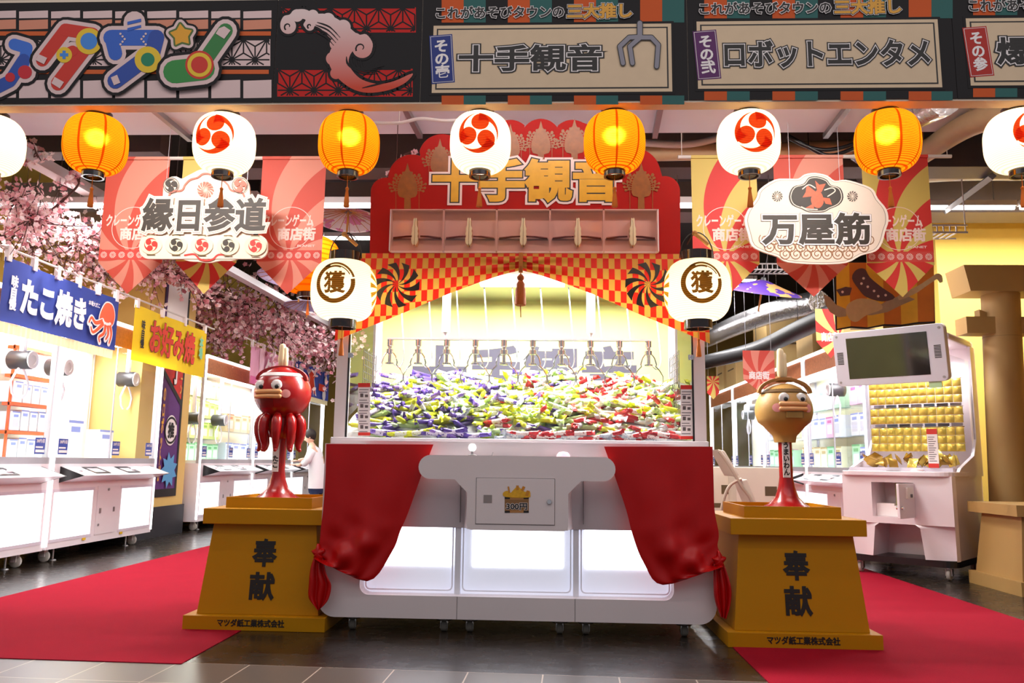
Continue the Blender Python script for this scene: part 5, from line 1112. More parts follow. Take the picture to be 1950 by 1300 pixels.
top = [(308, 470), (300, 430), (306, 400), (310, 372), (312, 348), (322, 338), (336, 336), (346, 340), (358, 334), (370, 328), (378, 324), (392, 321), (406, 324), (416, 328), (430, 334), (440, 340), (450, 336), (464, 338), (474, 350), (476, 374), (478, 400), (482, 430), (474, 470), (450, 494), (420, 496), (400, 500), (376, 498), (350, 494)]
obj('plate', MB().prism([Q(*p) for p in smooth2(top, 3, True)], YS, YS+.02), signcream, t)
lp = MB().prism([Q(*p) for p in rrect(266, 510, 448, 493, 18)], YS-.006, YS+.014); obj('lantern_row_plate', lp, signcream, t)
B.y = YS-.007
for r_, m, nm in ((1.0, redink, 'scroll_border'),): B.put(nm, F2().stroke(smooth2([(318, 382), (326, 366), (346, 362), (352, 352), (362, 342), (376, 338), (386, 331), (398, 331), (410, 338), (424, 343), (434, 352), (440, 362), (460, 366), (468, 382)], 4), 3.2), mat('salmon ink', 'd8705c', .6))
B.put('scroll_border', F2().stroke(smooth2([(352, 486), (370, 484), (380, 493), (393, 496), (406, 493), (416, 485), (434, 486)], 4), 3.4), redink)
pw_ = pinwheel((391, 361), 15.5, 14, .66, .7, .12); B.put('pinwheel_print', pw_, mat('salmon ink', 'd8705c', .6))
for cx, cy_, m in ((326, 353, dkink), (457, 353, mat('salmon ink', 'd8705c', .6))):
    B.put('crest_ring', F2().ring((cx, cy_), 14.2, 15.2, 28), dkink); f = tomoe((cx, cy_), 12.5, pi/2, 1); B.put('crest', f, m)
for k, cx in enumerate((288, 336, 385, 435, 487)):
    cy_ = 466+k*.7; B.put('lantern_print', F2().circ((cx, cy_), 21, 28, 18), mat('pale yellow print', 'f0e2bc', .6)); B.put('lantern_caps', F2().rect(cx-8, cx+8, cy_-20, cy_-18).rect(cx-8, cx+8, cy_+18, cy_+20), mat('cap brown', '6e5a34', .6)); B.put('crest', tomoe((cx, cy_), 13, pi/2+.3, 1), redink if k % 2 == 0 else dkink)
c_ = PY(391, 410, YS); B.k += 4; B.text('lettering', '縁日参道', c_.x, c_.z, .96, .27, [(.035, dkink, 'lettering'), (.075, signcream, 'lettering_edge'), (.083, dkink, 'lettering_line'), (.125, signcream, 'lettering_backing')])
for px in (316, 470): p = Q(px, 345); obj('wire', MB().cyl((p[0], YS+.01, p[1]), (p[0], YS+.01, 3.57), .002, 5), steel, t)
t = thing('aisle_sign', 'cream ogee sign with goldfish crest, three dark characters and spiral waves, over the right aisle', 'sign', (2.0, YS, 2.46)); B = Board(YS, t)
og = [(1418, 420), (1424, 400), (1440, 378), (1447, 360), (1475, 342), (1500, 340), (1520, 340), (1532, 332), (1552, 329), (1575, 334), (1590, 344), (1610, 342), (1640, 350), (1662, 360), (1672, 378), (1688, 398), (1692, 420), (1686, 440), (1680, 462), (1668, 478), (1640, 486), (1612, 500), (1560, 503), (1500, 499), (1480, 488), (1455, 480), (1432, 468), (1424, 444)]
def shrink(pl_, k, c=(1555, 420)): return [(c[0]+(x-c[0])*k, c[1]+(y-c[1])*k) for x, y in pl_]
ogs = smooth2(og, 3, True); obj('plate', MB().prism([Q(*p) for p in ogs], YS, YS+.02), mat('sign rim', 'f2e4d4', .5), t); B.put('border_line', F2().poly(shrink(ogs, .965)), mat('sign line', '9a8a78', .6)); B.put('face', F2().poly(shrink(ogs, .955)), signcream)
sp_ = F2()
for j in range(3):
    for i in range(13):
        cx, cy_ = 1436+i*20+(j % 2)*10, 456+j*14
        if ((cx-1555)/128)**2+((cy_-420)/74)**2 < .98:
            sp_.stroke([(cx+(2+.085*a)*math.cos(a*.09)*1.0, cy_+(2+.085*a)*math.sin(a*.09)) for a in range(0, 120, 6)], 1.7, False)
B.put('spiral_waves', sp_, mat('spiral brown', '8a5a30', .6))
em = smooth2([(1502, 374), (1510, 356), (1530, 350), (1540, 338), (1556, 336), (1574, 342), (1582, 352), (1600, 358), (1606, 376), (1598, 390), (1580, 398), (1568, 404), (1540, 404), (1526, 398), (1508, 390)], 3, True)
B.put('emblem', F2().poly(em), dkink); B.put('emblem_dots', F2().stroke(shrink(em, .93, (1555, 372))+[shrink(em, .93, (1555, 372))[0]], 1.4), signcream); B.put('emblem_inner', F2().poly(shrink(em, .86, (1555, 372))), dkink)
fo = mat('goldfish orange', 'd0582c', .5, var=.3, vscale=50)
B.put('goldfish', F2().poly(smooth2([(1552, 366), (1544, 378), (1548, 392), (1560, 396), (1568, 386), (1566, 372), (1558, 362)], 3, True)).poly([(1554, 366), (1536, 352), (1534, 366), (1528, 376), (1546, 374)]).poly([(1556, 364), (1552, 344), (1560, 352), (1572, 350), (1564, 366)]).poly([(1566, 376), (1580, 378), (1584, 390), (1572, 388)]).poly([(1548, 388), (1534, 396), (1550, 397)]), fo)
B.put('ribbon', F2().stroke(smooth2([(1528, 360), (1540, 352), (1552, 358)], 4), 2).stroke(smooth2([(1570, 362), (1584, 358), (1590, 364), (1576, 374)], 4), 2).stroke(smooth2([(1526, 394), (1536, 398), (1556, 399)], 4), 2), signcream)
for cx in (1480, 1623): B.put('pinwheel_print', pinwheel((cx, 374), 10, 12, .55, .8, .2), dkink)
c_ = PY(1553, 436, YS); B.text('lettering', '万屋筋', c_.x, c_.z, .79, .25, [(.035, dkink, 'lettering'), (.075, whiteink, 'lettering_edge'), (.083, dkink, 'lettering_line')])
for px in (1505, 1600): p = Q(px, 345); obj('wire', MB().cyl((p[0], YS+.01, p[1]), (p[0], YS+.01, 3.57), .002, 5), steel, t)
# small pennants deeper in the right aisle
for label, pxs, y, m in (('small salmon pennant beside the stick of the round statue', (1414, 1474, 667, 722, 746), 10.5, swirl('small salmon sunburst', 'e79a88', 'd8584a', .0, .2, 9, 6)), ('small red and yellow pennant left of the monitor of the prize machine', (1552, 1604, 588, 650, 682), 9.0, swirl('small yellow sunburst', 'd93c36', 'e6d080', .1, .25, 8, 6)), ('tiny red and yellow pennant at the right edge of the claw machine', (1346, 1369, 716, 748, 760), 14.0, swB)):
    a, b_, c, d, e = pxs; p0, p1, p2, pt = PY(a, c, y), PY(b_, c, y), PY(b_, d, y), PY((a+b_)/2, e, y); cx = (p0.x+p1.x)/2; h = (p1.x-p0.x)/2; o = obj('pennant', MB().prism([(-h, p0.z-pt.z), (-h, p2.z-pt.z), (0, 0), (h, p2.z-pt.z), (h, p0.z-pt.z)], -.003, .003), m, world=False); o.location = (cx, y, pt.z); tag(o, label, 'pennant')
    obj('cord', MB().cyl((-h*.8, 0, p0.z-pt.z-.01), (-h*.8, 0, 4.56-pt.z), .003, 5).cyl((h*.8, 0, p0.z-pt.z-.01), (h*.8, 0, 4.56-pt.z), .003, 5), steel, o, False)
    if y < 11: B = Board(y-.004, o); B.text('lettering', '商店街', cx, p2.z+.05, h*1.3, .11, [(.04, whiteink, 'lettering')])
# ------------------------------------------------------------------ cherry blossom garlands
twig = mat('dark twig', '4a2a24', .8); blo = [mat('blossom pale pink', 'f4d6d8', .7, var=.12, vscale=5, trans=.3), mat('blossom pink', 'e8b2ba', .7, var=.15, vscale=5, trans=.3), mat('blossom white', 'f6e2e0', .7, var=.06, vscale=5, trans=.3), mat('blossom dark rose', 'c87c88', .7, var=.15, vscale=5, trans=.3), mat('blossom yellow heart', 'c8a23c', .7)]
rb = random.Random(3)
def flower(b, c, r, mi):
    ax = Vector((rb.gauss(0, 1), rb.gauss(-.6, 1), rb.gauss(0, 1))).normalized(); up = Vector((0, 0, 1)) if abs(ax.z) < .9 else Vector((1, 0, 0)); u = ax.cross(up).normalized(); v = ax.cross(u); a0 = rb.uniform(0, 6)
    for k in range(5):
        a = a0+k*2*pi/5; d = u*math.cos(a)+v*math.sin(a); s = u*math.cos(a+pi/2)+v*math.sin(a+pi/2)
        b.add([c, c+d*r*.6+s*r*.42+ax*r*.25, c+d*r*1.0+ax*r*.3, c+d*r*.6-s*r*.42+ax*r*.25], [(0, 1, 2, 3)], mi)
    b.add([c+ax*r*.12+u*r*.14, c+ax*r*.12+v*r*.14, c+ax*r*.12-u*r*.14, c+ax*r*.12-v*r*.14], [(0, 1, 2, 3)], 4)
def garland(label, pts, spread, n, r, dark=.25):
    P_ = smooth2([tuple(PY(px, py, y)) for px, py, y in pts], 6); c0_ = Vector(P_[len(P_)//2]); t = thing('cherry_blossom_branch', label, 'blossom branch', tuple(c0_)); tw, fl_ = MB(), MB()
    tw.tube(P_, [.016-.012*i/len(P_) for i in range(len(P_))], 6)
    for q in range(n//9):
        i = rb.randrange(len(P_)); a = Vector(P_[i]); d = Vector((rb.gauss(0, 1), rb.gauss(0, .8), rb.gauss(-.15, 1)))*spread*.62; m_ = a+d*.5+Vector((rb.gauss(0, .03), 0, rb.gauss(0, .03))); e = a+d; tw.tube([a, m_, e], [.006, .004, .002], 4)
        for k in range(9):
            f = rb.random()**.7; c = (a.lerp(m_, f*2) if f < .5 else m_.lerp(e, f*2-1))+Vector((rb.gauss(0, 1), rb.gauss(0, 1), rb.gauss(0, 1)))*spread*.13; x = rb.random(); flower(fl_, c, r*rb.uniform(.75, 1.2), 3 if x < dark*.45 else (1 if x < dark*.45+.3 else (2 if x > .8 else 0)))
    a = Vector(P_[len(P_)//3]); tw.cyl(a, (a.x, a.y, 3.57 if a.y < 6 else 4.545), .003, 4)
    obj('twigs', tw, twig, t, fix=False); obj('blossoms', fl_, blo, t, fix=False, stuff=True)
garland('cherry blossom branch rising behind the white lantern at the left edge', [(-30, 330, 6.6), (20, 300, 6.4), (55, 268, 6.2), (72, 300, 6.2)], .16, 150, .026)
garland('thick cherry blossom branch along the left edge above the blue flag', [(-30, 350, 6.4), (20, 380, 6.4), (55, 405, 6.4), (75, 430, 6.6)], .3, 700, .027)
garland('cherry blossom branch low at the left edge, behind the top of the blue flag', [(-30, 440, 8.2), (40, 460, 8.3), (110, 490, 8.4), (200, 520, 8.5)], .32, 640, .027)
garland('cherry blossom spray below the leftmost orange lantern', [(60, 430, 6.6), (110, 390, 6.6), (150, 350, 6.6), (140, 325, 6.6)], .17, 170, .027)
garland('cherry blossom branch reaching right towards the salmon banner', [(60, 440, 7.2), (120, 430, 7.2), (170, 450, 7.2), (215, 430, 7.2)], .28, 420, .027)
garland('cherry blossom branch above the gap between the blue and yellow flags', [(130, 470, 8.2), (200, 490, 8.6), (270, 505, 9.0), (330, 520, 9.3)], .36, 620, .03, .4)
garland('cherry blossom cluster between the left banners above the yellow flag', [(280, 505, 9.2), (320, 520, 9.5), (360, 530, 9.8), (395, 545, 10)], .3, 520, .034, .4)
garland('cherry blossom branch hanging above the pink flag, nearest part', [(365, 555, 11.6), (410, 575, 11.8), (450, 600, 12), (470, 620, 12.3)], .44, 800, .036, .5)
garland('cherry blossom branch under the middle salmon banner', [(400, 560, 11.5), (470, 580, 12), (520, 610, 12.5), (560, 650, 13)], .6, 800, .04, .5)
garland('cherry blossom branch left of the large lantern, in the back', [(520, 600, 13), (570, 620, 13.5), (610, 650, 14), (640, 660, 14.5)], .62, 760, .043, .5)
garland('cherry blossom branch over the squid flag', [(480, 625, 13.5), (540, 625, 14), (590, 650, 15), (630, 670, 16)], .6, 700, .045, .5)
garland('cherry blossom branch over the white end post beyond the poster wall', [(370, 600, 11.7), (395, 630, 11.8), (420, 650, 12.1), (450, 650, 12.4)], .3, 360, .036, .45)
garland('whitish blossom sprig behind the left shoulder of the red signboard', [(735, 345, 5.9), (755, 310, 5.8), (775, 292, 5.8), (790, 290, 5.8)], .06, 60, .022, 0)

# ------------------------------------------------------------------ ceiling fittings
lamp = mat('tube lamp', 'ffffff', .5, emit=9, var=0); chan = mat('white channel', 'cfc9ca', .4, .2); galv = mat('galvanised steel', '9c9a9c', .35, .7, var=.1)
def ceil_light(label, a, b, watt=60):
    a, b = Vector(a), Vector(b); t = thing('ceiling_light', label, 'ceiling light', tuple((a+b)/2), group=None)
    d = (b-a).normalized(); s = Vector((0, 0, .035)); obj('tube', MB().cyl(a+d*.02, b-d*.02, .02, 10), lamp, t, smooth=True)
    n = d.cross(Vector((0, 0, 1))).normalized()*.03; obj('housing', MB().loft([[a+n+s*.6, a-n+s*.6, a-n+s*2.2, a+n+s*2.2], [b+n+s*.6, b-n+s*.6, b-n+s*2.2, b+n+s*2.2]]), chan, t)
    m_ = (a+b)/2-Vector((0, 0, .024)); area('tube_light', tuple(m_), ((b-a).length*.95, .04), watt, (1, .97, .96), (0, 0, math.atan2(d.y, d.x)))
    for q in (.15, .85): p = a.lerp(b, q); obj('hanger', MB().cyl(p+Vector((0, 0, .05)), Vector((p.x, p.y, 4.55)), .004, 5), steel, t)
zl = 3.33; zr_ = 3.70
for xa, xb, lb in ((-5.9, -4.6, 'lit ceiling tube behind the blossoms at the left edge'), (-4.58, -3.28, 'lit ceiling tube left of the leftmost salmon banner'), (-2.2, -1.3, 'lit ceiling tube left of the red signboard'), (1.02, 2.2, 'lit ceiling tube right of the red signboard'), (2.95, 4.2, 'lit ceiling tube right of the right sunburst banners'), (4.22, 5.6, 'lit ceiling tube above the torii gate')): ceil_light(lb, (xa*(1.17 if xa > 2.5 else 1), 8.3 if xa > 2.5 else 7.1, zr_ if xa > 2.5 else zl), (xb*(1.17 if xa > 2.5 else 1), 8.3 if xa > 2.5 else 7.1, zr_ if xa > 2.5 else zl), 95 if xa > 2.5 else 60)
p, q = PY(1358, 655, 14), PY(1402, 603, 11); ceil_light('lit ceiling tube running into the right aisle above the large lantern', (p.x-.3, 14, 3.3), (q.x-.3, 10.6, 3.3))
ceil_light('lit ceiling tube in the far back between banner and right sign', (1.9, 9.2, 3.45), (2.3, 8.2, 3.45))
for k, (xa, ya, w_) in enumerate(((-2.8, 10.2, 1.5), (2.6, 12.6, 1.5), (-2.8, 13.4, 1.5), (.3, 9.0, 1.6), (.2, 13.0, 1.6), (0, 17, 2))): ceil_light('lit ceiling tube deep in the hall, %s' % ['above the left aisle', 'above the right aisle', 'at the back of the left aisle', 'behind the red signboard', 'far behind the claw machine', 'by the back wall'][k], (xa-w_/2, ya, 3.9), (xa+w_/2, ya, 3.9))
for lb, a, b, wd in (('white channel running into the left aisle', (-4.36, 5.0, 3.42), (-4.0, 15, 3.42), .06), ('white channel over the second left cabinet', (-3.1, 8, 3.7), (-3.0, 15, 3.7), .06)):
    tag(obj('ceiling_channel', MB().loft([[(a[0]-wd, a[1], a[2]), (a[0]+wd, a[1], a[2]), (a[0]+wd, a[1], a[2]+.09), (a[0]-wd, a[1], a[2]+.09)], [(b[0]-wd, b[1], b[2]), (b[0]+wd, b[1], b[2]), (b[0]+wd, b[1], b[2]+.09), (b[0]-wd, b[1], b[2]+.09)]]), chan), lb+', under the black ceiling', 'ceiling channel')
for lb, p1, p2 in (('left of the white lantern over the left aisle sign', (292, 213), (362, 270)), ('above the red signboard shoulder', (770, 208), (800, 264)), ('right of the red signboard', (1258, 208), (1247, 264)), ('between the last white and orange lanterns', (1622, 200), (1572, 264))):
    a, b = PZ(*p1, 3.52), PZ(*p2, 3.52); tag(obj('strut_rail', MB().loft([[(a.x-.02, a.y, 3.52), (a.x+.02, a.y, 3.52), (a.x+.02, a.y, 3.56), (a.x-.02, a.y, 3.56)], [(b.x-.02, b.y, 3.52), (b.x+.02, b.y, 3.52), (b.x+.02, b.y, 3.56), (b.x-.02, b.y, 3.56)]]), galv), 'steel strut rail under the soffit, '+lb, 'strut rail')
def pipe(nm, pts, r, m, lb):
    P_ = [PY(*p) for p in pts]; b = MB().tube(smooth2([tuple(p) for p in P_], 6), r, 10)
    for q in (P_[1], P_[-2]): b.cyl(q, (q.x, q.y, 3.57 if q.y < 6 and q.z < 3.56 else 4.545), .004, 4)
    tag(obj(nm, b, m, smooth=True), lb, nm.replace('_', ' '))
cabw = mat('white conduit', 'd8d2d0', .4); insul = mat('tan pipe insulation', 'b89c78', .6, var=.12); foil = mat('crinkled foil duct', 'b4b2b4', .25, .8, var=.15, bump=1.0, bscale=30)
pipe('conduit', [(700, 234, 5.2), (760, 234, 5.2), (800, 226, 5.2), (850, 230, 5.2), (900, 225, 5.2), (950, 205, 5.2)], .012, cabw, 'white conduit curving behind the lanterns left of the red signboard')
pipe('pipe', [(1200, 270, 6.4), (1300, 275, 6.4), (1370, 262, 6.4), (1420, 240, 6.3)], .03, cabw, 'cream pipe right of the red signboard under the soffit')
pipe('pipe', [(1200, 292, 6.5), (1300, 290, 6.5), (1450, 288, 6.5), (1620, 282, 6.5)], .07, insul, 'thick tan insulated pipe behind the right sunburst banners')
for k, (y1, lb) in enumerate(((296, 'lowest'), (285, 'middle'))): pipe('cable', [(1500, 258+k*3, 6.2), (1540, 280, 6.2), (1580, y1, 6.2), (1630, 280-8*k, 6.2), (1680, 250-8*k, 6.2)], .016, black, 'drooping black cable beside the last orange lantern, %s one' % lb)
pipe('duct', [(1960, 205, 5.0), (1850, 235, 5.6), (1760, 290, 6.4), (1700, 330, 7.2)], .09, insul, 'tan insulated duct running diagonally right of the last orange lantern')
pipe('duct', [(1800, 190, 4.8), (1700, 240, 5.6), (1640, 290, 6.6)], .10, foil, 'foil wrapped duct behind the last orange lantern')
pipe('duct', [(1560, 575, 10.5), (1480, 592, 11.5), (1400, 620, 13.0), (1345, 645, 15)], .16, foil, 'foil wrapped duct over the right aisle'); pipe('duct', [(1340, 690, 14), (1440, 665, 12), (1520, 628, 10.4), (1600, 590, 9.2)], .12, mat('black pipe', '1e1d20', .5), 'black pipe over the boxes of the right aisle')
pipe('duct', [(1950, 318, 7.6), (1850, 318, 7.6), (1760, 322, 7.6), (1640, 330, 7.6)], .13, mat('grey duct', '8d8588', .45, .3, var=.1), 'grey round duct above the tube lamp at the right')
def ladder(lb, x0_, x1_, y, z, slope=0):
    b = MB(); n = int((x1_-x0_)/.06)
    for dz in (0, .07): b.box(x0_, x1_, y-.006, y+.006, z+dz-.008, z+dz+.008)
    for dy in (.0, .22): b.box(x0_, x1_, y+dy-.004, y+dy+.004, z-.008, z+.07)if False else b.box(x0_, x1_, y+dy-.004, y+dy+.004, z-.008, z+.008)
    for i in range(n): b.box(x0_+i*.06, x0_+i*.06+.014, y-.005, y+.225, z-.006, z+.004).box(x0_+i*.06, x0_+i*.06+.01, y-.005, y+.005, z, z+.07)
    for xx in (x0_+.02, x1_-.02): b.cyl((xx, y, z), (xx, y, 4.55), .006, 5)
    tag(obj('cable_tray', b, chan), lb, 'cable tray')
ladder('white cable tray under the tube lamp right of the sunburst banners', 3.2, 4.03, 7.6, 3.23); ladder('pale cable tray high over the back of the right aisle', 1.9, 3.0, 9.6, 3.35)
p1, p2 = PY(1890, 335, 7.0), PY(1800, 402, 8.4); tag(obj('strut_rail', MB().tube([p1, p2], .035, 4), galv), 'slanted steel strut rail above the tube lamp at the right', 'strut rail')
tag(obj('air_conditioner', MB().box(4.05, 6.2, 5.6, 6.5, 3.38, 3.58), mat('lilac ceiling unit', 'b9acb6', .5), bev=.02), 'lilac boxed ceiling unit behind the last white lantern', 'ceiling unit')
for lb, x, y, z, w_ in (('black speaker box under the ceiling over the left aisle', -3.5, 8.2, 3.5, .35),): tag(obj('ceiling_unit', MB().box(x-w_, x+w_, y-w_/2, y+w_/2, z, 4.56), void, bev=.02), lb, 'ceiling unit')

# ------------------------------------------------------------------ paper umbrellas and the orange cloth lantern
def umbrella(label, loc, r, tilt, c1, c2, vs_=3):
    t = thing('paper_umbrella', label, 'umbrella', loc); t.rotation_euler = tilt; m = mat('umbrella '+c1+c2, c1, .6, var=.02, trans=.45); nt = m.node_tree
    if 'spots' not in m: 
        m['spots'] = 1; mx = [n for n in nt.nodes if n.bl_idname == 'ShaderNodeMix'][0]; nz = [n for n in nt.nodes if n.bl_idname == 'ShaderNodeTexNoise'][0]; nz.inputs['Scale'].default_value = vs_; cr = N(nt, 'ShaderNodeValToRGB'); cr.color_ramp.interpolation = 'CONSTANT'; cr.color_ramp.elements[1].position = .54; nt.links.new(nz.outputs[0], cr.inputs[0]); nt.links.new(cr.outputs[0], mx.inputs[0]); mx.inputs[7].default_value = lin(c2)
        tr = [n for n in nt.nodes if n.bl_idname == 'ShaderNodeBsdfTranslucent'][0]; nt.links.new(mx.outputs[2], tr.inputs[0])
    obj('canopy', MB().lathe([(r, 0), (r*.98, .012), (r*.5, r*.17), (.03, r*.32)], n=36, cap=False), m, t, False)
    rb_ = MB()
    for k in range(18): a = 2*pi*k/18; rb_.cyl((.03*math.cos(a), .03*math.sin(a), r*.30), (r*.97*math.cos(a), r*.97*math.sin(a), .0), .004, 4)
    obj('ribs', rb_, mat('bamboo', 'b9813a', .5, var=.2), t, False); obj('shaft', MB().cyl((0, 0, -r*.5), (0, 0, r*.38), .012, 8), mat('bamboo', 'b9813a', .5, var=.2), t, False); obj('cap', MB().lathe([(.045, r*.3), (.03, r*.38), (.0, r*.4)], n=12), black, t, False); obj('hanger', MB().cyl((0, 0, r*.38), (0, 0, 4.6-loc[2]), .003, 5), steel, t, False)
p = PY(662, 420, 8.6); umbrella('white paper umbrella with pink flowers, left of the red signboard', tuple(p), .36, (-.1, .0, 0), 'efe4e4', 'd88ab4', 7)
p = PY(575, 535, 9.2); umbrella('lavender paper umbrella behind the tip of the third salmon banner', tuple(p), .52, (-.06, .1, 0), 'c4b4dc', 'd8cce8', 4)
p = PY(585, 583, 11.5); umbrella('small lavender paper umbrella below the orange lantern', tuple(p), .34, (-.05, 0, 0), 'b9aedc', 'd0c8ec', 4)
p = PY(200, 448, 8.2); umbrella('lilac paper umbrella behind the left edge of the leftmost salmon banner', tuple(p), .32, (-.08, .2, 0), 'b8a4d0', 'd4c4e2', 4)
p = PY(1450, 556, 9.4); umbrella('purple and gold painted paper umbrella beside the right large lantern', tuple(p), .46, (.30, .12, 0), '5a3aa0', 'd8a868', 6)
p = PY(590, 505, 7.6); ol = lantern('orange_cloth_lantern', .30, .56, .12, .12, .05, .11, .05, paper('orange cloth', 'f08a10', 'e06a08', .02, 6, 20, .95), 'big orange cloth lantern half hidden by the large cream lantern', None, (p.x, 7.6, p.z), 6, (1, .75, .4))
obj('hanger', MB().cyl((0, 0, .3), (0, 0, 4.56-p.z), .004, 5), steel, ol, False)

# ------------------------------------------------------------------ white prize machine with monitor
PM = thing('prize_machine', 'tall white prize machine with dark monitor and rows of gold packs, front door open', 'prize machine', (3.36, 7.87, 0), -.72)
P = lambda nm, b, m, **k: obj(nm, b, m, PM, False, **k); pmw = mat('prize machine white', 'e4d6da', .3, var=.02, coat=.2)
def plan(hw, y0_, y1_, r, n=6): return [(hw-r+r*math.sin(a), y0_+r-r*math.cos(a)) for a in [pi/2*i/n for i in range(n+1)]]+[(hw, y1_), (-hw, y1_)]+[(-hw+r-r*math.cos(a), y0_+r-r*math.sin(a)) for a in [pi/2*i/n for i in range(n+1)]]
P('plinth', MB().zprism(plan(.48, -.08, .9, .12), .115, .175), black)
hw = .49
# lower body with the arched recess: side blocks, lintel, back
body = MB(); zb0, zb1, za_ = .175, .925, .48
L = [(-hw, .175), (-.23, .175), (-.20, .45), (-.16, za_), (-hw, za_)]
for s_ in (1, -1): pl_ = [(x*s_, z) for x, z in L]; body.loft([[(x, -.11+.1*(abs(x) > .48), z) for x, z in pl_], [(x, .9, z) for x, z in pl_]])
body.zprism(plan(hw, -.11, .9, .12), za_+.5*0+.40, zb1) if False else None
body.box(-hw+.0, -.215, -.108, .9, za_, zb1).box(.16, hw, -.108, .9, za_, zb1).box(-.215, .16, -.108, .9, za_, .54).box(-.215, .16, -.108, .9, .86, zb1).box(-.215, .16, .25, .9, .54, .86).box(-.24, .24, .3, .9, .175, za_)
P('lower_body', body, pmw); fillet = MB()
for s_ in (-1, 1): fillet.loft([[(s_*hw, -.0, z), (s_*hw, -.105, z), (s_*(hw+.0), -.105, z), (s_*(hw+.012), -.04, z)] for z in (zb0, zb1)])
P('corner_trim', fillet, pmw)
P('compartment', MB().box(-.213, -.05, .0, .25, .541, .66).box(-.05, .158, -.02, .25, .541, .64), whiteink); P('coin_mechanism', MB().box(-.05, .12, .05, .2, .64, .85), mat('olive coin unit', '8a8a3a', .5, var=.3, vscale=50)); P('coin_mechanism_cover', MB().box(.03, .09, .02, .06, .66, .76), black)
dr = P('door', MB().box(0, .345, -.012, .012, .545, .855), pmw, bev=.004); dr.location = (.16, -.112, 0); dr.rotation_euler = (0, 0, math.radians(-94))
obj('door_lock', MB().lathe([(.015, -.03), (.015, .03)], (.31, 0, .64), 14, 'y'), chrome, dr, False); obj('door_unit', MB().box(.07, .2, .012, .03, .72, .82).box(.1, .14, .03, .034, .73, .76, mi=1), [mat('door unit white', 'e8e2da', .4), black], dr, False)
P('top_panel', MB().zprism(plan(.51, -.16, .4, .14), .92, .965), pmw, bev=.008); P('button_dome', MB().lathe([(.06, .965), (.05, .985), (.02, .995)], (.18, -.02, 0), 20), pmw, smooth=True); P('card_slot', MB().box(-.1, .02, -.02, .02, .965, .968), black)
for s_ in (-1, 1): P('side_panel', MB().loft([[(s_*hw, .02 if z < 1.0 else (.12 if z < 1.25 else .34), z), (s_*(hw-.03), .02 if z < 1.0 else (.12 if z < 1.25 else .34), z), (s_*(hw-.03), .9, z), (s_*hw, .9, z)] for z in (.925, .99, 1.2, 1.3, 2.1)]) if False else MB().prism([(0, 0)]*0 or [(.02, .925), (.9, .925), (.9, 2.2), (.74, 2.2), (.74, 1.28), (.62, 1.12), (.16, 1.0)], s_*hw-.015, s_*hw+.015).xf(Matrix(((0, 1, 0, 0), (1, 0, 0, 0), (0, 0, 1, 0), (0, 0, 0, 1)))), pmw)
for s_ in (-1, 1): P('side_glass', MB().box(s_*hw-.003, s_*hw+.003, .06, .74, 1.0, 2.05), stand_glass); P('glass_edge', MB().box(s_*(hw-.005)-.008, s_*(hw-.005)+.008, .02, .04, .965, 1.85), clear)
P('front_glass', MB().box(-hw, hw, .02, .026, .965, 1.85), stand_glass); P('back', MB().box(-hw, hw, .86, .9, .93, 2.25), pmw); P('roof', MB().box(-hw, hw, .1, .9, 2.2, 2.27), pmw, bev=.02); P('floor_tray', MB().box(-hw+.02, hw-.02, .03, .86, .93, 1.0), pmw)
mon = P('monitor', MB().prism(rrect(-.53, .50, -.27, .27, .05), -.05, .05), mat('monitor bezel lilac white', 'd6d4de', .3, var=.02), bev=.006); mon.location = (0, .0, 2.07); mon.rotation_euler = (math.radians(8), 0, 0)
obj('screen', MB().box(-.40, .35, -.053, -.049, -.2, .205), mat('dark screen', '2a2726', .08, spec=.8, var=.02), mon, False); gv = MB()
for s_ in (-.47, .43):
    for q in range(9): gv.box(s_-.03, s_+.03, -.052, -.049, -.05+.014*q, -.042+.014*q)
obj('speaker_slots', gv, black, mon, False); sc_ = MB()
for x_, z_ in ((-.49, .23), (.46, .23), (-.49, -.23), (.46, -.23)): sc_.lathe([(.012, -.054), (.012, -.05)], (x_, 0, z_), 12, 'y')
obj('screws', sc_, steel, mon, False)
P('monitor_arm', MB().box(-.2, .2, .04, .4, 2.0, 2.2), pmw); P('notice_sticker', MB().box(.27, .36, .012, .018, 1.0, 1.36, mi=0).box(.27, .36, .010, .012, 1.31, 1.36, mi=1).box(.27, .36, .010, .012, 1.0, 1.04, mi=1), [whiteink, redink]); ln = MB()
for q in range(12): ln.box(.28, .345-(q*5 % 3)*.01, .010, .012, 1.06+.02*q, 1.066+.02*q)
P('sticker_lines', ln, mat('sticker ink', '5a5050', .7)); P('paper_tag', MB().box(.2, .29, .005, .01, 1.80, 1.86, mi=0).box(.32, .43, .005, .01, 1.74, 1.82, mi=1), [whiteink, mat('green tag', 'b8dca8', .6)])
for s_ in (-1, 1):
    for y_ in (0, .8):
        c = P('caster', MB().cyl((s_*.39, y_, .115), (s_*.39, y_, .085), .025, 10).box(s_*.39-.028, s_*.39-.02, y_-.02, y_+.03, .04, .1).box(s_*.39+.02, s_*.39+.028, y_-.02, y_+.03, .04, .1), steel); obj('wheel', MB().lathe([(.042, -.017), (.05, -.01), (.05, .01), (.042, .017)], (s_*.39, y_, .05), 18, 'x'), mat('grey clear wheel', 'a8a09a', .4), c, False, True)
P('interior_light', MB().box(-.35, .35, .25, .6, 2.15, 2.17), mat('prize light', 'ffffff', .5, emit=4, var=0)); wpm = PM.matrix_basis
Mp = Matrix.LocRotScale(PM.location, PM.rotation_euler, None); lp_ = Mp @ Vector((0, .35, 2.1)); area('prize_machine_light', tuple(lp_), (.6, .4), 30)
goldp = mat('gold foil pack', 'e0c050', .25, .5, var=.15, vscale=20); goldd = mat('amber foil pack', 'bc9034', .25, .55, var=.2, vscale=20)
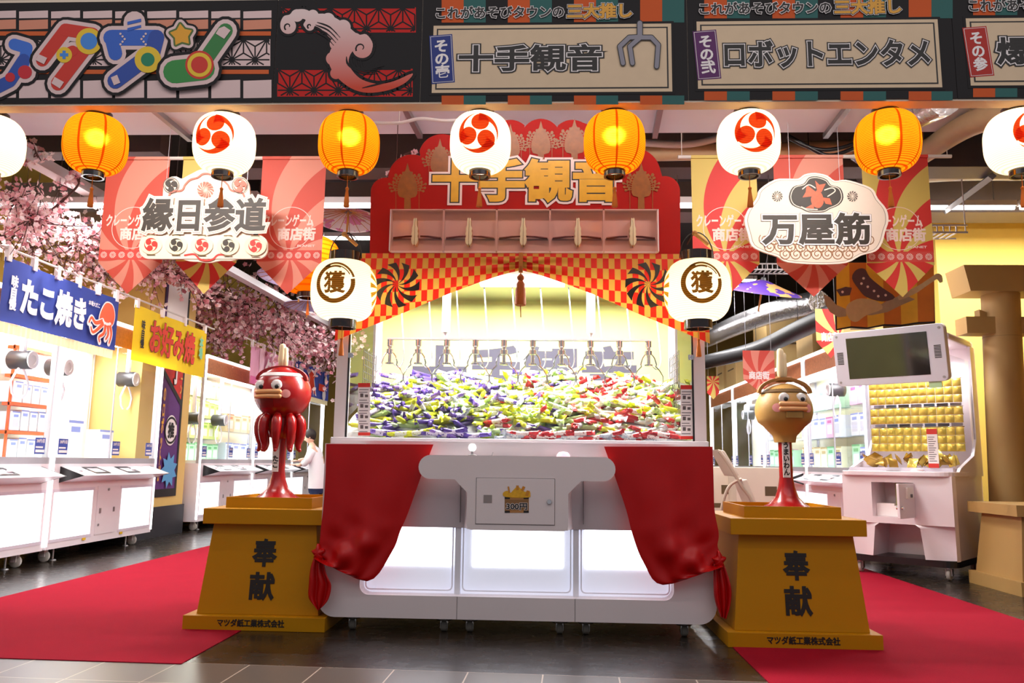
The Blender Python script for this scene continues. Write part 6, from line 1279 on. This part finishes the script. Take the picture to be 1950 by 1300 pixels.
pk = MB().grid(lambda u, v: ((u-.5)*.078, -.012*math.sin(pi*u)*math.sin(pi*v)**.5-.002, (v-.5)*.075), 8, 6); pk.grid(lambda u, v: ((u-.5)*.078, .010*math.sin(pi*u)*math.sin(pi*v)**.5+.002, (v-.5)*.075), 8, 6)
pme = mesh('gold_pack', pk, goldp, True, ang=180); pmd = mesh('gold_pack', pk, goldd, True, ang=180)
rows = [1.84, 1.76, 1.68, 1.56, 1.48, 1.36, 1.28, 1.20]
rn = ['top', 'second', 'third', 'fourth', 'fifth', 'sixth', 'seventh', 'lowest']
for ri, z in enumerate(rows):
    pgs = MB().cyl((-.44, .62, z+.045), (.44, .62, z+.045), .004, 5); P('pack_rail', pgs, chrome)
    for k in range(11):
        o = bpy.data.objects.new('gold_pack', pme); COL.objects.link(o); o.location = Mp @ Vector((-.4+.08*k, .6, z)); o.rotation_euler = (0, 0, -.72+rp.uniform(-.15, .15)); tag(o, 'gold foil pack hanging in the %s row of the white prize machine' % rn[ri], 'snack pack', 'gold packs, %s row' % rn[ri])
    if ri in (1, 3, 5): pass
for z, nm in ((1.62, 'upper'), (1.42, 'lower'), (1.10+.03, 'bottom')):
    if z > 1.2: 
        cb = MB()
        for k, mi in enumerate((0, 1, 2, 0, 1, 2, 0)): cb.box(-.42+.122*k, -.42+.122*k+.1, .66, .68, z-.022, z+.022, mi)
        P('price_cards', cb, [mat('card lilac', 'a8a0b8', .5), mat('card blue', '6a7aa0', .5), mat('card dark', '5a4a5c', .5)])
for k in range(34):
    o = bpy.data.objects.new('gold_pack', pmd if k % 3 else pme); COL.objects.link(o); o.location = Mp @ Vector((rp.uniform(-.42, .42), rp.uniform(.1, .6), 1.035+rp.uniform(0, .085))); o.rotation_euler = (rp.uniform(-1.2, 1.2), rp.uniform(-.8, .8), rp.uniform(0, 6)); o.scale = (1.25, 1.25, 1.25); tag(o, 'loose gold foil pack in the pile at the bottom of the white prize machine', 'snack pack', 'loose gold packs in the prize machine')

# ------------------------------------------------------------------ painted hanging panel, torii, plinths at the right
t = thing('painted_panel', 'gold striped hanging panel painted with a grey bird, above the prize machine', 'painting', (2.97, 7.0, 2.2)); B = Board(7.0, t)
bt = [(1592, 629), (1620, 624), (1652, 626), (1684, 620), (1716, 621), (1748, 616), (1781, 615)]
def Qu(px, py): p = PY(px, py, 7.0); return (p.x, p.z)
obj('panel', MB().prism([Qu(1586, 498), Qu(1778, 498)]+[Qu(*p) for p in bt[::-1]], 7.0, 7.015), ink, t)
for i in range(6): a, b_ = bt[i], bt[i+1]; B.put('stripe', F2().poly([(a[0]-3+ (3 if i == 0 else 0), 500), (b_[0]-3, 500), (b_[0]-(2 if i == 5 else 0), b_[1]-3), (a[0]+(2 if i == 0 else 0), a[1]-3)]), mat('panel gold' if i % 2 == 0 else 'panel amber', 'ecc038' if i % 2 == 0 else 'cc7a22', .5, var=.25, vscale=6))
gb = mat('bird grey', 'a89c84', .6, var=.15, vscale=20); pl2 = mat('bird plume', 'c8b88c', .6, var=.15, vscale=20)
B.put('wing', F2().poly([(1568, 560), (1580, 566), (1592, 580), (1610, 588), (1612, 602), (1596, 604), (1580, 594), (1572, 580)]).poly([(1640, 600), (1690, 572), (1720, 560), (1742, 570), (1718, 580), (1690, 594), (1660, 600)]), gb); B.put('tail', F2().taper(smooth2([(1710, 568), (1744, 552), (1770, 535), (1786, 526), (1792, 538)], 4), [8, 10, 11, 11, 11, 10, 9, 9, 9, 9, 9, 10, 12, 12, 10, 8, 6]), pl2)
B.put('body', F2().poly(smooth2([(1610, 590), (1618, 576), (1640, 568), (1670, 574), (1680, 588), (1650, 600), (1634, 610), (1618, 608)], 3, True)).circ((1628, 600), 13, 16), pl2); B.put('robe', F2().poly(smooth2([(1622, 530), (1630, 514), (1646, 512), (1656, 528), (1680, 548), (1704, 566), (1680, 574), (1650, 566), (1636, 552)], 3, True)).poly([(1592, 552), (1610, 546), (1622, 548), (1618, 562), (1600, 564)]), mat('plum robe', '5a4650', .6, var=.1)); dots = F2()
for x_, y_ in ((1644, 530), (1652, 546), (1664, 554), (1672, 564), (1686, 562), (1604, 556), (1640, 540)): dots.circ((x_, y_), 2.6, 8)
B.put('flower_dots', dots, whiteink); obj('cord', MB().cyl((2.6, 7.007, 2.78), (2.6, 7.007, 4.55), .006, 5).cyl((3.3, 7.007, 2.78), (3.3, 7.007, 4.55), .006, 5), steel, t)
card = mat('torii brown board', 'a6824a', .6, var=.05, vscale=6); dk2 = mat('navy black board', '20222a', .5, var=.05)
t = thing('torii_gate', 'brown torii gate post with cross beams, cut by the right edge of the photo', 'torii gate', (4.75, 8.05, .25)); 
obj('top_beam', MB().loft([[(4.10, y, 2.975), (4.15, y, 2.715), (6.3, y, 2.715), (6.3, y, 2.975)] for y in (7.85, 8.22)]), card, t); obj('tie_beam', MB().box(4.13, 6.3, 7.93, 8.15, 2.31, 2.475), card, t)
obj('wedge', MB().loft([[(4.3, 8.0, 2.475), (4.3, 8.1, 2.475), (4.3, 8.1, 2.56), (4.3, 8.0, 2.56)], [(4.44, 8.0, 2.475), (4.44, 8.1, 2.475), (4.44, 8.1, 2.50), (4.44, 8.0, 2.50)]]), card, t)
obj('post', MB().loft([[(xc+.172*math.cos(a), 8.05+.172*math.sin(a), z) for a in [2*pi*i/32 for i in range(32)]] for xc, z in ((4.47, .55), (4.54, 2.72))]), card, t, smooth=True); obj('post_seam', MB().loft([[(4.525+.1728*math.cos(a), 8.05+.1728*math.sin(a), z) for a in [2*pi*i/32 for i in range(32)]] for z in (2.283, 2.287)]), mat('seam brown', '7a6238', .6), t); obj('post_foot', MB().loft([[(xc+.176*math.cos(a), 8.05+.176*math.sin(a), z) for a in [2*pi*i/32 for i in range(32)]] for xc, z in ((4.455, .25), (4.47, .56))]), dk2, t, smooth=True)
tag(obj('black_plinth', MB().zprism([(4.05, 7.42), (6.2, 7.42), (6.2, 9.2), (4.75, 9.2), (4.45, 8.25)], 0, .25), dk2, bev=.01), 'low black plinth under the torii post on the dark floor', 'plinth')
t = thing('beige_stand', 'beige board stand cut by the right edge of the photo, in front of the torii', 'stand', (4.75, 6.9, 0)); y0_ = 6.72; e = PY(1919, 1095, y0_).x
obj('base', MB().box(e-.0+.1, e+.9, y0_, y0_+.8, 0, .11), card, t); obj('body', MB().loft([[(e+.14-.0, y0_+.05, .11), (e+.86, y0_+.05, .11), (e+.86, y0_+.75, .11), (e+.14, y0_+.75, .11)], [(e+.2, y0_+.1, .62), (e+.8, y0_+.1, .62), (e+.8, y0_+.7, .62), (e+.2, y0_+.7, .62)]]), card, t); obj('slab', MB().box(e+.12, e+.88, y0_+.02, y0_+.78, .62, .71), card, t)

# ------------------------------------------------------------------ cardboard boxes, folding chair
kraft = mat('cardboard', 'c2a56c', .75, var=.06); tape = mat('packing tape', 'd8c8a0', .35)
def carton(label, loc, d, rz=0, m=None, lett=None):
    o = obj('cardboard_box', MB().cbox((0, 0, d[2]/2), d), m or kraft, world=False, bev=.006); o.location = loc; o.rotation_euler = (0, 0, rz); tag(o, label, 'cardboard box'); obj('tape', MB().box(-d[0]/2-.001, d[0]/2+.001, -.025, .025, d[2]-.0, d[2]+.001).box(-.0, d[0]/2+.0015, -.025, .025, d[2]*.8, d[2]+.001), tape, o, False)
    pr_ = MB().box(-d[0]*.3, d[0]*.1, -d[1]/2-.002, -d[1]/2, d[2]*.55, d[2]*.6).box(-d[0]*.3, d[0]*.3, -d[1]/2-.002, -d[1]/2, d[2]*.45, d[2]*.48).box(d[0]*.1, d[0]*.35, -d[1]/2-.002, -d[1]/2, d[2]*.7, d[2]*.8).box(-d[0]/2-.002, -d[0]/2, -d[1]*.3, d[1]*.3, d[2]*.5, d[2]*.54); obj('print', pr_, mat('carton ink', '5a4a30', .7), o, False)
T_ = 2.465
for lb, px, py, y, d in (('tall carton on the right cabinets, behind the stick of the round statue', 1452, 650, 13.2, (.75, .8, 1.0)), ('upright carton on the right cabinets, left of the yellow pennant', 1524, 650, 11.2, (.6, .7, .75)), ('carton on the right cabinets behind the salmon pennant', 1402, 725, 15.2, (.8, .8, .6)), ('plain carton at the far end of the right cabinets', 1378, 715, 16.4, (.7, .7, .7)), ('carton between the yellow pennant and the round statue', 1560, 670, 10.2, (.5, .6, .45))):
    p = PY(px, py, y); carton(lb, (max(p.x, 3.9), y, T_), d)
p = PY(1452, 920, 8.6); carton('large pale carton on the floor behind the round statue stem', (p.x, 9.0, 0), (.50, .6, .98), 0, mat('pale carton', 'd8cdbc', .7, var=.04)); carton('smaller pale carton behind the folded chair', (p.x-.36, 9.3, 0), (.3, .5, .98), 0, mat('pale carton', 'd8cdbc', .7, var=.04))
t = thing('folding_chair', 'folded beige pipe chair leaning beside the red curtain, behind the right pedestal', 'chair', (1.55, 6.6, 0)); cm = mat('beige chair frame', 'b9a798', .4, .3)
def cp_(px, py, y): return PY(px, py, y)
for dy, nm in ((0, 'rear_frame'), (.32, 'rear_frame')): y = 6.6+dy; obj('back_frame', MB().tube(smooth2([tuple(PY(1369, 858, y)), tuple(PY(1385, 880, y)), tuple(PY(1412, 925, y)), tuple(PY(1436, 968, y)), (PY(1470, 1030, y).x, y, .02)], 5), .014, 10), cm, t, smooth=True); obj('front_leg', MB().tube(smooth2([tuple(PY(1412, 912, y)), tuple(PY(1392, 922, y)), tuple(PY(1380, 945, y)), tuple(PY(1372, 985, y)), (PY(1355, 1060, y).x, y, .02)], 5), .013, 10), cm, t, smooth=True)
a = [PY(1367, 855, 6.6), PY(1380, 858, 6.6), PY(1408, 905, 6.6), PY(1396, 907, 6.6)]; obj('backrest', MB().loft([[(p.x, 6.6, p.z) for p in a], [(p.x, 6.92, p.z) for p in a]]), mat('chair pad', 'cbbcae', .6), t, bev=.008); a = [PY(1412, 915, 6.6), PY(1424, 912, 6.6), PY(1446, 965, 6.6), PY(1434, 968, 6.6)]; obj('seat', MB().loft([[(p.x, 6.62, p.z) for p in a], [(p.x, 6.9, p.z) for p in a]]), mat('chair pad', 'cbbcae', .6), t, bev=.008)
obj('crossbar', MB().cyl((PY(1372, 985, 6.6).x, 6.6, .45), (PY(1372, 985, 6.6).x, 6.92, .45), .01, 8), cm, t)

# ------------------------------------------------------------------ person playing in the left aisle
def skin(name, verts, edges, radii, m, parent, root=0, sub=2):
    me = bpy.data.meshes.new(name); me.from_pydata(verts, edges, []); o = bpy.data.objects.new(name, me); COL.objects.link(o)
    o.modifiers.new('s', 'SKIN'); sk = me.skin_vertices[0].data if me.skin_vertices else None
    if sk is None: me.attributes; 
    for v, r in zip(me.skin_vertices[0].data, radii): v.radius = r if isinstance(r, tuple) else (r, r)
    me.skin_vertices[0].data[root].use_root = True
    s = o.modifiers.new('b', 'SUBSURF'); s.levels = sub; s.render_levels = sub
    dg = bpy.context.evaluated_depsgraph_get(); m2 = bpy.data.meshes.new_from_object(o.evaluated_get(dg)); bpy.data.objects.remove(o); m2.name = name
    m2.materials.clear(); m2.materials.append(m); m2.polygons.foreach_set('use_smooth', [True]*len(m2.polygons)); return obj(name, m2, m, parent, False)
skinm = mat('skin', 'e2b59c', .5, var=.03); hairm = mat('dark brown hair', '241812', .55, var=.2, bump=.6, bscale=120); shirt = mat('white shirt', 'ece8ec', .8, var=.03, bump=.15, bscale=25); jeans = mat('navy trousers', '1f2c52', .8, var=.1)
per = thing('person', 'person in a white long-sleeved top and navy trousers bending over a left cabinet', 'person', (-4.08, 14.3, 0))
# local frame: person faces -x (towards the cabinets)
bv = [(.05, 0, .60), (.04, 0, .80), (.0, 0, 1.02), (-.03, 0, 1.17), (-.075, 0, 1.26), (-.10, 0, 1.33),   # pelvis..neck..head base
      (-.02, -.17, 1.16), (-.02, .17, 1.16), (-.09, -.21, .97), (-.24, -.14, .90), (-.31, -.11, .91), (-.12, .21, 1.0), (-.27, .12, 1.0), (-.34, .08, .98),
      (.05, -.09, .56), (.05, .09, .56), (.03, -.10, .32), (.03, .10, .32), (.06, -.10, .06), (.06, .10, .06), (-.08, -.10, .035), (-.08, .10, .035)]
be = [(0, 1), (1, 2), (2, 3), (3, 4), (4, 5), (3, 6), (3, 7), (6, 8), (8, 9), (9, 10), (7, 11), (11, 12), (12, 13), (0, 14), (0, 15), (14, 16), (15, 17), (16, 18), (17, 19), (18, 20), (19, 21)]
brd = [(.12, .16), (.115, .15), (.125, .17), (.105, .15), .05, .045, .06, .06, .042, .033, .026, .042, .033, .026, .085, .085, .058, .058, .04, .04, .035, .035]
skin('body', bv, be, brd, skinm, per)
hm = MB().ball((0, 0, 0), (.098, .08, .118), 26, 18)
for i, v in enumerate(hm.v):      # chin, brow and nose on the face side (-x)
    x, y, z = v
    if z < -.02: hm.v[i] = Vector((x*(1+.9*z)-.015*min(1, -z/.1), y*(1+1.8*(z+.02)), z))
s0 = len(hm.v); hm.ball((-.101, 0, -.012), (.020, .012, .020), 10, 8); hm.ball((.012, -.078, -.01), (.016, .008, .026), 10, 8); hm.ball((.012, .078, -.01), (.016, .008, .026), 10, 8)
Mh = Matrix.Translation((-.115, 0, 1.405)) @ Matrix.Rotation(math.radians(-24), 4, 'Y'); Mh = Matrix.Translation((-.115, 0, 1.405)) @ Matrix.Rotation(math.radians(-26), 4, 'Y')
obj('head', hm.xf(Mh), skinm, per, False, True, ang=180)
fe = MB()
for s_ in (-1, 1): fe.ball((-.088, s_*.032, .012), (.008, .013, .007), 10, 8)
fe.box(-.094, -.085, -.045, -.018, .032, .037).box(-.094, -.085, .018, .045, .032, .037); obj('eyes', fe.xf(Mh), ink, per, False, True); obj('mouth', MB().ball((-.092, 0, -.055), (.008, .024, .006), 10, 6).xf(Mh), mat('lips', 'b06a60', .5), per, False, True)
ha = MB(); ha.ball((.018, 0, .03), (.108, .094, .112), 28, 18)
for i, v in enumerate(ha.v):
    n_ = noise.noise(Vector(v)*30)*.012; ha.v[i] = v*(1+n_*6*.2)
    if v.x < -.05 and v.z < .05: ha.v[i] = Vector((v.x*.45-.02, v.y*.95, max(v.z, .05)))
    if v.x > 0.02 and v.z < -.02: ha.v[i] = Vector((v.x*.95, v.y*.9, v.z*1.12))
obj('hair', ha.xf(Mh), hairm, per, False, True, ang=180)
sh = MB(); rings = []
for z, cx, rx, ry in ((.50, .05, .15, .2), (.56, .052, .152, .2), (.7, .05, .145, .19), (.85, .035, .14, .185), (1.0, .005, .142, .19), (1.12, -.02, .135, .19), (1.19, -.035, .11, .165), (1.235, -.06, .07, .09), (1.25, -.068, .058, .068)):
    rings.append([(cx+rx*math.cos(2*pi*i/32)*(1+.03*math.sin(9*2*pi*i/32+z*9)), ry*math.sin(2*pi*i/32), z) for i in range(32)])
sh.loft(rings, cap=False); 
sh.tube(smooth2([(-.02, -.15, 1.15), (-.05, -.205, 1.06), (-.09, -.215, .97), (-.16, -.18, .93)], 4), [.075]*4+[.068]*4+[.06]*4+[.052], 14); sh.tube(smooth2([(-.02, .15, 1.15), (-.06, .205, 1.08), (-.12, .215, 1.0), (-.2, .17, 1.0)], 4), [.075]*4+[.068]*4+[.06]*4+[.052], 14)
obj('shirt', sh, shirt, per, False, True, ang=180)
tr_ = MB().lathe([(.13, .42), (.145, .5), (.142, .6), (.13, .7)], (.05, 0, 0), 24); 
for i in range(len(tr_.v)): v = tr_.v[i]; tr_.v[i] = Vector((v.x, v.y*1.28, v.z))
for s_ in (-1, 1): tr_.tube([(.05, s_*.09, .56), (.035, s_*.1, .32), (.06, s_*.1, .07)], [.098, .075, .06], 16)
obj('trousers', tr_, jeans, per, False, True)
for s_ in (-1, 1): obj('shoe', MB().ball((-.0, s_*.10, .035), (.12, .045, .045), 16, 10), black, per, False, True)
for hand, (hx, hy, hz), s_ in (('near', (-.31, -.11, .91), -1), ('far', (-.34, .08, .98), 1)):
    hb_ = MB().ball((hx-.035, hy, hz-.004), (.042, .034, .016), 14, 8)
    for k, (oy_, L_) in enumerate(((-.026, .05), (-.009, .06), (.009, .056), (.025, .044))): hb_.tube([(hx-.06, hy+oy_, hz-.002), (hx-.06-L_*.55, hy+oy_*1.1, hz+.004), (hx-.06-L_, hy+oy_*1.15, hz-.016)], [.009, .008, .006], 8)
    hb_.tube([(hx-.015, hy-s_*.026, hz), (hx-.04, hy-s_*.05, hz-.004), (hx-.065, hy-s_*.054, hz-.014)], [.011, .009, .007], 8); obj('hand', hb_, skinm, per, False, True)
